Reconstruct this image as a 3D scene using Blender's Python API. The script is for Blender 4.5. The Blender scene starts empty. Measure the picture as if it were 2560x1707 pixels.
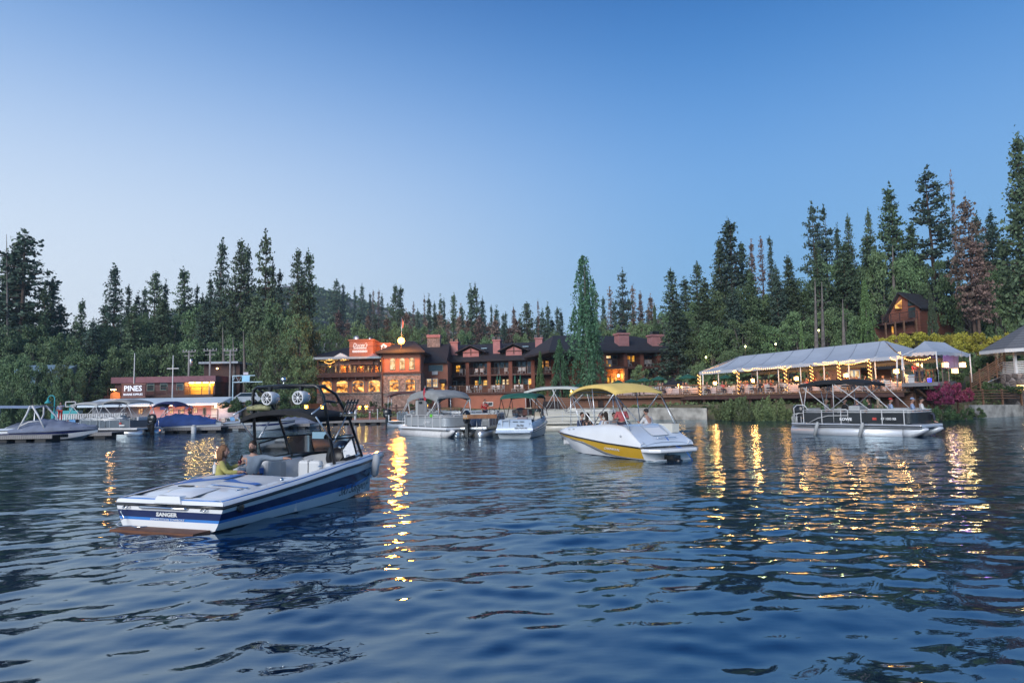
import bpy, math, random
import numpy as np
from mathutils import Vector, Matrix
random.seed(7)
rng = np.random.default_rng(11)
R = math.radians
sc = bpy.context.scene
COL = sc.collection
# ------------------------------------------------------------------ camera
FPX = 1707.0
PITCH = math.atan(146.5 / FPX)
ROLL = -0.0184
CAMPOS = Vector((0, 0, 2.2))
CM = Matrix.Rotation(math.pi / 2 + PITCH, 3, 'X') @ Matrix.Rotation(ROLL, 3, 'Z')
cd = bpy.data.cameras.new('camera')
cam = bpy.data.objects.new('camera', cd)
COL.objects.link(cam)
cam.matrix_world = Matrix.Translation(CAMPOS) @ CM.to_4x4()
cd.sensor_width = 36.0
cd.lens = FPX / 2560 * 36
cd.clip_start = 0.1
cd.clip_end = 5000
sc.camera = cam
# ------------------------------------------------------------------ sky, sun, exposure (blue hour, glow at the left)
w = bpy.data.worlds.new('World')
sc.world = w
w.use_nodes = True
nt = w.node_tree
nt.nodes.clear()
N = nt.nodes.new
L = nt.links.new
out = N('ShaderNodeOutputWorld')
bg = N('ShaderNodeBackground')
tc = N('ShaderNodeTexCoord')
sky = N('ShaderNodeTexSky')
sky.sky_type = 'NISHITA'
sky.sun_disc = False
sky.sun_elevation = R(4)
sky.sun_rotation = R(-62)
sky.air_density = 1.0
sky.dust_density = 0.3
sky.ozone_density = 4.0
SUNDIR = Vector((math.sin(R(-62)), math.cos(R(-62)), 0))
# blue-hour dome: zenith blue falling to a pale horizon, paler still towards the sunset glow
sep = N('ShaderNodeSeparateXYZ')
nrm = N('ShaderNodeVectorMath'); nrm.operation = 'NORMALIZE'
L(tc.outputs['Generated'], nrm.inputs[0])
L(nrm.outputs[0], sep.inputs[0])
mx = N('ShaderNodeMath'); mx.operation = 'MAXIMUM'; mx.inputs[1].default_value = 0.0
L(sep.outputs['Z'], mx.inputs[0])
def ramp(stops):
    r = N('ShaderNodeValToRGB')
    r.color_ramp.interpolation = 'B_SPLINE'
    e = r.color_ramp.elements
    while len(e) < len(stops): e.new(0.5)
    for i, (p, c) in enumerate(stops):
        e[i].position = p
        e[i].color = (*c, 1)
    L(mx.outputs[0], r.inputs[0])
    return r
def s2l(c):
    return tuple(((v / 255) / 12.92 if v / 255 <= 0.04045 else ((v / 255 + 0.055) / 1.055) ** 2.4) for v in c)
SKY_FAR = [(0.0, s2l((138, 188, 224))), (0.12, s2l((136, 186, 228))), (0.3, s2l((122, 174, 232))), (0.46, s2l((68, 134, 206))), (0.62, s2l((36, 84, 156))), (1.0, s2l((12, 34, 80)))]
SKY_GLOW = [(0.0, s2l((232, 238, 246))), (0.12, s2l((228, 238, 249))), (0.28, s2l((208, 226, 248))), (0.46, s2l((116, 166, 226))), (0.62, s2l((46, 94, 166))), (1.0, s2l((12, 34, 80)))]
ra, rb = ramp(SKY_FAR), ramp(SKY_GLOW)
dot = N('ShaderNodeVectorMath'); dot.operation = 'DOT_PRODUCT'
L(nrm.outputs[0], dot.inputs[0]); dot.inputs[1].default_value = SUNDIR
mr = N('ShaderNodeMapRange'); mr.interpolation_type = 'SMOOTHSTEP'
mr.inputs['From Min'].default_value = 0.12; mr.inputs['From Max'].default_value = 0.98
L(dot.outputs['Value'], mr.inputs['Value'])
mixg = N('ShaderNodeMix'); mixg.data_type = 'RGBA'
L(mr.outputs[0], mixg.inputs['Factor']); L(ra.outputs[0], mixg.inputs['A']); L(rb.outputs[0], mixg.inputs['B'])
bg2 = N('ShaderNodeBackground'); bg2.inputs['Strength'].default_value = 1.03
L(mixg.outputs['Result'], bg2.inputs['Color'])
bg.inputs['Strength'].default_value = 0.006
L(sky.outputs[0], bg.inputs['Color'])
add = N('ShaderNodeAddShader')
L(bg.outputs[0], add.inputs[0]); L(bg2.outputs[0], add.inputs[1])
L(add.outputs[0], out.inputs['Surface'])
sl = bpy.data.lights.new('sun', 'SUN')
sl.energy = 3.3
sl.angle = R(40)
sl.color = (1.0, 0.97, 0.94)
so = bpy.data.objects.new('sun', sl)
COL.objects.link(so)
so.rotation_euler = (R(62), 0, R(-28))   # soft after-glow light over the camera's shoulder
sc.view_settings.view_transform = 'Standard'
sc.view_settings.look = 'None'
sc.view_settings.exposure = 0.0
sc.view_settings.gamma = 1.0
sc.view_settings.use_curve_mapping = False
cy = sc.cycles
cy.use_denoising = True
cy.max_bounces = 6
cy.diffuse_bounces = 2
cy.glossy_bounces = 4
cy.transmission_bounces = 4
cy.transparent_max_bounces = 8
cy.sample_clamp_indirect = 4
cy.use_light_tree = True
cy.caustics_reflective = False
cy.caustics_refractive = False
# ------------------------------------------------------------------ survey helpers: photograph pixel -> place
def ray(px, py):
    return CM @ Vector(((px - 1280) / FPX, (853.5 - py) / FPX, -1.0))
def at(px, py, Y):
    d = ray(px, py)
    return CAMPOS + d * (Y / d.y)
def onz(px, py, z=0.0):
    d = ray(px, py)
    return CAMPOS + d * ((z - 2.2) / d.z)
def xat(px, Y):
    return at(px, 1000 - 0.0184 * (px - 1280), Y).x
def zat(px, py, Y):
    return at(px, py, Y).z
# ------------------------------------------------------------------ materials
MATS = {}
def mat(name, col=(0.5, 0.5, 0.5), rough=0.6, metal=0.0, var=0.15, scale=2.0, bump=0.0, bscale=20.0, emit=None, estr=0.0,
        coat=0.0, island=0.0, alpha=1.0, kind=None, trans=0.0, coord='Object', spec=None):
    if name in MATS: return MATS[name]
    m = bpy.data.materials.new(name)
    m.use_nodes = True
    t = m.node_tree
    p = t.nodes['Principled BSDF']
    n = t.nodes.new
    l = t.links.new
    c = n('ShaderNodeTexCoord')
    p.inputs['Roughness'].default_value = rough
    p.inputs['Metallic'].default_value = metal
    p.inputs['Coat Weight'].default_value = coat
    if spec is not None: p.inputs['Specular IOR Level'].default_value = spec
    p.inputs['Alpha'].default_value = alpha
    p.inputs['Transmission Weight'].default_value = trans
    src = None
    mixc = n('ShaderNodeMix'); mixc.data_type = 'RGBA'
    lo = [max(0, v * (1 - var)) for v in col]; hi = [min(1, v * (1 + var)) for v in col]
    mixc.inputs['A'].default_value = (*lo, 1); mixc.inputs['B'].default_value = (*hi, 1)
    if kind == 'stone':
        vo = n('ShaderNodeTexVoronoi'); vo.inputs['Scale'].default_value = scale
        l(c.outputs[coord], vo.inputs['Vector'])
        bw = n('ShaderNodeSeparateColor'); l(vo.outputs['Color'], bw.inputs[0]); l(bw.outputs[0], mixc.inputs['Factor'])
        ve = n('ShaderNodeTexVoronoi'); ve.feature = 'DISTANCE_TO_EDGE'; ve.inputs['Scale'].default_value = scale
        l(c.outputs[coord], ve.inputs['Vector'])
        rr = n('ShaderNodeMapRange'); rr.inputs['From Max'].default_value = 0.12; l(ve.outputs['Distance'], rr.inputs['Value'])
        bb = n('ShaderNodeBump'); bb.inputs['Strength'].default_value = 0.8; bb.inputs['Distance'].default_value = 0.05
        l(rr.outputs[0], bb.inputs['Height']); l(bb.outputs[0], p.inputs['Normal'])
        m2 = n('ShaderNodeMix'); m2.data_type = 'RGBA'; m2.blend_type = 'MULTIPLY'; m2.inputs['Factor'].default_value = 1
        r3 = n('ShaderNodeMapRange'); r3.inputs['From Max'].default_value = 0.08; r3.inputs['To Min'].default_value = 0.55
        l(ve.outputs['Distance'], r3.inputs['Value'])
        l(mixc.outputs['Result'], m2.inputs['A']); l(r3.outputs[0], m2.inputs['B'])
        src = m2.outputs['Result']
    elif kind in ('siding', 'shingle', 'plank'):
        mp = n('ShaderNodeMapping'); l(c.outputs[coord], mp.inputs[0])
        if kind == 'siding': mp.inputs['Scale'].default_value = (0.15, 0.15, 1)
        if kind == 'shingle': mp.inputs['Scale'].default_value = (1.5, 1, 1)
        no = n('ShaderNodeTexNoise'); no.inputs['Scale'].default_value = scale * 3; no.inputs['Detail'].default_value = 5
        l(mp.outputs[0], no.inputs['Vector'])
        wv = n('ShaderNodeTexWave'); wv.bands_direction = 'Z' if kind != 'plank' else 'X'
        wv.wave_profile = 'SAW'; wv.inputs['Scale'].default_value = {'siding': 1.6, 'shingle': 1.3, 'plank': 2.2}[kind]
        wv.inputs['Distortion'].default_value = 0.15
        l(c.outputs[coord], wv.inputs['Vector'])
        l(no.outputs['Fac'], mixc.inputs['Factor'])
        bb = n('ShaderNodeBump'); bb.inputs['Strength'].default_value = 0.7; bb.inputs['Distance'].default_value = 0.04
        l(wv.outputs['Fac'], bb.inputs['Height']); l(bb.outputs[0], p.inputs['Normal'])
        m2 = n('ShaderNodeMix'); m2.data_type = 'RGBA'; m2.blend_type = 'MULTIPLY'; m2.inputs['Factor'].default_value = 0.5
        l(mixc.outputs['Result'], m2.inputs['A']); l(wv.outputs['Fac'], m2.inputs['B'])
        src = m2.outputs['Result']
    else:
        no = n('ShaderNodeTexNoise'); no.inputs['Scale'].default_value = scale; no.inputs['Detail'].default_value = 4
        l(c.outputs[coord], no.inputs['Vector'])
        if island:
            ge = n('ShaderNodeNewGeometry')
            mm = n('ShaderNodeMath'); mm.operation = 'MULTIPLY_ADD'; mm.inputs[1].default_value = island; 
            l(ge.outputs['Random Per Island'], mm.inputs[0])
            m3 = n('ShaderNodeMath'); m3.operation = 'MULTIPLY'; m3.inputs[1].default_value = 1 - island
            l(no.outputs['Fac'], m3.inputs[0]); l(m3.outputs[0], mm.inputs[2]); l(mm.outputs[0], mixc.inputs['Factor'])
        else:
            rr = n('ShaderNodeMapRange'); rr.inputs['From Min'].default_value = 0.3; rr.inputs['From Max'].default_value = 0.7
            l(no.outputs['Fac'], rr.inputs['Value']); l(rr.outputs[0], mixc.inputs['Factor'])
        src = mixc.outputs['Result']
        if kind == 'leaf':
            oi = n('ShaderNodeObjectInfo')
            hs = n('ShaderNodeHueSaturation')
            r4 = n('ShaderNodeMapRange'); r4.inputs['To Min'].default_value = 0.7; r4.inputs['To Max'].default_value = 1.35
            l(oi.outputs['Random'], r4.inputs['Value']); l(r4.outputs[0], hs.inputs['Value'])
            r5 = n('ShaderNodeMapRange'); r5.inputs['To Min'].default_value = 0.485; r5.inputs['To Max'].default_value = 0.515
            mo = n('ShaderNodeMath'); mo.operation = 'FRACT'; mu = n('ShaderNodeMath'); mu.operation = 'MULTIPLY'; mu.inputs[1].default_value = 7.3
            l(oi.outputs['Random'], mu.inputs[0]); l(mu.outputs[0], mo.inputs[0]); l(mo.outputs[0], r5.inputs['Value']); l(r5.outputs[0], hs.inputs['Hue'])
            l(src, hs.inputs['Color']); src = hs.outputs[0]
    if bump and kind is None:
        n2 = n('ShaderNodeTexNoise'); n2.inputs['Scale'].default_value = bscale; n2.inputs['Detail'].default_value = 3
        l(c.outputs[coord], n2.inputs['Vector'])
        bb = n('ShaderNodeBump'); bb.inputs['Strength'].default_value = bump; bb.inputs['Distance'].default_value = 0.03
        l(n2.outputs['Fac'], bb.inputs['Height']); l(bb.outputs[0], p.inputs['Normal'])
    l(src, p.inputs['Base Color'])
    if emit:
        p.inputs['Emission Color'].default_value = (*emit, 1)
        p.inputs['Emission Strength'].default_value = estr
    MATS[name] = m
    return m
def lit_window(name, c1, c2, c3, estr, scale=1.3, gloss=0.1):
    """a glowing pane with no room behind: its light and dark patches are painted"""
    m = bpy.data.materials.new(name); m.use_nodes = True
    t = m.node_tree; p = t.nodes['Principled BSDF']; n = t.nodes.new; l = t.links.new
    c = n('ShaderNodeTexCoord'); no = n('ShaderNodeTexNoise'); no.inputs['Scale'].default_value = scale; no.inputs['Detail'].default_value = 1.2
    no.inputs['Distortion'].default_value = 0.3
    l(c.outputs['Object'], no.inputs['Vector'])
    r = n('ShaderNodeValToRGB'); e = r.color_ramp.elements
    e[0].position = 0.38; e[0].color = (*c1, 1); e[1].position = 0.66; e[1].color = (*c3, 1)
    k = e.new(0.52); k.color = (*c2, 1)
    l(no.outputs['Fac'], r.inputs[0])  # noise paints the room's light and dark into the pane's emission
    p.inputs['Base Color'].default_value = (0.03, 0.03, 0.03, 1); p.inputs['Roughness'].default_value = gloss
    l(r.outputs[0], p.inputs['Emission Color']); p.inputs['Emission Strength'].default_value = estr
    MATS[name] = m
    return m
# ------------------------------------------------------------------ mesh builder
class MB:
    def __init__(s):
        s.v = []; s.f = []; s.mi = []; s.mats = []; s.cur = 0; s.M = None; s.sm = []; s.smooth = False
    def mat(s, m):
        if m not in s.mats: s.mats.append(m)
        s.cur = s.mats.index(m); return s
    def add(s, vs, fs):
        o = len(s.v)
        if s.M is not None: vs = [s.M @ Vector(p) for p in vs]
        s.v += [tuple(p) for p in vs]
        for q in fs:
            s.f.append([o + i for i in q]); s.mi.append(s.cur); s.sm.append(s.smooth)
    def box(s, x0, y0, z0, x1, y1, z1):
        s.add([(x0, y0, z0), (x1, y0, z0), (x1, y1, z0), (x0, y1, z0), (x0, y0, z1), (x1, y0, z1), (x1, y1, z1), (x0, y1, z1)],
              [(0, 3, 2, 1), (4, 5, 6, 7), (0, 1, 5, 4), (1, 2, 6, 5), (2, 3, 7, 6), (3, 0, 4, 7)])
    def cbox(s, c, sx, sy, sz):
        s.box(c[0] - sx / 2, c[1] - sy / 2, c[2] - sz / 2, c[0] + sx / 2, c[1] + sy / 2, c[2] + sz / 2)
    def beam(s, p, q, w, h=None, up=(0, 0, 1)):
        p, q = Vector(p), Vector(q); h = h or w
        d = (q - p).normalized(); u = Vector(up)
        if abs(d.dot(u)) > 0.98: u = Vector((1, 0, 0))
        a = d.cross(u).normalized() * w / 2; b = a.cross(d).normalized() * h / 2
        s.add([p - a - b, p + a - b, p + a + b, p - a + b, q - a - b, q + a - b, q + a + b, q - a + b],
              [(0, 1, 2, 3), (7, 6, 5, 4), (0, 4, 5, 1), (1, 5, 6, 2), (2, 6, 7, 3), (3, 7, 4, 0)])
    def tube(s, pts, r, n=8, closed=False):
        pts = [Vector(p) for p in pts]; k = len(pts)
        rs = r if isinstance(r, (list, tuple)) else [r] * k
        vs = []; ref = Vector((0, 0, 1))
        for i, p in enumerate(pts):
            if closed: d = pts[(i + 1) % k] - pts[i - 1]
            else: d = pts[min(i + 1, k - 1)] - pts[max(i - 1, 0)]
            d.normalize()
            if abs(d.dot(ref)) > 0.95: ref = Vector((1, 0, 0)) if abs(d.x) < 0.9 else Vector((0, 1, 0))
            a = d.cross(ref).normalized(); b = a.cross(d).normalized(); ref = b if i else ref
            for j in range(n):
                t = 2 * math.pi * j / n
                vs.append(p + (a * math.cos(t) + b * math.sin(t)) * rs[i])
        fs = []
        for i in range(k if closed else k - 1):
            i2 = (i + 1) % k
            for j in range(n):
                j2 = (j + 1) % n
                fs.append((i * n + j, i * n + j2, i2 * n + j2, i2 * n + j))
        if not closed:
            fs.append(tuple(range(n - 1, -1, -1))); fs.append(tuple((k - 1) * n + j for j in range(n)))
        o = s.smooth; s.smooth = True; s.add(vs, fs); s.smooth = o
    def lathe(s, prof, c=(0, 0, 0), n=16, axis=None):
        """profile of (radius, height) turned round an axis through c"""
        c = Vector(c); A = Vector(axis or (0, 0, 1)).normalized()
        u = A.orthogonal().normalized(); v = A.cross(u)
        vs = [c + A * z + (u * math.cos(2 * math.pi * j / n) + v * math.sin(2 * math.pi * j / n)) * max(r, 1e-4) for r, z in prof for j in range(n)]
        fs = [(i * n + j, i * n + (j + 1) % n, (i + 1) * n + (j + 1) % n, (i + 1) * n + j) for i in range(len(prof) - 1) for j in range(n)]
        fs.append(tuple(range(n - 1, -1, -1))); fs.append(tuple((len(prof) - 1) * n + j for j in range(n)))
        o = s.smooth; s.smooth = True; s.add(vs, fs); s.smooth = o
    def grid(s, rows, smooth=True, close=False):
        m = len(rows[0])
        fs = [(i * m + j, i * m + (j + 1) % m, (i + 1) * m + (j + 1) % m, (i + 1) * m + j) for i in range(len(rows) - 1) for j in range(m if close else m - 1)]
        o = s.smooth; s.smooth = smooth; s.add([p for r in rows for p in r], fs); s.smooth = o
    def prism(s, poly, ext):
        e = Vector(ext); n = len(poly); poly = [Vector(p) for p in poly]
        s.add(poly + [p + e for p in poly], [tuple(range(n))[::-1], tuple(range(n, 2 * n))] + [(i, (i + 1) % n, n + (i + 1) % n, n + i) for i in range(n)])
    def quad(s, *p):
        s.add(p, [tuple(range(len(p)))])
    def sheet(s, rows, th, smooth=True):
        """a cloth or shell from rows of points, given a thickness downwards"""
        s.grid(rows, smooth); s.grid([[Vector(p) - Vector((0, 0, th)) for p in r][::-1] for r in rows], smooth)
        ring = [rows[0][j] for j in range(len(rows[0]))] + [r[-1] for r in rows[1:]] + rows[-1][::-1][1:] + [r[0] for r in rows[::-1][1:-1]]
        ring = ring + [ring[0]]
        s.grid([ring, [Vector(p) - Vector((0, 0, th)) for p in ring]], False)
    def build(s, name, parent=None, mat=None):
        me = bpy.data.meshes.new(name)
        me.from_pydata(s.v, [], s.f)
        for m in (s.mats or [mat]): me.materials.append(m)
        me.polygons.foreach_set('material_index', s.mi)
        me.polygons.foreach_set('use_smooth', s.sm)
        me.update()
        o = bpy.data.objects.new(name, me)
        COL.objects.link(o)
        if parent is not None: o.parent = parent
        return o
def tag(o, label=None, cat=None, group=None, kind=None):
    if label: o['label'] = label
    if cat: o['category'] = cat
    if group: o['group'] = group
    if kind: o['kind'] = kind
    return o
def thing(name, label, cat, loc=(0, 0, 0), rz=0.0, group=None):
    o = bpy.data.objects.new(name, None); COL.objects.link(o)
    o.empty_display_size = 0.2; o.location = loc; o.rotation_euler = (0, 0, rz)
    return tag(o, label, cat, group)
def copy_tree(o, parent=None):
    c = o.copy(); COL.objects.link(c); c.parent = parent
    for ch in list(o.children): copy_tree(ch, c)
    return c
def part(name, m, parent, fn, label=None):
    b = MB(); b.mat(m); fn(b); o = b.build(name, parent)
    if label: o['label'] = label
    return o
def bevel(o, w=0.02, seg=2):
    md = o.modifiers.new('bevel', 'BEVEL'); md.width = w; md.segments = seg; md.limit_method = 'ANGLE'; md.angle_limit = R(40)
    return o
def text(body, size, m, parent, M, name='lettering', ext=0.006, shear=0.0, sx=1.0, bold=0.0, space=1.0):
    cu = bpy.data.curves.new('t', 'FONT'); cu.body = body; cu.size = size; cu.extrude = ext; cu.align_x = 'CENTER'; cu.align_y = 'CENTER'
    cu.shear = shear; cu.offset = bold; cu.resolution_u = 2; cu.space_character = space
    t = bpy.data.objects.new('t', cu); COL.objects.link(t)
    bpy.context.view_layer.update()
    me = bpy.data.meshes.new_from_object(t.evaluated_get(bpy.context.evaluated_depsgraph_get()))
    bpy.data.objects.remove(t); me.name = name; me.materials.clear(); me.materials.append(m)
    me.transform(Matrix.Diagonal((sx, 1, 1, 1))); me.transform(M)
    o = bpy.data.objects.new(name, me); COL.objects.link(o); o.parent = parent
    return o
def TM(pos, xdir, up=(0, 0, 1)):
    """matrix that stands lettering on a surface: x along xdir, y along up"""
    x = Vector(xdir).normalized(); y = Vector(up); y = (y - x * y.dot(x)).normalized(); z = x.cross(y)
    return Matrix(((x.x, y.x, z.x, pos[0]), (x.y, y.y, z.y, pos[1]), (x.z, y.z, z.z, pos[2]), (0, 0, 0, 1)))
def lamp(name, loc, energy, col=(1, 0.6, 0.25), r=0.12, parent=None):
    ld = bpy.data.lights.new(name, 'POINT'); ld.energy = energy; ld.color = col; ld.shadow_soft_size = r
    o = bpy.data.objects.new(name, ld); COL.objects.link(o); o.location = loc
    if parent is not None: o.parent = parent
    return o
# palette
WHITE = mat('white_gelcoat', (0.8, 0.82, 0.84), 0.22, coat=0.5, var=0.04, scale=1.5)
WHITED = mat('white_paint', (0.62, 0.63, 0.64), 0.5, var=0.08, scale=4)
ALU = mat('aluminium', (0.62, 0.64, 0.66), 0.28, 0.8, var=0.1, scale=5)
CHROME = mat('polished_steel', (0.75, 0.76, 0.78), 0.12, 1.0, var=0.03)
BLACKM = mat('black_tube', (0.012, 0.013, 0.015), 0.28, var=0.2, coat=0.3)
BLACKC = mat('black_canvas', (0.012, 0.013, 0.016), 0.85, var=0.3, scale=6, bump=0.3, bscale=60)
RUBBER = mat('black_rubber', (0.015, 0.015, 0.016), 0.6, var=0.2)
GLASSD = mat('dark_glass', (0.02, 0.03, 0.035), 0.06, var=0.1, spec=0.8)
SKIN = mat('skin', (0.42, 0.24, 0.18), 0.55, var=0.1, scale=8)
WARM = mat('warm_bulb', (1, 0.7, 0.35), 0.4, emit=(1.0, 0.55, 0.2), estr=14)
WARMS = mat('warm_lantern', (1, 0.8, 0.5), 0.4, emit=(1.0, 0.62, 0.26), estr=5)
SIDING = mat('red_brown_siding', (0.22, 0.08, 0.052), 0.8, var=0.3, kind='siding')
SIDINGO = mat('terracotta_stucco', (0.32, 0.13, 0.085), 0.85, var=0.15, scale=1.2, bump=0.3)
TRIMD = mat('dark_brown_trim', (0.07, 0.032, 0.026), 0.7, var=0.25, scale=4)
ROOF = mat('charcoal_shingle', (0.03, 0.032, 0.042), 0.85, var=0.35, kind='shingle')
STONE = mat('river_stone', (0.27, 0.22, 0.2), 0.85, var=0.35, scale=4.5, kind='stone')
CONC = mat('weathered_concrete', (0.34, 0.33, 0.30), 0.9, var=0.45, scale=1.4, bump=0.8, bscale=5)
DOCKG = mat('grey_dock_planks', (0.30, 0.29, 0.29), 0.8, var=0.25, kind='plank', scale=3)
DOCKD = mat('dark_float', (0.035, 0.035, 0.035), 0.8, var=0.3)
WOODB = mat('brown_deck_wood', (0.16, 0.085, 0.05), 0.8, var=0.3, scale=5, bump=0.3)
WPLAS = mat('white_plastic', (0.7, 0.69, 0.68), 0.45, var=0.05)
# ================================================================== SETTING
SHORE = [(-400, 150), (-120, 105), (-62, 88), (-40, 82), (-24, 79), (-10, 76), (0.4, 72.5), (17, 67.5), (19.5, 65), (25.5, 60), (31, 54.5), (38, 57.5), (46, 60.5), (80, 55), (160, 20), (400, -120)]
def shoreY(x):
    return np.interp(x, [p[0] for p in SHORE], [p[1] for p in SHORE])
def sstep(t, a, b):
    t = np.clip((t - a) / (b - a), 0, 1); return t * t * (3 - 2 * t)
def ground_z(x, y):
    x = np.asarray(x, float); y = np.asarray(y, float)
    d = y - shoreY(x)
    low = sstep(x, -62, -50) * (1 - sstep(x, 4, 18))
    z = -2.5 + (3.9 - 0.75 * low) * sstep(d, -1.0, 3.2)
    z += (0.8 - 0.5 * low) * sstep(d, 4, 18)
    left = sstep(-x, 22, 60) * (0.13 * np.clip(d - 26, 0, 160))
    mid = sstep(x, -30, 0) * (1 - sstep(x, 20, 48)) * (0.055 * np.clip(d - 42, 0, 200))
    right = sstep(x, 18, 48) * (0.27 * np.clip(d - 13, 0, 62) + 0.1 * np.clip(d - 75, 0, 80))
    z += left + mid + right
    z += (0.35 * np.sin(x * 0.21 + 1) * np.sin(y * 0.17) + 0.2 * np.sin(x * 0.53 + y * 0.31)) * sstep(d, 8, 30)
    return z
def gz(x, y): return float(ground_z(x, y))
def terrain():
    xs = np.concatenate([np.linspace(-420, -110, 32), np.linspace(-105, 110, 130), np.linspace(115, 420, 32)])
    ds = np.concatenate([np.linspace(-8, 2, 14), np.linspace(3, 60, 50), np.linspace(64, 230, 42), np.linspace(260, 1200, 14)])
    X, D = np.meshgrid(xs, ds); Y = shoreY(X) + D
    Z = ground_z(X, Y)
    v = np.stack([X, Y, Z], -1).reshape(-1, 3); n = len(xs)
    f = [(i * n + j, i * n + j + 1, (i + 1) * n + j + 1, (i + 1) * n + j) for i in range(len(ds) - 1) for j in range(n - 1)]
    me = bpy.data.meshes.new('ground'); me.from_pydata(v.tolist(), [], f); me.polygons.foreach_set('use_smooth', [True] * len(f))
    g = mat('forest_ground', (0.09, 0.085, 0.05), 0.95, var=0.6, scale=0.25, bump=0.8, bscale=3)
    me.materials.append(g)
    o = bpy.data.objects.new('ground', me); COL.objects.link(o); tag(o, kind='structure')
terrain()
# the far granite ridge
HPX = [(-200, 860), (100, 850), (380, 800), (470, 770), (560, 745), (640, 724), (720, 716), (800, 719), (850, 735), (900, 752), (960, 768), (1010, 783), (1060, 792), (1130, 806), (1200, 816), (1300, 830), (1420, 842), (1560, 850), (1800, 850), (2300, 860)]
def hill():
    px = np.linspace(-200, 2300, 220); py = np.interp(px, [h[0] for h in HPX], [h[1] for h in HPX])
    rows = []
    top = [at(a, b, 430) for a, b in zip(px, py)]
    r2 = np.random.default_rng(3)
    for k, t in enumerate(np.linspace(0, 1, 26)):
        row = []
        for i, p in enumerate(top):
            y = 250 + 180 * t
            z = -4 + (p.z + 4) * (t ** 0.8) + (1.6 * math.sin(i * 0.7 + k) + 1.2 * math.sin(i * 0.23 - k * 0.6)) * math.sin(math.pi * t) ** 0.5
            if t == 1: z += r2.normal() * 0.35
            row.append((p.x * (0.72 + 0.28 * t) / 1.0 * 1.0, y, z))
        rows.append(row)
    rows.append([(x * 1.05, 480, z * 0.8) for x, y, z in rows[-1]])
    rows.append([(x * 1.2, 620, 5) for x, y, z in rows[-1]])
    b = MB()
    m = bpy.data.materials.new('granite_and_scrub'); m.use_nodes = True
    t = m.node_tree; p = t.nodes['Principled BSDF']; n = t.nodes.new; l = t.links.new
    c = n('ShaderNodeTexCoord'); mp = n('ShaderNodeMapping'); mp.inputs['Scale'].default_value = (0.6, 0.6, 1.6); mp.inputs['Rotation'].default_value = (0, R(-18), 0)
    l(c.outputs['Object'], mp.inputs[0])
    no = n('ShaderNodeTexNoise'); no.inputs['Scale'].default_value = 0.05; no.inputs['Detail'].default_value = 6; l(mp.outputs[0], no.inputs['Vector'])
    r = n('ShaderNodeValToRGB'); e = r.color_ramp.elements
    e[0].position = 0.54; e[0].color = (0.035, 0.052, 0.035, 1); e[1].position = 0.60; e[1].color = (0.26, 0.25, 0.27, 1)
    l(no.outputs['Fac'], r.inputs[0]); l(r.outputs[0], p.inputs['Base Color']); p.inputs['Roughness'].default_value = 0.95
    b.mat(m); b.grid(rows); o = b.build('hill'); tag(o, kind='structure')
    return rows
HILL = hill()
# ------------------------------------------------------------------ lake water: real waves near, the same field continued far
def waves():
    r = np.random.default_rng(5)
    comps = []
    def band(n, l0, l1, slope, spread, head=math.radians(100)):
        for _ in range(n):
            lam = math.exp(r.uniform(math.log(l0), math.log(l1))); k = 2 * math.pi / lam
            th = head + r.normal() * spread
            a = slope / k / math.sqrt(n / 2)
            comps.append((k * math.cos(th), k * math.sin(th), a, r.uniform(0, 6.283)))
    band(14, 2.6, 6.5, 0.016, 0.6)
    band(26, 1.0, 2.4, 0.038, 0.6)
    band(40, 0.34, 0.95, 0.056, 0.55)
    band(24, 0.2, 0.42, 0.024, 0.8)
    return comps
WC = waves()
def wave_z(X, Y, dist):
    Z = np.zeros_like(X)
    cell = dist * 0.0042
    for kx, ky, a, ph in WC:
        lam = 2 * math.pi / math.hypot(kx, ky)
        att = np.clip((lam / np.maximum(cell, 1e-3) - 2.0) / 3.0, 0, 1)
        Z += a * np.sin(kx * X + ky * Y + ph) * att
    # gusts: patches of calmer and rougher water
    g = 0.78 + 0.34 * np.sin(X * 0.13 + 1.0 + 0.6 * np.sin(Y * 0.11)) * np.sin(Y * 0.17 + 0.5 * np.sin(X * 0.2))
    near = 0.72 + 0.28 * np.clip((dist - 5) / 16, 0, 1)
    return Z * g * near
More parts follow.
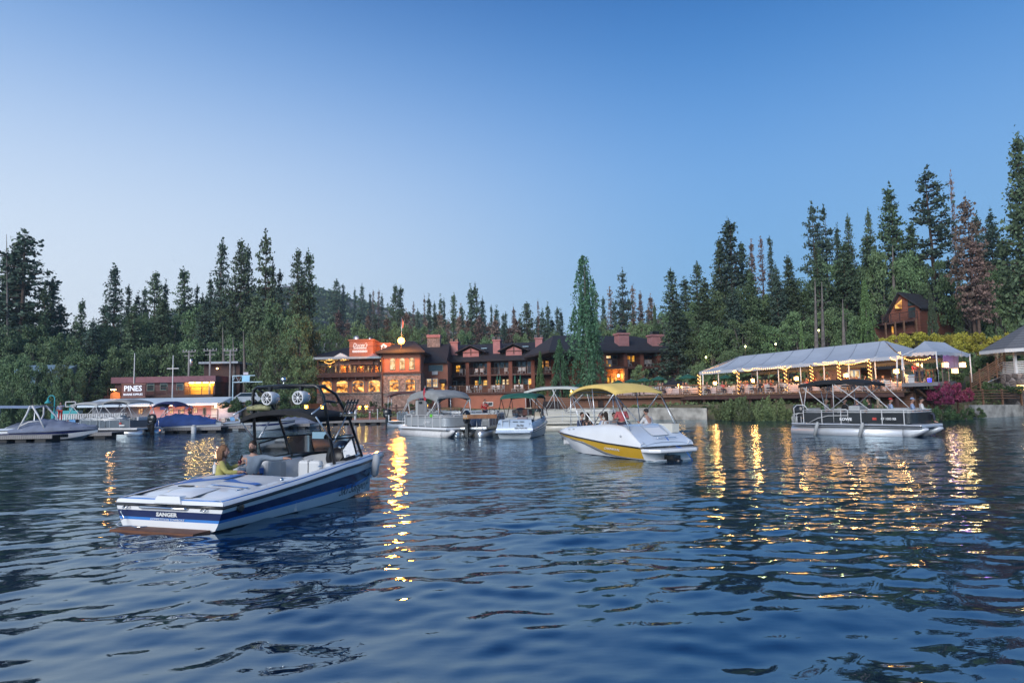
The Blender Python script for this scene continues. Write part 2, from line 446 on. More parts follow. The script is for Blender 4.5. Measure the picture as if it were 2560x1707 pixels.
def water():
    nr, na = 980, 660
    rr = np.exp(np.linspace(math.log(1.6), math.log(125), nr)); aa = np.linspace(R(-50), R(50), na)
    A, RR = np.meshgrid(aa, rr)
    X = np.sin(A) * RR; Y = np.cos(A) * RR
    Z = wave_z(X, Y, RR)
    edge = np.clip(np.minimum.reduce([(R(50) - np.abs(A)) / R(4), (125 - RR) / 10, (RR - 1.6) / 0.5]), 0, 1)
    Z *= edge
    v = np.stack([X, Y, Z], -1).reshape(-1, 3)
    idx = np.arange(nr * na).reshape(nr, na)
    f = np.stack([idx[:-1, :-1], idx[:-1, 1:], idx[1:, 1:], idx[1:, :-1]], -1).reshape(-1, 4)
    # the rest of the lake: a coarse ring round the camera and out to the sides
    vo = []; fo = []
    base = len(v)
    def ring(a0, a1, n, r0, r1, m):
        nonlocal base
        ra = np.linspace(a0, a1, n); rq = np.exp(np.linspace(math.log(r0), math.log(r1), m))
        A2, R2 = np.meshgrid(ra, rq)
        vv = np.stack([np.sin(A2) * R2, np.cos(A2) * R2, np.zeros_like(A2)], -1).reshape(-1, 3)
        ii = np.arange(n * m).reshape(m, n) + base
        vo.append(vv); fo.append(np.stack([ii[:-1, :-1], ii[:-1, 1:], ii[1:, 1:], ii[1:, :-1]], -1).reshape(-1, 4)); base += n * m
    ring(R(50), R(310), 90, 1.6, 600, 40)
    ring(R(-50), R(50), 60, 125, 600, 12)
    ring(0, R(360), 60, 0.02, 1.6, 4)
    v = np.concatenate([v] + vo); f = np.concatenate([f] + fo)
    me = bpy.data.meshes.new('lake_water')
    me.vertices.add(len(v)); me.vertices.foreach_set('co', v.ravel())
    me.loops.add(f.size); me.loops.foreach_set('vertex_index', f.ravel())
    me.polygons.add(len(f)); me.polygons.foreach_set('loop_start', np.arange(0, f.size, 4)); me.polygons.foreach_set('loop_total', np.full(len(f), 4))
    me.polygons.foreach_set('use_smooth', np.ones(len(f), bool)); me.update(); me.validate()
    m = bpy.data.materials.new('lake_surface'); m.use_nodes = True
    t = m.node_tree; t.nodes.clear(); n = t.nodes.new; l = t.links.new
    outp = n('ShaderNodeOutputMaterial')
    fr = n('ShaderNodeFresnel'); fr.inputs['IOR'].default_value = 2.7
    gl = n('ShaderNodeBsdfGlossy'); gl.inputs['Roughness'].default_value = 0.015; gl.inputs['Color'].default_value = (0.84, 0.95, 1, 1)
    df = n('ShaderNodeBsdfDiffuse'); df.inputs['Color'].default_value = (0.003, 0.018, 0.05, 1)
    ms = n('ShaderNodeMixShader')
    c = n('ShaderNodeTexCoord')
    mp = n('ShaderNodeMapping'); mp.inputs['Scale'].default_value = (0.8, 1.7, 1); l(c.outputs['Object'], mp.inputs[0])
    n1 = n('ShaderNodeTexNoise'); n1.inputs['Scale'].default_value = 2.3; n1.inputs['Detail'].default_value = 3.0; n1.inputs['Roughness'].default_value = 0.5
    l(mp.outputs[0], n1.inputs['Vector'])
    bp = n('ShaderNodeBump'); bp.inputs['Strength'].default_value = 1.0; bp.inputs['Distance'].default_value = 0.03
    sx_ = n('ShaderNodeSeparateXYZ'); l(c.outputs['Object'], sx_.inputs[0])
    mr_ = n('ShaderNodeMapRange'); mr_.inputs['From Min'].default_value = 8; mr_.inputs['From Max'].default_value = 32; mr_.inputs['To Min'].default_value = 0.12
    l(sx_.outputs['Y'], mr_.inputs['Value']); l(mr_.outputs[0], bp.inputs['Strength'])
    l(n1.outputs['Fac'], bp.inputs['Height'])
    l(bp.outputs[0], gl.inputs['Normal']); l(bp.outputs[0], fr.inputs['Normal'])
    l(fr.outputs[0], ms.inputs[0]); l(df.outputs[0], ms.inputs[1]); l(gl.outputs[0], ms.inputs[2]); l(ms.outputs[0], outp.inputs['Surface'])
    me.materials.append(m)
    o = bpy.data.objects.new('lake_water', me); COL.objects.link(o); tag(o, kind='structure')
water()
# ================================================================== VEGETATION
def leaf_mesh(name, C, size, m, r, flat=0.0, normal=None):
    """one leaf-clump face per centre, turned at random"""
    n = len(C)
    a = r.normal(size=(n, 3)); a /= np.linalg.norm(a, axis=1, keepdims=True)
    b = r.normal(size=(n, 3))
    if flat: a[:, 2] *= (1 - flat); b[:, 2] *= (1 - flat); a /= np.linalg.norm(a, axis=1, keepdims=True)
    b -= (a * b).sum(1, keepdims=True) * a; b /= np.linalg.norm(b, axis=1, keepdims=True)
    s = (size * r.uniform(0.6, 1.4, n))[:, None]
    q = r.uniform(0.45, 0.9, n)[:, None]
    V = np.stack([C - a * s, C - b * s * q + a * s * 0.15, C + a * s, C + b * s * q * 0.8], 1).reshape(-1, 3)
    me = bpy.data.meshes.new(name)
    me.vertices.add(4 * n); me.vertices.foreach_set('co', V.ravel())
    me.loops.add(4 * n); me.loops.foreach_set('vertex_index', np.arange(4 * n))
    me.polygons.add(n); me.polygons.foreach_set('loop_start', np.arange(0, 4 * n, 4)); me.polygons.foreach_set('loop_total', np.full(n, 4))
    me.update(); me.materials.append(m)
    return me
BARK = mat('pine_bark', (0.10, 0.065, 0.05), 0.95, var=0.4, scale=3, bump=0.8, bscale=12)
BARKG = mat('grey_bark', (0.16, 0.14, 0.13), 0.95, var=0.4, scale=3, bump=0.8, bscale=12)
LPINE = mat('pine_needles', (0.075, 0.12, 0.06), 0.75, var=0.55, scale=0.5, island=0.6, kind='leaf')
LPINEB = mat('pine_needles_blue', (0.065, 0.11, 0.075), 0.75, var=0.5, scale=0.5, island=0.6, kind='leaf')
LDEAD = mat('brown_needles', (0.21, 0.145, 0.115), 0.85, var=0.45, scale=0.5, island=0.6, kind='leaf')
LOAK = mat('oak_leaves', (0.11, 0.175, 0.075), 0.7, var=0.6, scale=0.35, island=0.6, kind='leaf')
LPOP = mat('poplar_leaves', (0.06, 0.145, 0.07), 0.7, var=0.5, scale=0.5, island=0.6, kind='leaf')
LCED = mat('cedar_leaves', (0.1, 0.18, 0.06), 0.7, var=0.45, scale=0.6, island=0.6, kind='leaf')
LYEL = mat('yellow_shrub_leaves', (0.36, 0.34, 0.04), 0.7, var=0.65, scale=0.45, island=0.55, kind='leaf')
LSHR = mat('shrub_leaves', (0.05, 0.10, 0.035), 0.7, var=0.55, scale=0.5, island=0.6, kind='leaf')
LREED = mat('reed_leaves', (0.11, 0.15, 0.06), 0.75, var=0.5, scale=0.5, island=0.6, kind='leaf')
LMAG = mat('magenta_blossom', (0.22, 0.03, 0.09), 0.6, var=0.55, scale=0.6, island=0.7, kind='leaf')
def trunk_mesh(name, H, r0, m, r, limbs=(), bend=0.25):
    b = MB(); b.mat(m)
    pts = [(bend * math.sin(t * 2.1) * t, bend * math.cos(t * 1.7) * t - bend * t, H * t) for t in np.linspace(0, 1, 8)]
    b.tube(pts, [r0 * (1.25 - 1.2 * t) if t > 0 else r0 * 1.6 for t in np.linspace(0, 1, 8)], 7)
    for p, q, rr in limbs: b.tube([p, tuple((Vector(p) + Vector(q)) / 2 + Vector((0, 0, -0.15))), q], [rr, rr * 0.6, rr * 0.2], 4)
    o = b.build(name); me = o.data; bpy.data.objects.remove(o); return me
def make_pine(seed, c0=0.25, wmax=0.16, dens=1.0, leaf=LPINE, gap=0.18, leafs=0.2, clump=10, shape=0.72, top=1.0):
    """a 20 m conifer: whorls of drooping limbs carrying separate needle tufts"""
    r = np.random.default_rng(seed); H = 20.0; Cs = []; limbs = []
    z = H * c0
    while z < H * 0.985:
        t = (z / H - c0) / (1 - c0)
        prof = (1 - t) ** shape * (0.6 + 0.4 * min(1, t * 4)) * H * wmax * 1.12
        nb = r.integers(4, 7)
        off = r.uniform(0, 6.28)
        for k in range(nb):
            if r.random() < gap: continue
            a = off + k * 6.28 / nb + r.normal() * 0.3
            ln = max(0.35, prof * r.uniform(0.55, 1.15))
            up = (-0.15 + 0.55 * t) + r.normal() * 0.08
            tip = np.array([math.cos(a) * ln, math.sin(a) * ln, z + up * ln])
            base = np.array([0, 0, z])
            limbs.append((tuple(base), tuple(tip), 0.05 + 0.02 * ln))
            ncl = max(2, int(ln / 0.42 * dens))
            for j in range(ncl):
                u = 0.3 + 0.75 * (j + r.random()) / ncl
                c = base + (tip - base) * u + r.normal(size=3) * (0.12 * ln ** 0.5, 0.12 * ln ** 0.5, 0.1)
                c[2] -= 0.12 * u * ln * 0.3
                k2 = int(clump * r.uniform(0.6, 1.3))
                Cs.append(c + r.normal(size=(k2, 3)) * np.array([0.26, 0.26, 0.16]))
        z += r.uniform(0.36, 0.72)
    Cs.append(np.array([0, 0, H]) + r.normal(size=(30, 3)) * (0.14, 0.14, 0.5) - (0, 0, 0.3))
    C = np.concatenate(Cs)
    return (trunk_mesh('trunk', H * 0.99, 0.30, BARK, r, limbs, 0.2), leaf_mesh('crown', C, leafs, leaf, r, 0.25))
def make_spire(seed, leaf, wmax=0.2, c0=0.03, n=9000, leafs=0.24, power=0.75, lump=0.3, prof=None, tall=1.0):
    """dense narrow tree (poplar, cedar): foliage in upswept tongues round the stem"""
    r = np.random.default_rng(seed); H = 20.0; Cs = []
    nt_ = 105 if tall == 1.0 else 64
    for i in range(nt_):
        t = r.random() ** 0.85; z = H * (c0 + (1 - c0) * t)
        if prof: pr_ = np.interp(t, [p[0] for p in prof], [p[1] for p in prof]) * H * wmax
        else: pr_ = H * wmax * (1 - t) ** power * min(1, 0.55 + t * 4)
        a = r.uniform(0, 6.28); rad = pr_ * r.uniform(0.3 if tall > 1 else 0.55, 1.0 + lump)
        hh = r.uniform(0.8, 1.9) * tall
        k = int(n / nt_)
        u = r.random(k)
        c = np.stack([math.cos(a) * rad * (1 - u * 0.35) + r.normal(size=k) * 0.34 * (1.1 - u), math.sin(a) * rad * (1 - u * 0.35) + r.normal(size=k) * 0.34 * (1.1 - u), z - hh + 2 * hh * u + r.normal(size=k) * 0.15], 1)
        Cs.append(c)
    C = np.concatenate(Cs); C = C[(C[:, 2] > 0.3) & (C[:, 2] < H * 1.01)]
    return (trunk_mesh('trunk', H * 0.95, 0.26, BARKG, r, (), 0.15), leaf_mesh('crown', C, leafs, leaf, r, 0.0))
def make_broad(seed, leaf=LOAK, W=0.42, n=9500, leafs=0.17, c0=0.14, nb=46):
    """a 12 m round-headed tree: leaf clumps on many small lobes, hollow between them"""
    r = np.random.default_rng(seed); H = 12.0; Cs = []; limbs = []
    for i in range(nb):
        t = r.random(); z = H * (c0 + (0.9 - c0) * t)
        wid = H * W * math.sqrt(max(0.05, 1 - ((z / H - 0.48) / 0.52) ** 2))
        a = r.uniform(0, 6.28); rad = wid * math.sqrt(r.uniform(0.15, 1)) * 0.82
        c = np.array([math.cos(a) * rad, math.sin(a) * rad, z])
        br = H * r.uniform(0.05, 0.15)
        k = int(n / nb)
        d = r.normal(size=(k, 3)); d /= np.linalg.norm(d, axis=1, keepdims=True)
        d[:, 2] = np.abs(d[:, 2]) * np.where(r.random(k) < 0.78, 1, -1)
        Cs.append(c + d * br * (r.uniform(0.55, 1.12, (k, 1))) * (1, 1, 0.8))
        if i % 3 == 0: limbs.append(((0, 0, H * 0.2 + z * 0.25), tuple(c), 0.13))
    C = np.concatenate(Cs)
    return (trunk_mesh('trunk', H * 0.6, 0.26, BARKG, r, limbs, 0.5), leaf_mesh('crown', C, leafs, leaf, r))
def make_bush(seed, leaf=LSHR, n=2600, leafs=0.09, W=0.75, reedy=False):
    """a 2 m bush reaching the ground"""
    r = np.random.default_rng(seed); Cs = []
    for i in range(16):
        a = r.uniform(0, 6.28); rad = 2 * W * math.sqrt(r.random()) * 0.75; z = r.uniform(0.15, 1.55) * (1 - 0.35 * rad / (2 * W))
        k = n // 16; d = r.normal(size=(k, 3)); d /= np.linalg.norm(d, axis=1, keepdims=True)
        d[:, 2] *= 1.6 if reedy else 0.9
        Cs.append(np.array([math.cos(a) * rad, math.sin(a) * rad, z]) + d * r.uniform(0.2, 0.5) * r.uniform(0.5, 1.1, (k, 1)))
    C = np.concatenate(Cs); C = C[C[:, 2] > 0]
    b = MB(); b.mat(BARKG)
    for i in range(7):
        a = r.uniform(0, 6.28); b.tube([(0.1 * math.cos(a), 0.1 * math.sin(a), 0), (0.7 * math.cos(a), 0.7 * math.sin(a), 1.3)], [0.035, 0.012], 4)
    o = b.build('stems'); st = o.data; bpy.data.objects.remove(o)
    return (st, leaf_mesh('foliage', C, leafs, leaf, r))
PROTO = {
    'pine': [make_pine(s, c0=c, wmax=wm, leaf=lf, gap=g) for s, c, wm, lf, g in ((1, .18, .15, LPINE, .1), (2, .28, .17, LPINE, .2), (3, .12, .14, LPINEB, .12), (4, .35, .19, LPINE, .28))],
    'slim': [make_pine(s, c0=.12, wmax=.10, leaf=LPINEB, gap=.1, shape=.7) for s in (11, 12)],
    'full': [make_pine(s, c0=.05, wmax=.19, leaf=lf, gap=.03, dens=1.3, shape=.78) for s, lf in ((21, LPINE), (22, LPINEB), (23, LPINE))],
    'sparse': [make_pine(s, c0=.3, wmax=.17, leaf=LPINEB, gap=.35, dens=.9, shape=.6, clump=12) for s in (31, 32)],
    'brown': [make_pine(s, c0=.15, wmax=.14, leaf=LDEAD, gap=.2, dens=.9) for s in (41, 42)],
    'bare': [make_pine(s, c0=.3, wmax=.09, leaf=LDEAD, gap=.3, dens=.25, clump=5) for s in (51, 52)],
    'broad': [make_broad(s) for s in (61, 62, 63, 64)],
    'poplar': [make_spire(71, LPOP, .14, .03, 9500, .16, .6, .6, [(0, .7), (.1, 1), (.35, .9), (.55, .62), (.75, .55), (.9, .3), (1, .06)], 1.5)],
    'cedar': [make_spire(81, LCED, .24, .0, 11000, .2, .95), make_spire(82, LPOP, .26, .0, 12000, .22, .8), make_spire(83, LPINE, .25, .0, 11000, .22, .9)],
    'bush': [make_bush(s) for s in (91, 92, 93)], 'yellow': [make_bush(s, LYEL) for s in (94, 95)], 'reed': [make_bush(s, LREED, 3200, .1, .8, True) for s in (96, 97)],
    'magenta': [make_bush(98, LMAG, 3000, .08, .9)],
}
NAT = {'bush': 2.0, 'yellow': 2.0, 'reed': 2.0, 'magenta': 2.0, 'broad': 12.0}
WID = {'pine': .31, 'slim': .21, 'full': .38, 'sparse': .33, 'brown': .28, 'bare': .2, 'broad': .9, 'poplar': .3, 'cedar': .48, 'bush': 1.6, 'yellow': 1.6, 'reed': 1.7, 'magenta': 1.8}
CATN = {'pine': 'pine_tree', 'slim': 'pine_tree', 'full': 'pine_tree', 'sparse': 'pine_tree', 'brown': 'brown_pine_tree', 'bare': 'bare_pine_tree', 'broad': 'leafy_tree', 'poplar': 'poplar_tree',
        'cedar': 'cedar_tree', 'bush': 'shrub', 'yellow': 'yellow_shrub', 'reed': 'willow_shrub', 'magenta': 'flowering_shrub'}
KIDX = {}
def plant(kind, P, H, W, label, group, lean=0.0, var=None):
    """stand a tree of height H and crown width W with its foot at P"""
    i = KIDX.get(kind, 0); KIDX[kind] = i + 1
    pr_ = PROTO[kind]; tm, cm = pr_[(i if var is None else var) % len(pr_)]
    h0 = NAT.get(kind, 20.0)
    root = thing(CATN[kind], label, 'shrub' if h0 == 2.0 else 'tree', P, (i * 2.399) % 6.28, group)
    sx = W / (h0 * WID[kind]) * (1.7 if kind in ('pine', 'slim', 'full', 'sparse', 'brown', 'bare') else 1.0)
    root.scale = (sx, sx, H / h0)
    if lean: root.rotation_euler = (0, lean, 0)
    shrub = h0 == 2.0
    a = bpy.data.objects.new('stems' if shrub else 'trunk', tm); b = bpy.data.objects.new('foliage' if shrub else 'crown', cm)
    for o in (a, b): COL.objects.link(o); o.parent = root
    return root
def tree(kind, px, top, wpx, Y, label, group='pine trees on the skyline', foot=None, lean=0.0, var=None, zb=None):
    T = at(px, top, Y)
    z0 = gz(T.x, Y) if zb is None else zb
    W = wpx * Y / FPX
    return plant(kind, (T.x, Y, z0 - 0.3), T.z - z0 + 0.3, W, label, group, lean, var)
SKY_TREES = [
 # kind, px, top px, width px, distance, label
 ('pine', 20, 640, 70, 112, 'pine cut by the left edge of the photo, beside the tallest left pine'),
 ('full', 48, 600, 80, 114, 'dark pine just left of and slightly lower than the tallest left pine'),
 ('sparse', 62, 585, 118, 110, 'tallest pine at the far left, wide crown against the pale sky'),
 ('pine', 112, 722, 50, 110, 'short ragged pine between the tallest left pine and its right neighbour'),
 ('pine', 133, 704, 62, 112, 'medium pine right of the tallest pine at the far left'),
 ('pine', 152, 765, 50, 116, 'low pine crown leaning into the sky gap at the left'),
 ('pine', 205, 758, 40, 128, 'small pine standing alone in the sky gap left of the marina'),
 ('pine', 190, 800, 30, 130, 'smallest pine just left of the lone pine in the sky gap'),
 ('pine', 287, 671, 62, 135, 'tall open pine rising from the leafy hill above the marina sign'),
 ('slim', 265, 760, 36, 137, 'short pine hugging the left side of the tall open hill pine'),
 ('slim', 322, 719, 24, 140, 'thin pine spike first right of the tall open hill pine'),
 ('slim', 345, 735, 26, 142, 'little pine crown second right of the tall open hill pine'),
 ('slim', 362, 725, 24, 142, 'little pine crown third right of the tall open hill pine'),
 ('pine', 391, 683, 46, 140, 'mid height pine left of a thin pine on the leafy hill'),
 ('slim', 415, 706, 22, 142, 'thin pine touching the right side of the mid height pine'),
 ('pine', 460, 680, 58, 138, 'bushy pointed pine midway between the two tall groups at left'),
 ('slim', 493, 718, 18, 140, 'tiny bare pine tip right of the bushy pointed pine'),
 ('pine', 506, 738, 28, 141, 'low spreading pine tip just before the row of tall pines'),
 ('slim', 526, 693, 24, 130, 'shorter pine at the left foot of the row of four tall pines'),
 ('pine', 556, 609, 56, 126, 'first of the tall slender pines above the utility poles'),
 ('pine', 602, 604, 50, 124, 'second of the tall slender pines, with a doubled tip'),
 ('pine', 619, 628, 46, 127, 'slightly lower pine merging with the second tall slender pine'),
 ('pine', 665, 584, 52, 122, 'highest of the tall slender pines above the wakeboard tower'),
 ('pine', 682, 662, 34, 124, 'pine half hidden right of the highest slender pine'),
 ('slim', 700, 684, 26, 126, 'short pine at the right foot of the highest slender pine'),
 ('pine', 746, 628, 44, 124, 'left tree of the pair of pines left of the granite hill'),
 ('pine', 772, 638, 50, 126, 'right tree of the pair of pines left of the granite hill'),
 ('slim', 757, 690, 24, 128, 'low pine between the pair left of the granite hill'),
 ('pine', 841, 699, 26, 330, 'pine standing on the crest of the granite hill'),
 ('slim', 858, 713, 14, 335, 'small pine right beside the crest pine of the granite hill'),
 ('slim', 887, 722, 10, 340, 'tiny grey pine on the upper slope of the granite hill'),
 ('pine', 905, 715, 24, 320, 'dark pine halfway down the slope of the granite hill'),
 ('slim', 925, 736, 12, 330, 'first tiny pine right of the dark slope pine'),
 ('bare', 933, 728, 10, 330, 'leaning bare pine on the slope of the granite hill'),
 ('bare', 947, 729, 12, 330, 'bare pine with a pale stem on the hill slope'),
 ('slim', 955, 738, 12, 330, 'tiny pine at the lower end of the slope row'),
 ('pine', 988, 716, 32, 190, 'dark pine on the hill foot above the bright lamp'),
 ('slim', 1001, 722, 24, 192, 'leaning companion of the dark pine above the bright lamp'),
 ('bare', 1034, 760, 12, 200, 'leaning bare snag right of the bright lamp'),
 ('bare', 1061, 745, 10, 200, 'thin bare pole tree on the hill foot'),
 ('slim', 1072, 742, 20, 190, 'rounded small pine right of the thin bare pole tree'),
 ('slim', 1086, 761, 14, 190, 'small thin pine right of the rounded small pine'),
 ('slim', 1101, 743, 18, 190, 'small pine, left of a close pair above the lodge'),
 ('slim', 1110, 753, 12, 192, 'narrow pine, right of a close pair above the lodge'),
 ('pine', 1134, 740, 28, 180, 'bushy pine behind the first pink chimney'),
 ('brown', 1152, 764, 22, 180, 'brownish pine right of the bushy pine behind the first chimney'),
 ('slim', 1176, 717, 26, 170, 'left half of the tall double pine behind the lodge dormers'),
 ('pine', 1188, 713, 32, 170, 'right half of the tall double pine behind the lodge dormers'),
 ('pine', 1206, 750, 28, 172, 'lower pine right of the tall double pine'),
 ('slim', 1228, 768, 12, 180, 'narrow pine spike above the second pink chimney'),
 ('slim', 1241, 770, 22, 178, 'low dark pine right of the narrow spike'),
 ('slim', 1264, 785, 14, 180, 'little pine tip between two low pines behind the lodge'),
 ('brown', 1284, 770, 18, 180, 'brown pine tip behind the third pink chimney'),
 ('pine', 1317, 759, 40, 150, 'open branched pine left of the poplar, behind the lodge roof'),
 ('bare', 1345, 753, 10, 150, 'bare dead pine spike left of the poplar'),
 ('full', 1356, 774, 34, 150, 'dark low pine between the dead spike and the slim pine'),
 ('slim', 1369, 761, 20, 150, 'slim pine left of the poplar'),
 ('slim', 1393, 773, 20, 150, 'pine tip second left of the poplar'),
 ('slim', 1402, 777, 18, 152, 'pine tip nearest the left side of the poplar'),
 ('bare', 1490, 735, 16, 150, 'bare dead pine close to the right side of the poplar'),
 ('slim', 1508, 748, 18, 150, 'dark small pine right of the dead pine beside the poplar'),
 ('bare', 1524, 722, 20, 148, 'grey dead pine left of the round topped pine'),
 ('sparse', 1556, 682, 44, 130, 'round topped open pine above the right wing of the lodge'),
 ('bare', 1581, 719, 22, 140, 'half dead pine right of the round topped open pine'),
 ('brown', 1600, 732, 22, 140, 'reddish pine above the right wing of the lodge'),
 ('brown', 1626, 742, 32, 138, 'wide brown topped pine left of the two dark pines'),
 ('pine', 1677, 680, 50, 125, 'left one of the dark pines at the foot of the right hill'),
 ('slim', 1710, 697, 36, 125, 'middle one of the dark pines at the foot of the right hill'),
 ('pine', 1742, 658, 44, 122, 'right one of the dark pines, with a spiky top'),
 ('full', 1797, 601, 62, 100, 'pine at the left shoulder of the big dark double pine'),
 ('pine', 1821, 555, 84, 98, 'highest tree of the big dark group at the start of the right hill'),
 ('pine', 1853, 610, 44, 100, 'pine at the right shoulder of the big dark group'),
 ('brown', 1878, 605, 26, 105, 'rusty pine right of the big dark group'),
 ('bare', 1901, 597, 22, 108, 'thin half bare tree right of the rusty pine'),
 ('slim', 1924, 597, 20, 108, 'thin pine with small tufts near the twin open pines'),
 ('sparse', 2029, 512, 46, 100, 'left of the twin open pines with bare lower stems'),
 ('sparse', 2058, 520, 48, 100, 'right of the twin open pines with bare lower stems'),
 ('slim', 2092, 566, 22, 102, 'small spire right of the twin open pines'),
 ('pine', 2119, 548, 32, 100, 'pointed dark pine between the twin pines and the hooked pine'),
 ('pine', 2170, 527, 32, 100, 'narrow open pine left of the hooked pine'),
 ('full', 2222, 470, 78, 95, 'tall full pine with a hooked crooked top'),
 ('sparse', 2318, 424, 86, 92, 'tall layered pine left of the brown leaning pine'),
 ('bare', 2376, 444, 16, 92, 'bare dead top rising behind the brown leaning pine'),
 ('pine', 2440, 540, 44, 94, 'dark pine right of the brown leaning pine'),
 ('full', 2475, 527, 64, 90, 'bushy dark pine left of the tallest right hand pine'),
 ('full', 2543, 345, 100, 80, 'tallest tree, cut by the right edge of the photo'),
 ('full', 2505, 600, 70, 86, 'thick dark pine under the tallest right hand tree'),
]
for k, px, top, wp, Y, lab in SKY_TREES:
    if top < 800 and 300 < Y: zb = None
    T = at(px, top, Y)
    if Y >= 300:
        t = (Y - 250) / 180; i = min(range(len(HILL[0])), key=lambda q: abs(HILL[min(25, int(t * 25))][q][0] - T.x))
        zb = HILL[min(25, int(t * 25))][i][2] - 1
    else: zb = None
    tree(k, px, top, wp, Y, lab, zb=zb)
PROTO['tallbrown'] = [make_pine(43, c0=.42, wmax=.17, leaf=LDEAD, gap=.25, dens=1.0, shape=.6)]; WID['tallbrown'] = .31; CATN['tallbrown'] = 'brown_pine_tree'
tree('tallbrown', 2412, 500, 96, 82, 'leaning pine with brown needles and a pale bare trunk beside the cabin')
tree('tallbrown', 2432, 600, 90, 81, 'bare lower limbs of a grey brown tree in front of the cabin roof', 'pine trees on the skyline', var=0)
tree('poplar', 1458, 643, 98, 82, 'tall green poplar in front of the lodge, midway along the shore', 'landscaping trees in front of the lodge')
tree('poplar', 1468, 700, 70, 83, 'lower second stem of the tall poplar in front of the lodge', 'landscaping trees in front of the lodge')
tree('cedar', 1398, 850, 66, 80, 'broad dark green conifer just left of the tall poplar', 'landscaping trees in front of the lodge', var=1)
tree('cedar', 1350, 880, 44, 81, 'light green small conifer hiding the end of the lodge balconies', 'landscaping trees in front of the lodge', var=0)
tree('cedar', 1636, 765, 34, 112, 'dark pointed spruce behind the right wing roof', 'landscaping trees in front of the lodge', var=2)
tree('cedar', 2160, 702, 74, 84, 'bright green pyramid conifer left of the cabin', 'conifers round the cabin', var=0)
tree('cedar', 2325, 725, 46, 82, 'narrow green conifer in front of the cabin wall', 'conifers round the cabin', var=2)
tree('cedar', 2002, 808, 34, 76, 'small reddish brown cypress above the tent roof', 'conifers round the cabin', var=0)
# leafy masses, each tree its own object
LB = 'leafy tree '
BROAD = []
def brow(rows, where):
    for i, (px, top, wp, Y) in enumerate(rows):
        t = tree('broad', px, top, wp, Y, 'x', 'leafy trees ' + where)
        BROAD.append((t, px, top, where))
brow([(20, 815, 130, 104), (85, 800, 120, 108), (150, 820, 110, 106), (205, 842, 100, 112), (262, 805, 100, 122), (318, 775, 110, 126), (372, 765, 100, 130), (432, 768, 110, 130), (492, 762, 110, 128), (548, 758, 110, 126), (604, 752, 110, 124), (655, 750, 110, 120)], 'on the marina hill')
brow([(40, 885, 150, 96), (120, 905, 110, 98), (222, 868, 135, 96), (300, 855, 100, 102), (345, 868, 110, 104), (410, 850, 110, 106), (470, 835, 110, 108), (530, 840, 100, 108), (590, 835, 100, 108), (95, 850, 110, 100), (0, 930, 110, 90), (175, 930, 90, 90), (280, 920, 70, 99), (640, 840, 90, 106)], 'behind the marina')
brow([(45, 925, 70, 88), (85, 945, 50, 87), (150, 935, 60, 87), (185, 915, 60, 88), (15, 960, 70, 86), (115, 900, 50, 89), (48, 885, 80, 88), (90, 895, 80, 87.5), (150, 890, 80, 88), (20, 890, 70, 88)], 'in front of the blue grey house')
brow([(700, 745, 110, 100), (745, 775, 100, 98), (655, 800, 110, 94), (780, 815, 90, 102), (700, 850, 120, 90), (755, 880, 90, 90), (820, 790, 80, 125), (862, 822, 80, 118), (905, 800, 80, 130), (950, 812, 90, 130), (998, 790, 90, 135), (1045, 800, 80, 135), (1090, 812, 80, 132)], 'beside the restaurant')
brow([(1160, 815, 70, 140), (1225, 822, 70, 140), (1305, 820, 70, 138), (1390, 825, 60, 135), (1500, 790, 80, 120), (1545, 800, 80, 120), (1585, 790, 80, 118), (1625, 800, 80, 116), (1665, 770, 90, 112), (1710, 760, 90, 110), (1750, 740, 90, 106)], 'behind the lodge roof')
brow([(1790, 730, 110, 98), (1850, 705, 120, 95), (1905, 725, 100, 96), (1950, 700, 110, 98), (2010, 690, 120, 96), (2075, 640, 130, 94), (2140, 640, 120, 94), (2200, 610, 120, 92), (2260, 630, 110, 92), (2330, 640, 110, 90), (2470, 650, 110, 86), (2540, 660, 110, 82), (1780, 800, 120, 88), (1850, 790, 120, 86), (1920, 800, 110, 86), (1990, 770, 110, 88), (2060, 770, 110, 88), (1740, 830, 100, 90), (1820, 865, 90, 82), (2110, 760, 90, 86), (2420, 700, 90, 88), (2500, 740, 90, 82)], 'on the right hillside')
brow([(1705, 935, 50, 84), (1600, 905, 60, 86), (1745, 905, 60, 82)], 'by the terrace umbrellas')
for t, px, top, where in BROAD:
    near = min(((abs(px - q[1]) + abs(top - q[2]), q) for q in SKY_TREES), key=lambda z: z[0])[1]
    tall = 'high' if top < 780 else 'low'
    side = 'left' if px < near[1] else 'right'
    t['label'] = f"leafy tree {where}, {tall} crown {abs(int(px - near[1])) // 10 + 1} steps {side} of a pine"
for i, (t, px, top, where) in enumerate(sorted(BROAD, key=lambda b: (b[3], b[1]))):
    names = ['first', 'second', 'third', 'fourth', 'fifth', 'sixth', 'seventh', 'eighth', 'ninth', 'tenth', 'eleventh', 'twelfth', 'thirteenth', 'fourteenth', 'fifteenth', 'sixteenth', 'seventeenth', 'eighteenth', 'nineteenth', 'twentieth', 'twenty-first', 'twenty-second']
    k = [b for b in sorted(BROAD, key=lambda b: (b[3], b[1])) if b[3] == where].index((t, px, top, where))
    t['label'] = f"{names[k]} leafy green tree from the left {where}"
BT = ['left of two tall bare trunks above the tent', 'right of two tall bare trunks above the tent', 'short bare trunk left of the small reddish cypress', 'bare trunk left of the pair near the gazebo roof', 'left trunk of the pair above the gazebo roof', 'right trunk of the pair above the gazebo roof', 'pale bare trunk high in the dark hillside pines', 'pale trunk nearest the wakeboard tower top', 'pale trunk beside the right utility pole', 'pale trunk behind the right utility pole', 'dark trunk inside the crown of the far left pine']
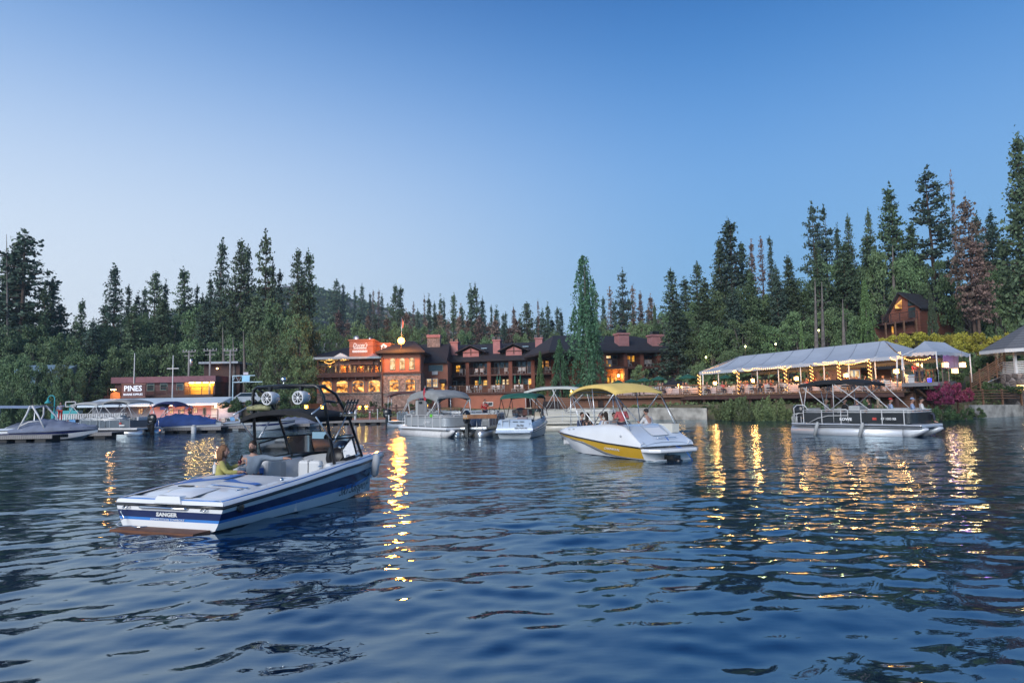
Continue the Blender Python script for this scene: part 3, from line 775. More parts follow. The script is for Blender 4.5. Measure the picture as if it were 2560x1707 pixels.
def mixed():
    """conifers standing among and before the leafy masses"""
    r = random.Random(21)
    rows = [('brown', [(850, 775), (872, 800), (920, 790), (965, 800), (1020, 790), (1060, 800), (1100, 790), (1125, 800), (1148, 790), (1172, 805), (1195, 795), (1218, 808), (1242, 800), (1268, 812), (1290, 800), (1330, 812), (1368, 818), (1515, 790), (1560, 785), (1605, 780)], 150, 34, 'rusty brown pine on the slope behind the lodge, {}'),
            ('slim', [(835, 790), (895, 775), (940, 785), (990, 775), (1040, 785), (1085, 778), (1158, 775), (1210, 782), (1255, 790), (1300, 788), (1340, 792), (1380, 795), (1535, 770), (1580, 765), (1620, 770)], 158, 22, 'grey green pine on the slope behind the lodge, {}'),
            ('full', [(1690, 740), (1765, 700), (1830, 720), (1880, 690), (1935, 660), (1975, 640), (2045, 620), (2110, 610), (2165, 590), (2195, 640), (2280, 560), (2520, 700), (1720, 800), (1900, 770), (2080, 730)], 93, 64, 'dark conifer among the leafy trees of the right hillside, {}'),
            ('full', [(30, 760), (75, 770), (110, 790), (240, 800), (330, 760), (410, 745), (520, 745), (580, 740), (640, 735), (700, 720), (735, 730)], 110, 60, 'dark conifer among the leafy trees of the left hillside, {}')]
    for kind, pts, Y, wp, lab in rows:
        for i, (px, top) in enumerate(sorted(pts)):
            tree(kind, px + r.uniform(-6, 6), top + r.uniform(-8, 8), wp * r.uniform(.8, 1.2), Y + r.uniform(-6, 6) * (2 if Y > 140 else .5), lab.format(ORD[i] if i < len(ORD) else 'rightmost'), 'conifers among the leafy trees')
    for i, (px, yt, yb, Yq) in enumerate(((2041, 730, 865, 80), (2058, 735, 860, 82), (2110, 770, 860, 84), (2440, 720, 815, 84), (2478, 740, 818, 84), (2492, 745, 820, 83), (2235, 640, 745, 92), (612, 850, 940, 98), (586, 860, 930, 99), (560, 840, 930, 100), (20, 640, 860, 108))):
        P, Q = at(px, yb, Yq), at(px - 3, yt, Yq); t = thing('bare_tree', BT[i], 'tree', P, 0, 'bare trunks between the crowns')
        part('trunk', BARKG, t, lambda b: b.tube([(0, 0, -3), (0, 0, 0), (Q - P) * .7, (Q - P) * 1.25], [.3, .24, .13, .03], 7)); part('stub', BARKG, t, lambda b: b.tube([(Q - P) * .8, (Q - P) * .85 + Vector((.9, -.2, .1))], [.05, .02], 4))
ORD = ['leftmost'] + [q + ' from left' for q in 'second third fourth fifth sixth seventh eighth ninth tenth eleventh twelfth thirteenth fourteenth fifteenth sixteenth seventeenth eighteenth nineteenth twentieth'.split()]
mixed()
def hill_scrub():
    r = np.random.default_rng(8); Cs = []
    for row in HILL[8:26:1]:
        for p in row[::1]:
            for _ in range(3):
                if r.random() < 0.5:
                    c = np.array(p) + r.normal(size=3) * (1.6, 2.5, 0.2); Cs.append(c + r.normal(size=(12, 3)) * (0.9, 0.9, 0.7) + (0, 0, 0.4))
    me = leaf_mesh('hill_scrub', np.concatenate(Cs), 0.75, LPINE, r)
    o = bpy.data.objects.new('hill_scrub', me); COL.objects.link(o); tag(o, 'low dark brush covering the far granite hill', 'brush', kind='stuff')
hill_scrub()
def undergrowth():
    """brush and leaf litter that closes the gaps between the tree trunks"""
    r = np.random.default_rng(9); Cs = []
    for _ in range(3400):
        x = r.uniform(-95, 75); d = r.uniform(16, 75) if x > 15 or x < -30 else r.uniform(36, 90)
        y = float(shoreY(x)) + d
        if x > 30 and y < 92 and r.random() < .6: continue
        c = np.array([x, y, gz(x, y) + r.uniform(0.2, 1.6)])
        Cs.append(c + r.normal(size=(16, 3)) * (0.9, 0.9, 0.6))
    me = leaf_mesh('undergrowth', np.concatenate(Cs), 0.3, LOAK, r)
    o = bpy.data.objects.new('undergrowth', me); COL.objects.link(o); tag(o, 'dense low brush under the trees on the wooded slopes', 'brush', kind='stuff')
undergrowth()
def grass():
    r = np.random.default_rng(19); Cs = []
    for _ in range(5200):
        x = r.uniform(-95, 62); d = r.uniform(-0.5, 13)
        y = float(shoreY(x)) + d
        if 0 < x < 18 and d < 3: continue
        c = np.array([x, y, gz(x, y) + 0.1]); Cs.append(c + r.normal(size=(7, 3)) * (0.35, 0.35, 0.12))
    me = leaf_mesh('grass', np.concatenate(Cs), 0.14, LREED, r)
    o = bpy.data.objects.new('grass', me); COL.objects.link(o); tag(o, 'rough grass and weeds along the lake bank', 'grass', kind='stuff')
grass()
# shore shrubs
def bushes(kind, rows, lab, group, zoff=0.0):
    rows = sorted(rows, key=lambda q: q[0])
    for i, (px, top, bot, wp, Y) in enumerate(rows):
        P = at(px, bot, Y); T = at(px, top, Y)
        plant(kind, (P.x, Y, P.z), T.z - P.z, wp * Y / FPX, lab.format(ORD[i] if i < len(ORD) else 'far right'), group)
bushes('reed', [(1800, 1000, 1050, 60, 64), (1835, 985, 1052, 70, 62.5), (1870, 978, 1054, 70, 61.5), (1910, 985, 1055, 70, 60.5), (1945, 990, 1056, 60, 60), (1985, 1000, 1054, 60, 59), (1860, 1012, 1056, 80, 60.5), (1925, 1010, 1056, 70, 60), (1815, 1020, 1050, 50, 63)], 'feathery grey green willow shrub left of the black topped pontoon, {}', 'willow shrubs on the bank')
bushes('bush', [(1770, 1010, 1024, 50, 68), (1960, 1010, 1050, 40, 60), (2060, 1005, 1050, 60, 58), (2110, 1008, 1052, 60, 56), (2170, 985, 1052, 50, 55), (2215, 1000, 1052, 60, 54), (2260, 1010, 1052, 60, 53.5), (2300, 1015, 1050, 60, 53.5), (2020, 1000, 1045, 50, 59)], 'dark green bush on the bank behind the black topped pontoon, {}', 'bushes on the bank')
bushes('bush', [(2330, 1000, 1052, 60, 54), (2370, 1005, 1052, 60, 54.5), (2410, 1010, 1050, 60, 55), (2445, 1012, 1044, 40, 57), (2355, 1022, 1054, 50, 53.5), (2395, 1025, 1054, 50, 54)], 'light green ivy bush spilling to the water under the magenta shrub, {}', 'ivy bushes by the right wall')
bushes('magenta', [(2350, 945, 1000, 70, 55), (2385, 940, 1000, 70, 55.5), (2415, 960, 1005, 60, 56), (2365, 965, 1010, 70, 54.5)], 'magenta flowering shrub below the small tent, {}', 'magenta flowering shrubs')
bushes('yellow', [(2215, 838, 862, 50, 74), (2250, 825, 870, 60, 73), (2290, 818, 868, 70, 72), (2335, 825, 872, 60, 71), (2375, 822, 875, 60, 71), (2415, 815, 880, 70, 70), (2450, 818, 880, 70, 69), (2490, 828, 885, 60, 68), (2525, 815, 880, 60, 70), (2465, 850, 890, 60, 67), (2400, 850, 885, 60, 69)], 'yellow green hedge shrub above the tents, {}', 'yellow green hedge')
bushes('bush', [(2430, 880, 935, 60, 66), (2465, 870, 930, 60, 67), (2500, 865, 925, 60, 68), (2440, 930, 985, 60, 62), (2480, 945, 985, 60, 61), (2395, 915, 960, 50, 64), (2530, 955, 985, 60, 60)], 'dark leafy bush on the slope between the small tent and the gazebo, {}', 'bushes on the gazebo slope')
bushes('bush', [(836, 1000, 1016, 18, 90), (858, 998, 1018, 20, 90), (900, 1006, 1026, 22, 88), (933, 998, 1018, 24, 88), (952, 1012, 1030, 24, 87), (970, 1000, 1020, 24, 88), (1030, 1004, 1024, 28, 88), (1050, 1006, 1026, 26, 88), (1072, 992, 1008, 24, 88)], 'rounded dark bush at the foot of the stone restaurant wall, {}', 'bushes at the foot of the restaurant')
bushes('bush', [(590, 985, 1030, 60, 80), (640, 985, 1032, 60, 80), (690, 970, 1030, 70, 82), (735, 975, 1030, 60, 82), (560, 1000, 1020, 40, 82), (770, 960, 1010, 50, 88)], 'bush on the grassy bank behind the wakeboard tower, {}', 'bushes on the bank by the parking')
bushes('bush', [(1790, 905, 930, 50, 78), (1840, 895, 925, 60, 80), (1900, 880, 920, 60, 82), (1960, 870, 905, 60, 84), (2040, 860, 890, 60, 84), (2100, 855, 885, 60, 82), (1735, 930, 960, 40, 78)], 'bush behind the long tent roof, {}', 'bushes behind the long tent')
# ================================================================== BUILDINGS
PINK = mat('pink_stucco', (0.36, 0.17, 0.17), 0.85, var=0.15, scale=1.5, bump=0.3)
FRAMEG = mat('grey_green_frame', (0.16, 0.2, 0.18), 0.6, var=0.1)
FRAMEW = mat('white_door_frame', (0.62, 0.66, 0.66), 0.5, var=0.05)
GLASS = mat('dusk_glass', (0.03, 0.05, 0.055), 0.08, var=0.3, scale=2, spec=0.9)
LIT = lit_window('lit_dining_pane', (0.05, 0.012, 0.002), (0.55, 0.19, 0.02), (1.0, 0.55, 0.15), 1.9, 1.7)
LITY = lit_window('lit_room_pane', (0.25, 0.09, 0.01), (0.85, 0.38, 0.04), (1.0, 0.62, 0.15), 1.2, 1.2)
LITW = lit_window('lit_pale_pane', (0.35, 0.16, 0.05), (0.85, 0.52, 0.2), (1.0, 0.78, 0.46), 1.1, 1.8)
def arch_pts(x0, x1, z0, z1, k=0.5, n=10):
    """outline of an arched opening, springing at z1 - k*half width"""
    h = (x1 - x0) / 2 * k; cx = (x0 + x1) / 2
    pts = [(x0, z0), (x1, z0), (x1, z1 - h)]
    pts += [(cx + (x1 - x0) / 2 * math.cos(math.pi * i / n), z1 - h + h * math.sin(math.pi * i / n)) for i in range(1, n)]
    pts.append((x0, z1 - h)); return pts
def window(parent, x0, x1, z0, z1, y, pane, frame=FRAMEG, arch=0.0, bars=(0.0,), transom=0.0, M=None, proud=0.06, name='window', label=None, fw=0.09):
    """frame proud of the wall, glass set back inside it; front faces -y"""
    b = MB(); b.mat(frame); b.M = M
    pts = arch_pts(x0, x1, z0, z1, arch) if arch else [(x0, z0), (x1, z0), (x1, z1), (x0, z1)]
    cx = (x0 + x1) / 2; cz = (z0 + z1) / 2
    inner = [(cx + (px - cx) * (1 - 2 * fw / (x1 - x0)), cz + (pz - cz) * (1 - 2 * fw / (z1 - z0))) for px, pz in pts]
    n = len(pts)
    for i in range(n):
        j = (i + 1) % n
        a, c, d, e = pts[i], pts[j], inner[j], inner[i]
        b.add([(a[0], y - proud, a[1]), (c[0], y - proud, c[1]), (d[0], y - proud, d[1]), (e[0], y - proud, e[1]),
               (a[0], y, a[1]), (c[0], y, c[1]), (d[0], y + 0.05, d[1]), (e[0], y + 0.05, e[1])], [(0, 1, 2, 3), (0, 4, 5, 1), (3, 2, 6, 7)])
    for t in bars:
        if t: xx = x0 + (x1 - x0) * t; b.box(xx - 0.03, y - proud + .01, z0 + fw, xx + 0.03, y - .004, z1 - fw)
    if transom:
        zz = z0 + (z1 - z0) * transom; b.box(x0 + fw, y - proud + .005, zz - 0.05, x1 - fw, y - .006, zz + 0.05)
    o = b.build(name, parent)
    if label: o['label'] = label
    g = MB(); g.mat(pane); g.M = M
    g.add([(p[0], y - 0.012, p[1]) for p in inner], [tuple(range(n))])
    g.build('pane', o)
    return o
def railing(parent, pts, h, m, name='railing', post=1.6, rails=5, pr=0.045, rr=0.018, cap=True):
    """rails and posts following a polyline of deck points"""
    b = MB(); b.mat(m)
    for p, q in zip(pts[:-1], pts[1:]):
        p, q = Vector(p), Vector(q); Lg = (q - p).length; n = max(1, round(Lg / post))
        for i in range(n + 1):
            c = p.lerp(q, i / n); b.box(c.x - pr, c.y - pr, c.z, c.x + pr, c.y + pr, c.z + h)
        for k in range(rails):
            z = h * (k + 1) / (rails + 0.2); b.beam(p + Vector((0, 0, z)), q + Vector((0, 0, z)), rr * 2)
        if cap: b.beam(p + Vector((0, 0, h + .02)), q + Vector((0, 0, h + .02)), 0.12, 0.05)
    return b.build(name, parent)
def gable_roof(b, x0, x1, yf, yb, ze, zr, over=0.5, hipl=0.0, hipr=0.0, th=0.2):
    """roof with ridge along x between yf (front) and yb; hips shorten the ridge"""
    ym = (yf + yb) / 2; x0 -= over; x1 += over; yf -= over; yb += over
    A = (x0 + hipl, ym, zr); B = (x1 - hipr, ym, zr)
    P = [(x0, yf, ze), (x1, yf, ze), (x1, yb, ze), (x0, yb, ze)]
    Q = [(p[0], p[1], p[2] - th) for p in P]
    b.add([A, B] + P + Q, [(2, 3, 1, 0), (4, 5, 0, 1), (5, 2, 0), (3, 4, 1), (6, 7, 3, 2), (7, 8, 4, 3), (8, 9, 5, 4), (9, 6, 2, 5), (9, 8, 7, 6)])
def sign_letters(s, size, pos, parent, m, xdir=(1, 0, 0), **k):
    return text(s, size, m, parent, TM(pos, xdir), **k)

# ---------- restaurant -------------------------------------------------------
YR = 98.0
def X(px, Y=YR): return xat(px, Y)
def Z(px, py, Y=YR): return zat(px, py, Y)
rest = thing('hotel_restaurant', 'stone and red stucco lakeside restaurant with arched windows and lit upper terrace', 'building')
xa, xb, xc = X(792), X(957), X(1055)
zst = Z(870, 984); zfl = Z(870, 937); zpat = Z(870, 933); zeav = Z(870, 896)
def f(b):
    b.box(xa, YR, -0.5, xb, YR + 14, zst)
    b.box(xa - .1, YR - .12, zst, xb, YR + 14, zst + 0.14)
part('stone_base', STONE, rest, f)
def f(b): b.box(xa, YR, zst + .14, xb, YR + 14, zfl)
part('wall', SIDINGO, rest, f)
for p0, p1 in ((801.4, 831), (840, 871), (880, 911.6), (920, 952)):
    window(rest, X(p0), X(p1), Z(870, 982), Z(870, 950), YR, LIT, FRAMEG, arch=0.45, transom=0.68)
# tower
zt = Z(1005, 932.5); zte = Z(1005, 886)
def f(b):
    b.box(xb, YR - 1.2, -0.5, xc, YR + 15, zt)
    b.box(xb - .06, YR - 1.32, Z(1005, 982), xc + .08, YR + 15.1, Z(1005, 980))
part('stone_tower', STONE, rest, f)
def f(b):
    b.box(xb + .05, YR - 1.1, zt, xc - .05, YR + 14, zte + .4)
part('wall', SIDINGO, rest, f)
def f(b):
    b.box(xb - .1, YR - 1.35, zt - .12, xc + .1, YR - 1.0, zt + .12)
    for x in (xb + .0, xc - .14): b.box(x, YR - 1.26, zt + .12, x + .16, YR - 1.08, zte)
part('string_course', TRIMD, rest, f)
for p0, p1 in ((975, 989), (999, 1013), (1023, 1037)):
    window(rest, X(p0, YR - 1.1), X(p1, YR - 1.1), Z(1005, 924, YR - 1.1), Z(1005, 894, YR - 1.1), YR - 1.1, LITW, FRAMEG, arch=0.8, transom=0.72, fw=.07)
for p0, p1 in ((973, 998), (1013, 1039)):
    window(rest, X(p0, YR - 1.2), X(p1, YR - 1.2), Z(1005, 979, YR - 1.2), Z(1005, 946, YR - 1.2), YR - 1.2, LIT, FRAMEG, arch=0.5, transom=0.66)
# tower roof and the long roof behind
def f(b):
    gable_roof(b, xb, xc, YR - 1.2, YR + 13, zte + .3, Z(1005, 853, YR + 6), .7, 2.6, 2.6)
part('roof', ROOF, rest, f)
def f(b):
    gable_roof(b, X(1000, 106), X(1118, 106), YR + 3, YR + 18, Z(1080, 905, 101), Z(1080, 862, 110), .5, 3.5, .2)
part('roof', ROOF, rest, f)
def f(b):
    gable_roof(b, X(796, 106), X(960, 106), YR + 1.5, YR + 16, Z(870, 893, 100), Z(870, 866, 106), .4, 5.5, .2)
part('roof', ROOF, rest, f)
# terrace: floor, posts, awning roof, back wall
def f(b):
    b.box(xa - .3, YR - .7, zfl, xb - .02, YR + 6, zpat)
    b.box(xa - .3, YR - .8, zfl - .35, xb - .02, YR - .7, zpat + .05)
    for t in np.linspace(0, 1, 9): xx = xa - .2 + (xb - xa) * t; b.box(xx - .08, YR - .66, zfl - .7, xx + .08, YR - .02, zfl - .0)
part('terrace_floor', TRIMD, rest, f)
def f(b):
    b.box(xa - .35, YR - .8, zeav, xb + .1, YR + 5, zeav + .14)
part('terrace_roof', mat('grey_green_metal', (0.25, 0.3, 0.32), 0.5, 0.3, var=.1), rest, f)
def f(b):
    b.box(xa - .35, YR - .86, zeav - .12, xb - .0, YR - .8, zeav + .2)
    b.beam((xa - .3, YR - .7, zeav - .06), (xa - .3, YR + 5, zeav - .06), .12)
part('fascia', mat('steel_blue_fascia', (0.3, 0.36, 0.4), .5, var=.1), rest, f)
def f(b):
    for px in (793.5, 846, 897, 948): x = X(px, YR - .6); b.box(x - .06, YR - .6, zpat, x + .06, YR - .48, zeav)
part('terrace_posts', TRIMD, rest, f)
OCHRE = mat('ochre_wall', (0.42, 0.19, 0.07), 0.85, var=0.15, scale=1)
def f(b): b.box(xa + 2.2, YR + 5.0, zpat, xb - .1, YR + 5.2, zeav + .3)
part('terrace_back_wall', OCHRE, rest, f)
for p0, p1, pn in ((836, 853, LITW), (872, 894, LITW), (908, 930, LITW), (949, 957, LITW)):
    window(rest, X(p0, 103), X(p1, 103), zpat + .3, Z(870, 911, 103), YR + 5.0, pn, OCHRE, bars=(.5,))
def f(b):
    for p0, p1 in ((836, 879), (881, 901), (903, 945)):
        b.box(X(p0, 98.5), YR + .6, zeav - .95, X(p1, 98.5), YR + .64, zeav - .25)
part('awning_panels', mat('pale_red_canvas', (0.5, 0.3, 0.22), .8, var=.2), rest, f)
railing(rest, [(xa - .25, YR + 5, zpat), (xa - .25, YR - .62, zpat), (xb - .1, YR - .62, zpat)], 1.0, TRIMD, rails=9, post=1.2)
for px in (825, 861, 902.5, 936):
    x = X(px, 102.8); s = thing('wall_sconce', f'glowing up and down wall light on the restaurant terrace, at pillar {px}', 'lamp', (x, YR + 4.85, Z(px, 915, 102.8)), 0, 'wall lights on the restaurant terrace')
    part('shade', TRIMD, s, lambda b: b.lathe([(.14, -.1), (.17, 0), (.14, .1)], n=8))
    part('bulb', mat('sconce_bulb', (1, .6, .2), emit=(1, .38, .05), estr=8), s, lambda b: b.lathe([(.02, -.2), (.11, -.16), (.11, .16), (.02, .2)], n=8))
    s['label'] = {825: 'leftmost', 861: 'second from left', 902.5: 'third from left', 936: 'rightmost'}[px] + ' glowing wall light on the upper restaurant terrace'
    lamp('terrace_glow', (x, YR + 4.4, Z(px, 915, 102.8)), 130, (1, .5, .12))
# parapet box with lettering
def f(b):
    x0, x1 = X(870, 97.5), X(930, 97.5); z0, z1 = Z(900, 886, 99), Z(900, 853, 99)
    b.box(x0, YR + .2, z0 - 1.5, x1, YR + 7, z1); b.box(x0 - .15, YR + .05, z1, x1 + .15, YR + 7.1, z1 + .2)
    b.box(x1 + .003, YR + 3, z0 - 1.5, X(978, 101), YR + 9, z1 - .1)
part('parapet_wall', SIDINGO, rest, f)
PW = mat('pale_letters', (0.75, 0.76, 0.78), 0.5, emit=(.8, .85, 1), estr=.15)
sign_letters("Ducey's", .78, (X(899, 98), YR + .17, Z(899, 862.5, 98)), rest, PW, shear=.35, sx=.85, bold=.008)
def f(b):
    for zz, h, n, x0p, x1p in ((Z(899, 869.5, 98), .16, 18, 883, 916), (Z(899, 878, 98), .19, 20, 880, 918)):
        xx0, xx1 = X(x0p, 98), X(x1p, 98)
        for i in range(n):
            xx = xx0 + (xx1 - xx0) * i / n; hh = h * (0.75 + .25 * ((i * 7) % 3) / 2)
            b.box(xx, YR + .15, zz - hh, xx + (xx1 - xx0) / n * .7, YR + .2, zz + hh)
part('lettering', PW, rest, f)
def f(b):
    x0, x1 = X(951, 100), X(964, 100); z0, z1 = Z(957, 877, 100), Z(957, 864, 100)
    b.box(x0, YR + 2.6, z0, x1, YR + 2.9, z1); b.add([(x0 - .15, YR + 2.55, z1), (x1 + .15, YR + 2.55, z1), ((x0 + x1) / 2, YR + 2.55, z1 + .35), (x0 - .15, YR + 2.9, z1), (x1 + .15, YR + 2.9, z1), ((x0 + x1) / 2, YR + 2.9, z1 + .35)], [(0, 1, 2), (5, 4, 3), (0, 2, 5, 3), (1, 4, 5, 2)])
part('ship_emblem_board', mat('lit_white_board', (.8, .82, .85), .5, emit=(.8, .85, 1), estr=.45), rest, f)
def f(b):
    cx = X(957.5, 100); zz = Z(957, 867.5, 100); b.box(cx - .3, YR + 2.56, zz - .22, cx + .3, YR + 2.6, zz - .06); b.add([(cx - .22, YR + 2.57, zz), (cx + .22, YR + 2.57, zz), (cx, YR + 2.57, zz + .32)], [(0, 1, 2)])
part('emblem', TRIMD, rest, f)
def f(b):
    b.lathe([(.5, 0), (.42, .12), (.1, .22)], (X(886, 101), YR + 4, Z(886, 845, 101)), 12, (-.3, -1, .2)); b.tube([(X(886, 101), YR + 4.1, Z(886, 853, 101)), (X(886, 101), YR + 4.1, Z(886, 846, 101))], .05)
part('satellite_dish', ALU, rest, f)
def f(b):
    b.tube([(X(925, 101), YR + 3, Z(925, 854, 101)), (X(925, 101), YR + 3, Z(925, 843, 101))], .18, 10)
part('vent_pipe', ALU, rest, f)
def f(b):
    x0, x1 = X(1071, 108), X(1103, 108); zz = Z(1087, 845, 108)
    b.box(x0, 107, zz - 2.2, x1, 109, zz)
part('chimney', STONE, rest, f)
def f(b):
    x0, x1 = X(1070, 108), X(1104, 108); zz = Z(1087, 845, 108); b.box(x0, 106.8, zz, x1, 109.2, zz + .45)
part('chimney_cap', PINK, rest, f)
# vents in the low roof edge
for px, m in ((856, FRAMEW), (936, PINK)):
    def f(b, px=px):
        x = X(px, 99); zz = Z(px, 893, 99); b.prism([(x - 1.0, YR - .2, zz), (x + 1.0, YR - .2, zz), (x, YR - .2, zz + .55)], (0, 2, 0))
    part('roof_vent', m, rest, f)
# right link block
xl0, xl1 = X(1055, 101), X(1120, 101)
def f(b): b.box(xl0 - .6, 101, -.2, xl1, 112, Z(1090, 903, 101))
part('wall', SIDINGO, rest, f)
window(rest, X(1072, 101), X(1108, 101), Z(1090, 928, 101), Z(1090, 912, 101), 101, GLASS, FRAMEG)
window(rest, X(1066, 101), X(1080, 101), Z(1075, 968, 101), Z(1075, 946, 101), 101, LITW, FRAMEW, bars=(.5,), transom=.5)
window(rest, X(1082, 101), X(1095, 101), Z(1088, 968, 101), Z(1088, 946, 101), 101, LITW, FRAMEW, bars=(.5,), transom=.5)
window(rest, X(1103, 101), X(1112.5, 101), Z(1108, 978, 101), Z(1108, 958, 101), 101, LITY, TRIMD, name='door', fw=.05)
def f(b):
    x0, x1 = X(1098, 100.5), X(1115, 100.5); z0, z1 = Z(1106, 956.5, 100.5), Z(1106, 947, 100.5)
    b.prism([(x0, 101, z0), (x0, 100, z0), (x0, 101, z1)], (x1 - x0, 0, 0))
part('awning', ROOF, rest, f)
def f(b):
    for px, py, hw in ((1088, 932.5, .42), (1077, 975, .42)): x = X(px, 101); zz = Z(px, py, 101); b.box(x - hw, 100.75, zz - .25, x + hw, 101.02, zz + .25)
part('air_conditioner', WHITED, rest, f)
def f(b): x = X(956.5, 97); b.tube([(x, YR - 1.35, 0), (x, YR - 1.35, zeav)], .09, 6)
part('downpipe', TRIMD, rest, f)
for p0, p1 in ((824, 845), (864, 893)):
    window(rest, X(p0), X(p1), Z(870, 1010.5), Z(870, 1002), YR, GLASS, FRAMEW, bars=(.5,), fw=.06)
# the great lamp on the roof
lp = at(1003, 852, 97.5)
t = thing('roof_lamp', 'brilliant orange globe lamp on a post above the restaurant roof', 'lamp', lp)
part('globe', mat('orange_globe', (1, .7, .3), emit=(1.0, .36, .05), estr=16), t, lambda b: b.lathe([(.02, -.52), (.37, -.37), (.52, 0), (.37, .37), (.02, .52)], n=16))  # globe made oversized, so its shape carries the lamp's glare
part('post', TRIMD, t, lambda b: b.tube([(0, 0, -1.6), (0, 0, -.28)], .06))
lamp('roof_lamp_fill', lp + Vector((0, -3.2, .2)), 4200, (1, .32, .04), .5)  # added light, set forward of the globe so the facade catches it
t = thing('flagpole', 'thin flagpole with a small flag behind the bright roof lamp', 'flagpole', at(1004, 850, 100))
part('pole', ALU, t, lambda b: b.tube([(0, 0, -1), (0, 0, 3.4)], .04, 6))
part('flag', mat('pink_flag', (.5, .2, .2), .8), t, lambda b: b.grid([[(0.04, 0, 3.2), (.14, .1, 2.8), (.1, .05, 1.9)], [(.05, .02, 3.2), (.32, .1, 2.6), (.2, -.05, 1.7)]]))

# ---------- lodge wings ------------------------------------------------------
def deckchair():
    t = thing('balcony_chair', 'x', 'chair')
    part('seat', WPLAS, t, lambda b: b.box(-.26, -.25, .38, .26, .25, .44))
    part('backrest', WPLAS, t, lambda b: b.box(-.26, .22, .44, .26, .28, .98))
    for sx in (-1, 1):
        for sy in (-1, 1): part('leg', WPLAS, t, lambda b: b.beam((sx * .23, sy * .22, 0), (sx * .22, sy * .2, .4), .05))
    return t
CH0 = deckchair(); CHUSED = [False]
def chair_at(p, rz, label, group, s=1.0):
    o = copy_tree(CH0) if CHUSED[0] else CH0
    CHUSED[0] = True; o.location = p; o.rotation_euler = (0, 0, rz); o.scale = (s, s, s); o['label'] = label; o['group'] = group; return o
def wing(nm, label, pa, Ya, pb, Yb, ze_py, zf_py, zg, posts, zr_py, depth=12, hip=(0.2, .2)):
    A = Vector((xat(pa, Ya), Ya, 0)); B = Vector((xat(pb, Yb), Yb, 0))
    ang = math.atan2(B.y - A.y, B.x - A.x); Lw = (B - A).length
    root = thing(nm, label, 'building', A, ang)
    def hit(px, py, v):
        d = ray(px, py); n = Vector((-math.sin(ang), math.cos(ang)))
        t = (A.x * n.x + A.y * n.y + v) / (d.x * n.x + d.y * n.y); return CAMPOS + d * t
    def u(px, v=0.0):  # distance along the facade (v behind it) where the photo column px meets it
        P = hit(px, 1000 - .0184 * (px - 1280), v); return (P.x - A.x) * math.cos(ang) + (P.y - A.y) * math.sin(ang)
    def zz(px, py, v=0.0): return hit(px, py, v).z
    return root, u, zz, Lw, A, ang
lod, U, ZZ, LW, A1, ang1 = wing('lodge', 'long two storey red brown lodge with balconies, pink chimneys and dormers', 1118, 107, 1400, 103, 0, 0, 0, 0, 0)
ze = ZZ(1250, 899); z2 = ZZ(1250, 934.5); z1g = ZZ(1250, 975.5); zsl = ZZ(1250, 939)
def f(b):
    b.box(0, 2.0, -.5, LW, 12, ze)
    b.box(0, 0, -.5, .3, 2.0, ze)
part('wall', SIDING, lod, f)
def f(b): b.box(-.1, -.1, zsl, LW + 1, 2.0, z2)
part('balcony_floor', TRIMD, lod, f)
def f(b): gable_roof(b, -1.5, LW + 2, 0, 12, ze + .1, ZZ(1250, 862) + .75, .6, .3, .3, .3)
part('roof', ROOF, lod, f)
postpx = (1118, 1170, 1224, 1278, 1334, 1385)
for i_, px in enumerate(postpx): part('pillar', SIDING, lod, lambda b: [b.box(U(px) - .28, -.15, z1g - .4, U(px) + .28, .45, ze - .0)] + ([b.box(U(px) - .1, .45, z1g - .4, U(px) + .1, 2.0, ze)] if i_ else []))
for a, c in zip(postpx[:-1], postpx[1:]):
    railing(lod, [(U(a) + .3, 0, z2), (U(c) - .3, 0, z2)], .95, TRIMD, rails=6, post=1.9, name='balcony_railing')
for p0, p1, py0, py1, pn, fr, nmx in ((1140, 1153, 931, 912, LITY, TRIMD, 'window'), (1155, 1167, 931, 912, GLASS, FRAMEG, 'window'), (1184, 1196, 925, 907, GLASS, FRAMEG, 'window'), (1197, 1209, 925, 907, GLASS, FRAMEG, 'window'), (1211, 1223, 936, 907, GLASS, FRAMEW, 'door'),
     (1238, 1250, 936, 906, GLASS, FRAMEW, 'door'), (1251, 1263, 921, 905, GLASS, FRAMEG, 'window'), (1264, 1276, 921, 905, GLASS, FRAMEG, 'window'), (1292, 1305, 919, 903, GLASS, FRAMEG, 'window'), (1306, 1318, 919, 903, GLASS, FRAMEG, 'window'), (1320, 1333, 933, 902, GLASS, FRAMEW, 'door'),
     (1354, 1362, 920, 901, LITY, TRIMD, 'window'), (1364, 1376, 919, 901, LITY, TRIMD, 'window'),
     (1131, 1143, 975, 952, GLASS, FRAMEW, 'door'), (1144, 1156, 966, 952, GLASS, FRAMEG, 'window'), (1157, 1168, 966, 952, GLASS, FRAMEG, 'window'),
     (1187, 1198, 965, 950, LITY, FRAMEG, 'window'), (1199, 1206, 965, 950, LITY, FRAMEG, 'window'), (1208, 1220, 965, 949, LITY, FRAMEG, 'window'), (1239, 1251, 964, 949, LITY, FRAMEG, 'window'), (1256, 1264, 962, 947, LITW, FRAMEG, 'window'), (1266, 1277, 962, 947, LITW, FRAMEG, 'window'),
     (1296, 1304, 961, 947, LITW, FRAMEG, 'window'), (1308, 1320, 961, 946, GLASS, FRAMEG, 'window'), (1321, 1333, 972, 945, LIT, FRAMEW, 'door')):
    window(lod, U(p0, 2), U(p1, 2), ZZ((p0 + p1) / 2, py0, 2), ZZ((p0 + p1) / 2, py1, 2), 2.0, pn, fr, name=nmx, fw=.1, transom=0 if nmx == 'door' else .5)
GREEN = mat('dark_green_canvas', (0.015, 0.1, 0.07), 0.8, var=0.25, scale=3)
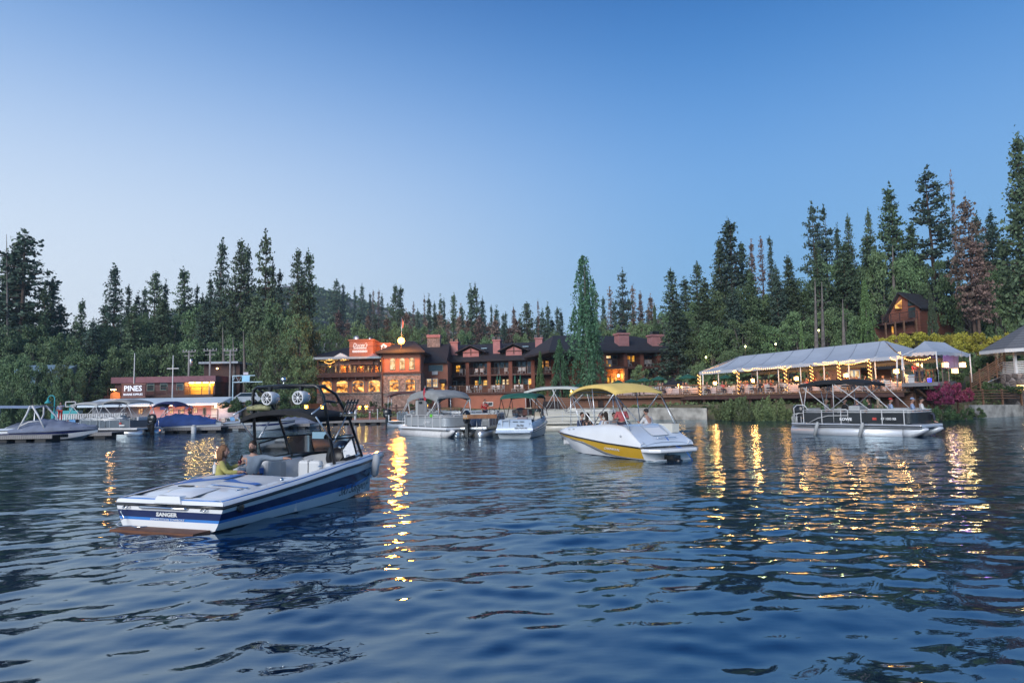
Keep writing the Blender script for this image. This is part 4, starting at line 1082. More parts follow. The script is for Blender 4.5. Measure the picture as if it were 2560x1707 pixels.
for i, px in enumerate((1206, 1249, 1256, 1293, 1306)):
    P = A1 + Vector((math.cos(ang1), math.sin(ang1), 0)) * U(px) + Vector((-math.sin(ang1), math.cos(ang1), 0)) * -1.2
    t = thing('folded_umbrella', f'folded dark green umbrella on the lodge terrace, {ORD[i]}', 'umbrella', (P.x, P.y, z1g), 0, 'folded umbrellas on the lodge terrace')
    part('canopy', GREEN, t, lambda b: b.lathe([(.16, .9), (.2, 1.2), (.12, 1.9), (.03, 2.3)], n=8)); part('pole', WHITED, t, lambda b: b.tube([(0, 0, 0), (0, 0, 2.35)], .025, 6))
for px, py0, py1 in ((1129, 888, 855), (1237, 882, 850), (1345, 877, 845)):
    w_ = U(px + 10) - U(px - 9)
    def f(b): 
        b.box(U(px - 9), 1.6, ZZ(px, py0) - .5, U(px + 9), 2.9, ZZ(px, py1)); b.box(U(px - 9) - .12, 1.48, ZZ(px, py1), U(px + 9) + .12, 3.02, ZZ(px, py1) + .22)
    c = part('chimney', PINK, lod, f)
    part('chimney_cap', BLACKM, c, lambda b: [b.cbox((U(px) - .5, 2.2, ZZ(px, py1) + .5), .5, .9, .45), b.cbox((U(px) + .35, 2.2, ZZ(px, py1) + .45), .45, .8, .35)])
for px, py0, py1, hw in ((1176, 892, 878, 20), (1284.5, 888, 874, 20)):
    x0, x1 = U(px - hw), U(px + hw); zb_, zt_ = ZZ(px, py0), ZZ(px, py1); xm = (x0 + x1) / 2
    def f(b): b.prism([(x0, .6, zb_ - .2), (x1, .6, zb_ - .2), (x1, .6, zt_), (xm, .6, zt_ + .55), (x0, .6, zt_)], (0, 4, 0))
    d = part('dormer', PINK, lod, f)
    def f(b):
        za = zt_ - .1; zp = zt_ + .85; e = 1.2
        for s in (-1, 1): b.prism([(xm, .1, zp), (xm + s * (x1 - xm + e), .1, za - .15), (xm + s * (x1 - xm + e), .1, za + .05), (xm, .1, zp + .2)], (0, 5, 0))
    part('dormer_roof', ROOF, d, f)
    part('truss', TRIMD, d, lambda b: [b.box(xm - .06, .5, zt_ - .6, xm + .06, .58, zt_ + .6), b.box(x0, .5, zt_ - .2, x1, .57, zt_ - .1)])
for px in (1152, 1198, 1257, 1305, 1379):
    part('skylight', mat('skylight_glass', (.35, .5, .6), .15, coat=.5), lod, lambda b: b.beam((U(px) - .5, 3.6, ZZ(px, 869 - (px - 1150) * .045)), (U(px) + .5, 3.6, ZZ(px, 869 - (px - 1150) * .045)), .7, .12))
# lower terrace of the lodge
def f(b): b.box(U(1096), -4.6, z1g - .55, U(1326), 2.0, z1g - .28)
part('terrace_floor', TRIMD, lod, f)
railing(lod, [(U(1096), -4.5, z1g - .28), (U(1326), -4.5, z1g - .28), (U(1326), 1.9, z1g - .28)], 1.0, WOODB, rails=6, post=2.4, name='terrace_railing')
def f(b): b.box(U(1085), -4.2, -.5, U(1330), 2, z1g - .55)
part('lower_wall', SIDINGO, lod, f)
window(lod, U(1226), U(1250), ZZ(1240, 1014), ZZ(1240, 1004), -4.2, GLASS, FRAMEW, bars=(.5,), name='window')
DIRW = Vector((math.cos(ang1), math.sin(ang1), 0)); NW = Vector((-math.sin(ang1), math.cos(ang1), 0))
k = 0
for px, v, zq in ((1148, 1.1, z2), (1163, 1.1, z2), (1187, 1.0, z2), (1201, 1.0, z2), (1263, 1.1, z2), (1297, 1.0, z2), (1308, 1.0, z2), (1366, 1.0, z2), (1375, .9, z2)):
    P = A1 + DIRW * U(px) + NW * v; k += 1
    chair_at((P.x, P.y, zq), 0.3 * (k % 3 - 1), f'white chair on the upper lodge balconies, {ORD[k - 1]}', 'white chairs on the upper lodge balconies')
k = 0
for px, v in ((1125, -3.2), (1132, -3.4), (1139, -3.0), (1150, -3.3), (1185, -3.2), (1190, -3.3), (1206, -3.0), (1213, -3.1), (1240, -3.3), (1246, -3.0), (1256, -3.2), (1262, -3.4), (1268, -3.1), (1296, -3.2), (1303, -3.2), (1312, -3.0), (1318, -3.2)):
    P = A1 + DIRW * U(px) + NW * v; k += 1
    chair_at((P.x, P.y, z1g - .28), 1.3 * (k % 5), f'white chair on the lower lodge terrace, {ORD[k - 1]}', 'white chairs on the lower lodge terrace')
for i, px in enumerate((1145, 1201, 1257, 1307)):
    P = A1 + DIRW * U(px) + NW * -3.3
    t = thing('terrace_table', f'round white table on the lower lodge terrace, {ORD[i]}', 'table', (P.x, P.y, z1g - .28), 0, 'tables on the lower lodge terrace')
    part('tabletop', WPLAS, t, lambda b: b.lathe([(.55, .7), (.55, .74)], n=14)); part('leg', WPLAS, t, lambda b: b.tube([(0, 0, 0), (0, 0, .7)], .05, 6))
# right wing
lo2, U2, Z2, LW2, A2, ang2 = wing('lodge_wing', 'right wing of the lodge with dark hipped roof and lit corner room', 1488, 94, 1742, 98, 0, 0, 0, 0, 0)
e2 = Z2(1500, 878.5); f2 = Z2(1600, 915.5); g2 = Z2(1600, 958)
def f(b): b.box(0, 2, -.5, LW2, 13, e2); b.box(U2(1496), 0, f2 - .3, U2(1512), 2, e2); b.box(U2(1496), 0, g2 - 3, U2(1512), 2, f2 - .3)
part('wall', SIDING, lo2, f)
def f(b): b.box(-.5, -.1, f2 - .35, LW2, 2, f2)
part('balcony_floor', TRIMD, lo2, f)
def f(b): gable_roof(b, -6, LW2, 0, 13, e2 + .1, Z2(1560, 850) + 1.2, .7, 3, 7.0, .3)
part('roof', ROOF, lo2, f)
def f(b): gable_roof(b, U(1395), U(1510), 3, 15, ze + .2, ZZ(1420, 843) + 1.0, .7, 3, 3, .3)
part('roof', ROOF, lod, f)
def f(b): b.box(U(1398), 3.5, -.5, U(1505), 14, ze + .2)
part('wall', SIDING, lod, f)
pp = (1514, 1567, 1608, 1651, 1695, 1740)
for px in pp: part('pillar', SIDING, lo2, lambda b: [b.box(U2(px) - .25, -.1, g2 - 2, U2(px) + .25, .5, e2), b.box(U2(px) - .1, .5, g2 - 2, U2(px) + .1, 2, e2)])
for a, c in zip(pp[:-1], pp[1:]): railing(lo2, [(U2(a) + .25, 0, f2), (U2(c) - .25, 0, f2)], .95, TRIMD, rails=6, post=2, name='balcony_railing')
for p0, p1, a, c, pn, fr, nmx in ((1516, 1530, 924, 899, LITY, FRAMEW, 'window'), (1532, 1546, 913, 899, GLASS, FRAMEG, 'window'), (1516, 1531, 897, 888, LITW, FRAMEG, 'window'), (1533, 1546, 897, 888, GLASS, FRAMEG, 'window'), (1570, 1580, 905, 888, LITY, FRAMEG, 'window'), (1581, 1590, 905, 888, LITY, FRAMEG, 'window'),
     (1613, 1623, 906, 890, GLASS, FRAMEG, 'window'), (1625, 1635, 906, 890, GLASS, FRAMEG, 'window'), (1666, 1677, 912, 890, GLASS, FRAMEW, 'door'), (1698, 1706, 902, 891, LITY, TRIMD, 'window'), (1707, 1715, 902, 891, LITY, TRIMD, 'window'),
     (1518, 1526, 962, 942, LITY, TRIMD, 'window'), (1528, 1536, 962, 942, LITY, TRIMD, 'window'), (1538, 1546, 962, 942, LITY, TRIMD, 'window'), (1583, 1592, 950, 930, GLASS, FRAMEW, 'door'), (1613, 1636, 943, 931, GLASS, FRAMEG, 'window'), (1660, 1675, 943, 931, GLASS, FRAMEG, 'window')):
    window(lo2, U2(p0, 2), U2(p1, 2), Z2((p0 + p1) / 2, a, 2), Z2((p0 + p1) / 2, c, 2), 2.0, pn, fr, name=nmx, fw=.08)
for px, a, c, hw in ((1575, 865, 834, 13), (1660, 868, 838, 13)):
    def f(b): b.box(U2(px - hw), 1.4, Z2(px, a) - .6, U2(px + hw), 3.0, Z2(px, c)); b.box(U2(px - hw) - .15, 1.25, Z2(px, c), U2(px + hw) + .15, 3.15, Z2(px, c) + .25)
    ch = part('chimney', PINK, lo2, f)
    part('chimney_cap', BLACKM, ch, lambda b: b.cbox((U2(px), 2.2, Z2(px, c) + .5), 1.1, .9, .5))
D2 = Vector((math.cos(ang2), math.sin(ang2), 0)); N2 = Vector((-math.sin(ang2), math.cos(ang2), 0))
for i, (px, zq) in enumerate(((1534, f2), (1575, f2), (1583, f2), (1622, f2), (1631, f2), (1638, f2), (1657, f2), (1682, f2), (1718, f2))):
    P = A2 + D2 * U2(px) + N2 * .9
    chair_at((P.x, P.y, zq), .2 * (i % 3), f'white chair on the right lodge wing balconies, {ORD[i]}', 'white chairs on the right wing balconies')
P = A2 + D2 * U2(1558) + N2 * 1.2; lamp('porch_glow', (P.x, P.y, Z2(1558, 940)), 320, (1, .5, .1), .2)
t = thing('porch_lamp', 'bright porch lamp in the glowing ground floor corner of the right wing', 'lamp', (P.x, P.y + .5, Z2(1558, 938)), 0)
part('lantern', WARMS, t, lambda b: b.lathe([(.1, -.2), (.2, 0), (.1, .25)], n=8))

# ---------- lake walls, terraces ---------------------------------------------
def wall_run(name, label, pts, m, th=.4, cat='wall'):
    t = thing(name, label, cat)
    for (p, q) in zip(pts[:-1], pts[1:]):
        (x0, y0, a0, b0), (x1, y1, a1, b1) = p, q
        d = Vector((x1 - x0, y1 - y0, 0)).normalized(); n = Vector((-d.y, d.x, 0)) * th
        def f(b): b.add([(x0, y0, a0), (x1, y1, a1), (x1, y1, b1), (x0, y0, b0), (x0 + n.x, y0 + n.y, a0), (x1 + n.x, y1 + n.y, a1), (x1 + n.x, y1 + n.y, b1), (x0 + n.x, y0 + n.y, b0)], [(0, 1, 2, 3), (5, 4, 7, 6), (3, 2, 6, 7), (0, 3, 7, 4), (1, 5, 6, 2)])
        part('wall_section', m, t, f)
    return t
def zy(px, py, x): return None
def runpt(px, pyt, Y, zb=-1.2): return (xat(px, Y), Y, zb, zat(px, pyt, Y))
wall_run('lake_wall', 'weathered concrete lake wall below the brown terrace wall', [runpt(1150, 1026, 75.5), runpt(1290, 1023, 72.3), runpt(1400, 1022, 71), runpt(1480, 1020, 70), runpt(1640, 1019, 67.8), runpt(1765, 1020, 65.5)], CONC)
wall_run('lake_wall', 'pale concrete lake wall at the right edge under the railing', [runpt(2420, 1012, 57.4), runpt(2500, 1011.5, 59), runpt(2640, 1010, 63)], CONC)
TAN = mat('tan_wood_wall', (0.25, 0.125, 0.08), .85, var=.2, kind='siding')
tw = wall_run('terrace_wall', 'long brown terrace wall under the outdoor tables', [runpt(1330, 985, 77, .3), runpt(1430, 996, 75.5, .3), runpt(1600, 994, 73.5, .3), runpt(1755, 990, 71.5, .3)], TAN)
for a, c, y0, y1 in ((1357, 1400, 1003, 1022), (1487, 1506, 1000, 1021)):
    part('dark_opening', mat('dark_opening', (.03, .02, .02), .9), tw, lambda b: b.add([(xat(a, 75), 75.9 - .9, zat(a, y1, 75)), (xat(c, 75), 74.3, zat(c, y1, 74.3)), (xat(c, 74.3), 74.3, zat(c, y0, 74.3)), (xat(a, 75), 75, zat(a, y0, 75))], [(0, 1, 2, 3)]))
def f(b):
    P = [(xat(1430, 75), 75.2, zat(1430, 994, 75)), (xat(1600, 73), 73.2, zat(1600, 992, 73)), (xat(1755, 71), 71.2, zat(1755, 988, 71))]
    for p, q in zip(P[:-1], P[1:]): b.beam(p, q, .5, .28)
part('deck_edge', WOODB, tw, f)
dk = thing('terrace_deck', 'wooden terrace deck carrying the open air tables left of the long tent', 'deck')
def f(b):
    z0 = zat(1600, 989, 73.5)
    b.prism([(xat(1430, 75), 75.6, z0), (xat(1755, 71.3), 71.6, z0), (xat(1800, 84), 84, z0), (xat(1430, 84), 84, z0)][::-1], (0, 0, -.2))
part('deck_boards', WOODB, dk, f)
zdk = zat(1600, 989, 73.5)
railing(dk, [(xat(1432, 75.4), 75.5, zdk), (xat(1600, 73.4), 73.5, zdk), (xat(1752, 71.4), 71.5, zdk)], 1.0, WOODB, rails=4, post=1.8)
# low dark roof behind the umbrellas
t = thing('snack_bar', 'low dark hipped roof behind the terrace umbrellas', 'building', (0, 0, 0))
part('roof', ROOF, t, lambda b: gable_roof(b, xat(1655, 84), xat(1745, 84), 82, 88, zat(1700, 966, 82), zat(1700, 944, 85), .5, 2.2, 2.2, .2))
part('wall', TRIMD, t, lambda b: b.box(xat(1657, 84), 82.4, zdk, xat(1743, 84), 87.6, zat(1700, 968, 82)))

# ---------- long event tent ---------------------------------------------------
TENT = mat('grey_white_tent_vinyl', (0.40, 0.45, 0.52), 0.6, var=0.08, scale=.6, bump=.15, bscale=3)
TA = Vector((xat(1746, 71), 71, 0)); TB = Vector((xat(2252, 55.5), 55.5, 0))
def tp(px, py, off=0.0):
    """photo point on the vertical plane of the tent front (moved back by off)"""
    d = (TB - TA).normalized(); n = Vector((-d.y, d.x, 0)); r = ray(px, py)
    tt = (TA + n * off - Vector((0, 0, 0))).dot(n) / Vector((r.x, r.y, 0)).dot(n)
    return CAMPOS + r * tt
tdir = (TB - TA).normalized(); tn = Vector((-tdir.y, tdir.x, 0)); TD = 9.5
ev = thing('event_tent', 'long white event tent with string lit posts over the dining deck', 'tent')
E0, E1 = tp(1748, 930), tp(2254, 889)
E0.z -= .0
R0 = tp(1848, 891, TD / 2); R1 = tp(2212, 852.5, TD / 2)
B0, B1 = E0 + tn * TD, E1 + tn * TD
def lerp(a, b_, t): return a + (b_ - a) * t
NB = 9
for i in range(NB):
    s0, s1 = i / NB, (i + 1) / NB
    def f(b):
        rows = []
        for k in range(7):
            t = k / 6
            row = []
            for s in np.linspace(s0, s1, 5):
                e = lerp(E0, E1, s); r = lerp(R0, R1, min(1, max(0, (s - .11) / .80)))
                p = lerp(e, r, t); p.z -= .16 * math.sin(math.pi * t) + .10 * math.sin(math.pi * (s - s0) / (s1 - s0)) * math.sin(math.pi * t); row.append(p)
            rows.append(row)
        b.sheet(rows, .015)
        rows = []
        for k in range(5):
            t = k / 4; rows.append([lerp(lerp(R0, R1, min(1, max(0, (s - .11) / .80))), lerp(B0, B1, s), t) - Vector((0, 0, .12 * math.sin(math.pi * t))) for s in np.linspace(s0, s1, 4)])
        b.sheet(rows, .015)
    part('roof_panel', TENT, ev, f)
SEAM = mat('tent_seam', (.26, .3, .36), .7, var=.1)
for i in range(1, NB):
    s_ = i / NB; rt_ = min(1, max(0, (s_ - .11) / .80))
    part('seam', SEAM, ev, lambda b: b.tube([lerp(lerp(E0, E1, s_), lerp(R0, R1, rt_), t) + Vector((0, 0, -.16 * math.sin(math.pi * t) + .01)) for t in np.linspace(0, 1, 7)], .025, 5))
for e_, r_ in ((E0, R0), (E1, R1), (B1, R1)): part('hip_seam', SEAM, ev, lambda b: b.tube([e_, r_], .03, 5))
part('ridge_seam', SEAM, ev, lambda b: b.tube([R0, R1], .03, 5))
part('end_panel', TENT, ev, lambda b: b.sheet([[lerp(E1, R1, t), lerp(lerp(E1, B1, .5), R1, t), lerp(B1, R1, t)] for t in np.linspace(0, 1, 5)], .015))
part('end_panel', TENT, ev, lambda b: b.sheet([[lerp(B0, R0, t), lerp(lerp(E0, B0, .5), R0, t), lerp(E0, R0, t)] for t in np.linspace(0, 1, 5)], .015))
def f(b):
    P, Q, S = [], [], []
    for i in range(181):
        s = i / 180; e = lerp(E0, E1, s) - tn * .02; P.append(e); Q.append(e - Vector((0, 0, .26 + .06 * abs(math.sin(i * math.pi / 2)))))
    b.grid([P, Q], False)
    P = [p + tn * (TD + .05) for p in P]; Q = [q + tn * (TD + .05) for q in Q]; b.grid([P, Q], False)
part('valance', TENT, ev, f)
zdeck = 2.35
for s in np.linspace(0, 1, NB + 1):
    e = lerp(E0, E1, s); q = e + tn * TD
    part('rafter', WHITED, ev, lambda b: b.tube([e, e + tn * (TD / 2) + Vector((0, 0, .95))], .035, 6))
    part('pole', WHITED, ev, lambda b: b.tube([e + tn * .15, Vector((e.x, e.y, zdeck)) + tn * .15], .045, 6))
    part('pole', WHITED, ev, lambda b: b.tube([q, Vector((q.x, q.y, zdeck))], .045, 6))
for px, a, c in ((1759, 935, 1028), (2244, 895, 968), (2257, 892, 975)):
    part('corner_pole', WHITED, ev, lambda b: b.tube([tp(px - 2, a, -.1), Vector((*tp(px, c, -.1).xy, tp(px, c, -.1).z))], .06, 8))
# string lights round the posts and along the eave: each run a thing with its bulbs
BULB = mat('string_bulb', (1, .75, .4), emit=(1.0, .45, .11), estr=7)
def bulb_run(pts, label, group, r=.034, wire=True):
    t = thing('string_lights', label, 'string lights', (0, 0, 0), 0, group)
    def f(b):
        for p in pts: b.lathe([(.005, -r), (r, 0), (.005, r)], p, 5)
    o = part('bulbs', BULB, t, f); o['kind'] = 'stuff'
    part('wire', BLACKM, t, lambda b: b.tube(pts, .008, 3))
    return t
rb = random.Random(4)
POSTS = [(1746, 934, 986), (1844, 925, 985), (1962, 918, 976), (2027, 912, 962), (2095, 904, 956), (2172, 899, 955)]
for i, (px, a, c) in enumerate(POSTS):
    P0, P1 = tp(px, a, -.05), tp(px + 4, c, -.05)
    t = thing('tent_post', f'{ORD[i]} dark post under the front edge of the long tent', 'post', (0, 0, 0), 0, 'posts under the long tent')
    part('post', TRIMD, t, lambda b: b.tube([P0, P1], .07, 8))
    pts = []
    n = 34
    for k in range(n):
        u = k / (n - 1); p = lerp(P0, P1, u); th = k * 1.1
        pts.append(p + Vector((math.cos(th) * .11, math.sin(th) * .11 - .02, 0)))
    bulb_run(pts, f'string of warm bulbs wound round the {ORD[i]} tent post', 'bulbs wound round the tent posts')
    lamp('post_bulb_glow', lerp(P0, P1, .5) - tn * .3, 40, (1, .42, .09), .35)
    lamp('eave_bulb_glow', lerp(P0, P1, .04) + tn * .8 + tdir * 1.2 - Vector((0, 0, .3)), 75, (1, .46, .11), .35)
def drape(a, bpx, sag, n, label):
    p, q = tp(*a, -.1), tp(*bpx, -.1)
    bulb_run([lerp(p, q, t) - Vector((0, 0, sag * math.sin(math.pi * t) + rb.uniform(0, .05))) for t in np.linspace(0, 1, n)], label, 'bulb garlands along the tent eave', .042)
drape((1757, 931), (1798, 926), .08, 8, 'short bulb garland at the left end of the long tent eave')
drape((1856, 921), (1882, 920), .25, 10, 'drooping bulb garland right of the second tent post')
drape((1882, 920), (1962, 915), .12, 16, 'bulb garland between the second and third tent posts')
drape((1950, 919), (1976, 915), .18, 9, 'small garland just across the third tent post')
drape((2036, 908), (2090, 902), .22, 16, 'bulb garland between the fourth and fifth tent posts')
drape((2058, 905), (2135, 900), .1, 18, 'upper bulb garland over the fifth tent post')
drape((2095, 908), (2172, 898), .2, 20, 'lower bulb garland between the fifth and sixth tent posts')
drape((2226, 894), (2246, 893), .2, 9, 'short bulb garland at the right end of the long tent')
for i, (px, py) in enumerate(((1835, 929), (2250, 891))):
    p = tp(px, py, -.1); bulb_run([p + Vector((rb.gauss(0, .1), rb.gauss(0, .05), rb.gauss(0, .14))) for _ in range(12)], ['cluster of bulbs under the tent eave left of the second post', 'cluster of bulbs at the right corner of the long tent'][i], 'bulb clusters')
# lanterns hanging in the tent
LANT = [(1787, 958, 2.0), (1881, 951, 2.5), (1990, 946, 3), (2114, 938, 3), (2240, 928, 1.0)]
LGLOW = mat('lantern_paper', (1, .85, .6), emit=(1.0, .58, .20), estr=2.6)
def lantern(p, w, h, label, group, energy=60, wire=1.2, col=(1, .6, .25)):
    t = thing('lantern', label, 'lantern', p, 0, group)
    part('shade', LGLOW, t, lambda b: b.box(-w / 2, -w / 2, -h / 2, w / 2, w / 2, h / 2))
    part('frame', TRIMD, t, lambda b: [b.box(-w / 2 - .02, -w / 2 - .02, h / 2, w / 2 + .02, w / 2 + .02, h / 2 + .04), b.box(-w / 2 - .02, -w / 2 - .02, -h / 2 - .04, w / 2 + .02, w / 2 + .02, -h / 2)] + ([b.tube([(0, 0, h / 2), (0, 0, h / 2 + wire)], .01, 4)] if wire else []))
    lamp('lantern_glow', p + Vector((0, -w, -.1)) if isinstance(p, Vector) else p, energy, col, .2)
    return t
for i, (px, py, off) in enumerate(LANT):
    lantern(tp(px, py, off), .3, .32, f'{ORD[i]} glowing square lantern hanging under the long tent', 'lanterns under the long tent', 230, col=(1, .46, .12))
# deck of the tent
dk2 = thing('event_deck', 'wooden deck on posts carrying the long tent', 'deck')
D0, D1 = tp(1700, 988, -.6), tp(2260, 967, -.6)
D0 = Vector((D0.x, D0.y, zdeck)); D1 = Vector((D1.x, D1.y, zdeck))
part('deck_boards', WOODB, dk2, lambda b: b.prism([D0, D1, D1 + tn * 12, D0 + tn * 14][::-1], (0, 0, -.12)))
part('fascia', TRIMD, dk2, lambda b: b.beam(D0 - Vector((0, 0, .28)) - tn * .05, D1 - Vector((0, 0, .28)) - tn * .05, .1, .34))
part('edge_board', WOODB, dk2, lambda b: b.beam(D0 - Vector((0, 0, .02)) - tn * .12, D1 - Vector((0, 0, .02)) - tn * .12, .12, .12))
for s in np.linspace(0.02, .98, 9):
    p = lerp(D0, D1, s); part('support_post', TRIMD, dk2, lambda b: b.box(p.x - .1, p.y + .2, gz(p.x, p.y) - 1, p.x + .1, p.y + .4, zdeck - .4))
railing(dk2, [D0 + tn * .2, D1 + tn * .2], 1.0, WOODB, rails=5, post=2.2, rr=.012, pr=.035)
# underside retaining wall
part('back_wall', TAN, dk2, lambda b: b.prism([D0 + tn * 1.6 + Vector((0, 0, -3)), D1 + tn * 1.6 + Vector((0, 0, -3)), D1 + tn * 1.6 + Vector((0, 0, -.14)), D0 + tn * 1.6 + Vector((0, 0, -.14))], tn * .2))
# chairs and cloth covered tables under the tent
def wchair():
    t = thing('folding_chair', 'x', 'chair')
    part('seat', WPLAS, t, lambda b: b.box(-.22, -.2, .42, .22, .2, .46)); part('backrest', WPLAS, t, lambda b: [b.box(-.22, .24, .62, .22, .27, .74), b.box(-.22, .26, .80, .22, .29, .90)])
    for s in (-1, 1):
        part('frame', WPLAS, t, lambda b: [b.beam((s * .22, .28, .92), (s * .22, -.22, 0), .035), b.beam((s * .2, -.2, .44), (s * .2, .26, 0), .035)])
    return t
WC0 = wchair(); wcu = False
TCLOTH = mat('blush_tablecloth', (0.62, 0.48, 0.45), .8, var=.1)
def dtable(p, label, group):
    t = thing('dining_table', label, 'table', p, 0, group)
    def f(b):
        rows = []
        for r_, z in ((.02, .76), (.75, .76), (.78, .72), (.82, .3), (.86, .12)):
            rows.append([(r_ * (1 + .06 * math.sin(j * 2.1) * (z < .5)) * math.cos(j * 2 * math.pi / 18), r_ * (1 + .06 * math.sin(j * 2.1) * (z < .5)) * math.sin(j * 2 * math.pi / 18), z) for j in range(18)])
        b.grid(rows, True, True)
    part('cloth', TCLOTH, t, f)
    part('glassware', mat('glass_and_plates', (.7, .7, .72), .1), t, lambda b: [b.lathe([(.03, .76), (.04, .9)], (.45 * math.cos(q), .45 * math.sin(q), 0), 6) for q in np.arange(0, 6.2, 1.05)])
    return t
TT0 = None
spots = [(s, o) for s in np.linspace(.06, .95, 9) for o in (1.7, 5.4)]
ti = 0; ci = 0
PEOPLE_SPOTS = []
for s, o in spots:
    base = lerp(D0, D1, .09 + s * .88) + tn * o; base.z = zdeck
    front = o < 3
    if TT0 is None: TT0 = dtable(base, '', 'dining tables under the long tent'); tt = TT0
    else: tt = copy_tree(TT0); tt.location = base
    tt['label'] = f"round table under the tent, {ORD[int(ti // 2)]} in the {'front' if front else 'back'} row"
    ti += 1
    for q in range(5 if front else 4):
        ang = q * 1.256 + s * 9 + o
        p = base + Vector((math.cos(ang) * 1.12, math.sin(ang) * 1.12, 0))
        c = copy_tree(WC0) if wcu else WC0
        wcu = True
        c.location = p; c.rotation_euler = (0, 0, ang - math.pi / 2); c['group'] = 'white folding chairs under the long tent'
        c['label'] = f"white folding chair at the {ORD[int((ti - 1) // 2)]} {'front' if front else 'back'} table under the tent, {['near', 'right', 'far', 'left', 'corner'][q]} side"
        if rb.random() < .62: PEOPLE_SPOTS.append((p, ang - math.pi / 2 + math.pi, ti))
# open terrace tables (left of the tent)
ti2 = 0
for row, (oy, pxs) in enumerate(((2.0, (1540, 1570, 1600, 1632, 1665, 1700, 1733)), (5.4, (1552, 1590, 1628, 1668, 1708)))):
    for i, px in enumerate(pxs):
        Yq = 75.5 - (px - 1430) * .012 + oy
        base = Vector((xat(px, Yq), Yq, zdk)); tt = copy_tree(TT0); tt.location = base
        tt['label'] = f"cloth covered table on the open terrace, {ORD[i]} in the {['front', 'back'][row]} row"; tt['group'] = 'tables on the open terrace'
        for q in range(3):
            ang = q * 2.1 + i + row; p = base + Vector((math.cos(ang) * 1.1, math.sin(ang) * 1.1, 0)); c = copy_tree(WC0); c.location = p; c.rotation_euler = (0, 0, ang - math.pi / 2)
            c['group'] = 'white folding chairs on the open terrace'; c['label'] = f"white folding chair at the {ORD[i]} {['front', 'back'][row]} table of the open terrace, {['right', 'far', 'left'][q]} side"
            if rb.random() < .5: PEOPLE_SPOTS.append((p, ang + math.pi / 2, 100 + i))
# green umbrellas
UM = [(1446, 958, 32, 82), (1527, 957, 40, 80), (1545, 950, 32, 84), (1577, 947, 34, 84), (1610, 944, 38, 80), (1646, 940, 40, 80), (1719, 935, 46, 78), (1814, 937, 38, 76)]
um0 = None
for i, (px, py, wpx, Yq) in enumerate(UM):
    p = at(px, py, Yq); r_ = wpx / 2 * Yq / FPX
    if um0 is None:
        um0 = thing('umbrella', '', 'umbrella')
        def f(b):
            for k in range(8):
                a0, a1 = k * math.pi / 4, (k + 1) * math.pi / 4
                q = [[(math.cos(a) * rr * (1 - .04 * math.sin(math.pi * (a - a0) / (a1 - a0)) * rr), math.sin(a) * rr, -.42 * rr ** 1.3) for a in np.linspace(a0, a1, 4)] for rr in (0.01, .5, 1)]
                b.sheet(q, .01, False)
            for k in range(8):
                a0, a1 = k * math.pi / 4, (k + 1) * math.pi / 4; b.quad((math.cos(a0), math.sin(a0), -.42), (math.cos(a1), math.sin(a1), -.42), (math.cos(a1), math.sin(a1), -.52), (math.cos(a0), math.sin(a0), -.52))
        part('canopy', GREEN, um0, f); part('pole', WHITED, um0, lambda b: b.tube([(0, 0, -1.9), (0, 0, .08)], .02, 6))
        u_ = um0
    else: u_ = copy_tree(um0)
    u_.location = p; u_.scale = (r_, r_, r_ * (1.0 if r_ > 1 else 1)); u_['group'] = 'open green umbrellas'; u_['label'] = f'open dark green patio umbrella, {ORD[i]} of those by the terrace'
for i, (px, py, Yq) in enumerate(((1428, 978, 76), (1483, 975, 76), (1696, 963, 74), (1703, 967, 74))):
    t = thing('post_lamp', f"small bright globe lamp on the terrace, {ORD[i]}", 'lamp', at(px, py, Yq), 0, 'globe lamps on the terrace')
    part('globe', mat('globe_glass', (1, .7, .3), emit=(1, .45, .10), estr=6), t, lambda b: b.lathe([(.02, -.14), (.13, 0), (.02, .14)], n=10)); part('post', TRIMD, t, lambda b: b.tube([(0, 0, -1.3), (0, 0, -.12)], .03, 6))
    lamp('globe_glow', at(px, py, Yq) + Vector((0, -.35, 0)), 25, (1, .55, .2))
# ---------- banquet hall behind the tent --------------------------------------
bh = thing('banquet_hall', 'low terracotta hall with dark roof behind the long tent', 'building')
YB = 74.0
def f(b): b.box(xat(2045, YB), YB, 1.0, xat(2155, YB), YB + 9, zat(2110, 903, YB)); b.box(xat(2155, YB), YB + 3, 1.0, xat(2270, YB), YB + 9, zat(2200, 905, YB))
part('wall', mat('warm_terracotta', (.33, .14, .075), .85, var=.15), bh, f)
part('roof', ROOF, bh, lambda b: gable_roof(b, xat(2040, YB), xat(2158, YB), YB - 1, YB + 9, zat(2110, 902, YB), zat(2110, 885, YB + 4), .5, .2, .2))
part('roof', ROOF, bh, lambda b: gable_roof(b, xat(2160, YB), xat(2262, YB), YB + 1, YB + 11, zat(2200, 918, YB), zat(2210, 893, YB + 5), .6, 1, 2.5))
part('roof', ROOF, bh, lambda b: gable_roof(b, xat(1965, YB + 6), xat(2040, YB + 6), YB + 3, YB + 11, zat(2000, 940, YB + 5), zat(2000, 918, YB + 7), .6, 2, .2))
part('wall', SIDING, bh, lambda b: b.box(xat(1972, YB + 6), YB + 4, 1.5, xat(2040, YB + 6), YB + 10, zat(2000, 941, YB + 5)))
window(bh, xat(2122, YB), xat(2137, YB), zat(2130, 945, YB), zat(2130, 925, YB), YB, LITW, FRAMEW, fw=.07); window(bh, xat(2138, YB), xat(2152, YB), zat(2145, 945, YB), zat(2145, 925, YB), YB, LITW, FRAMEW, fw=.07)
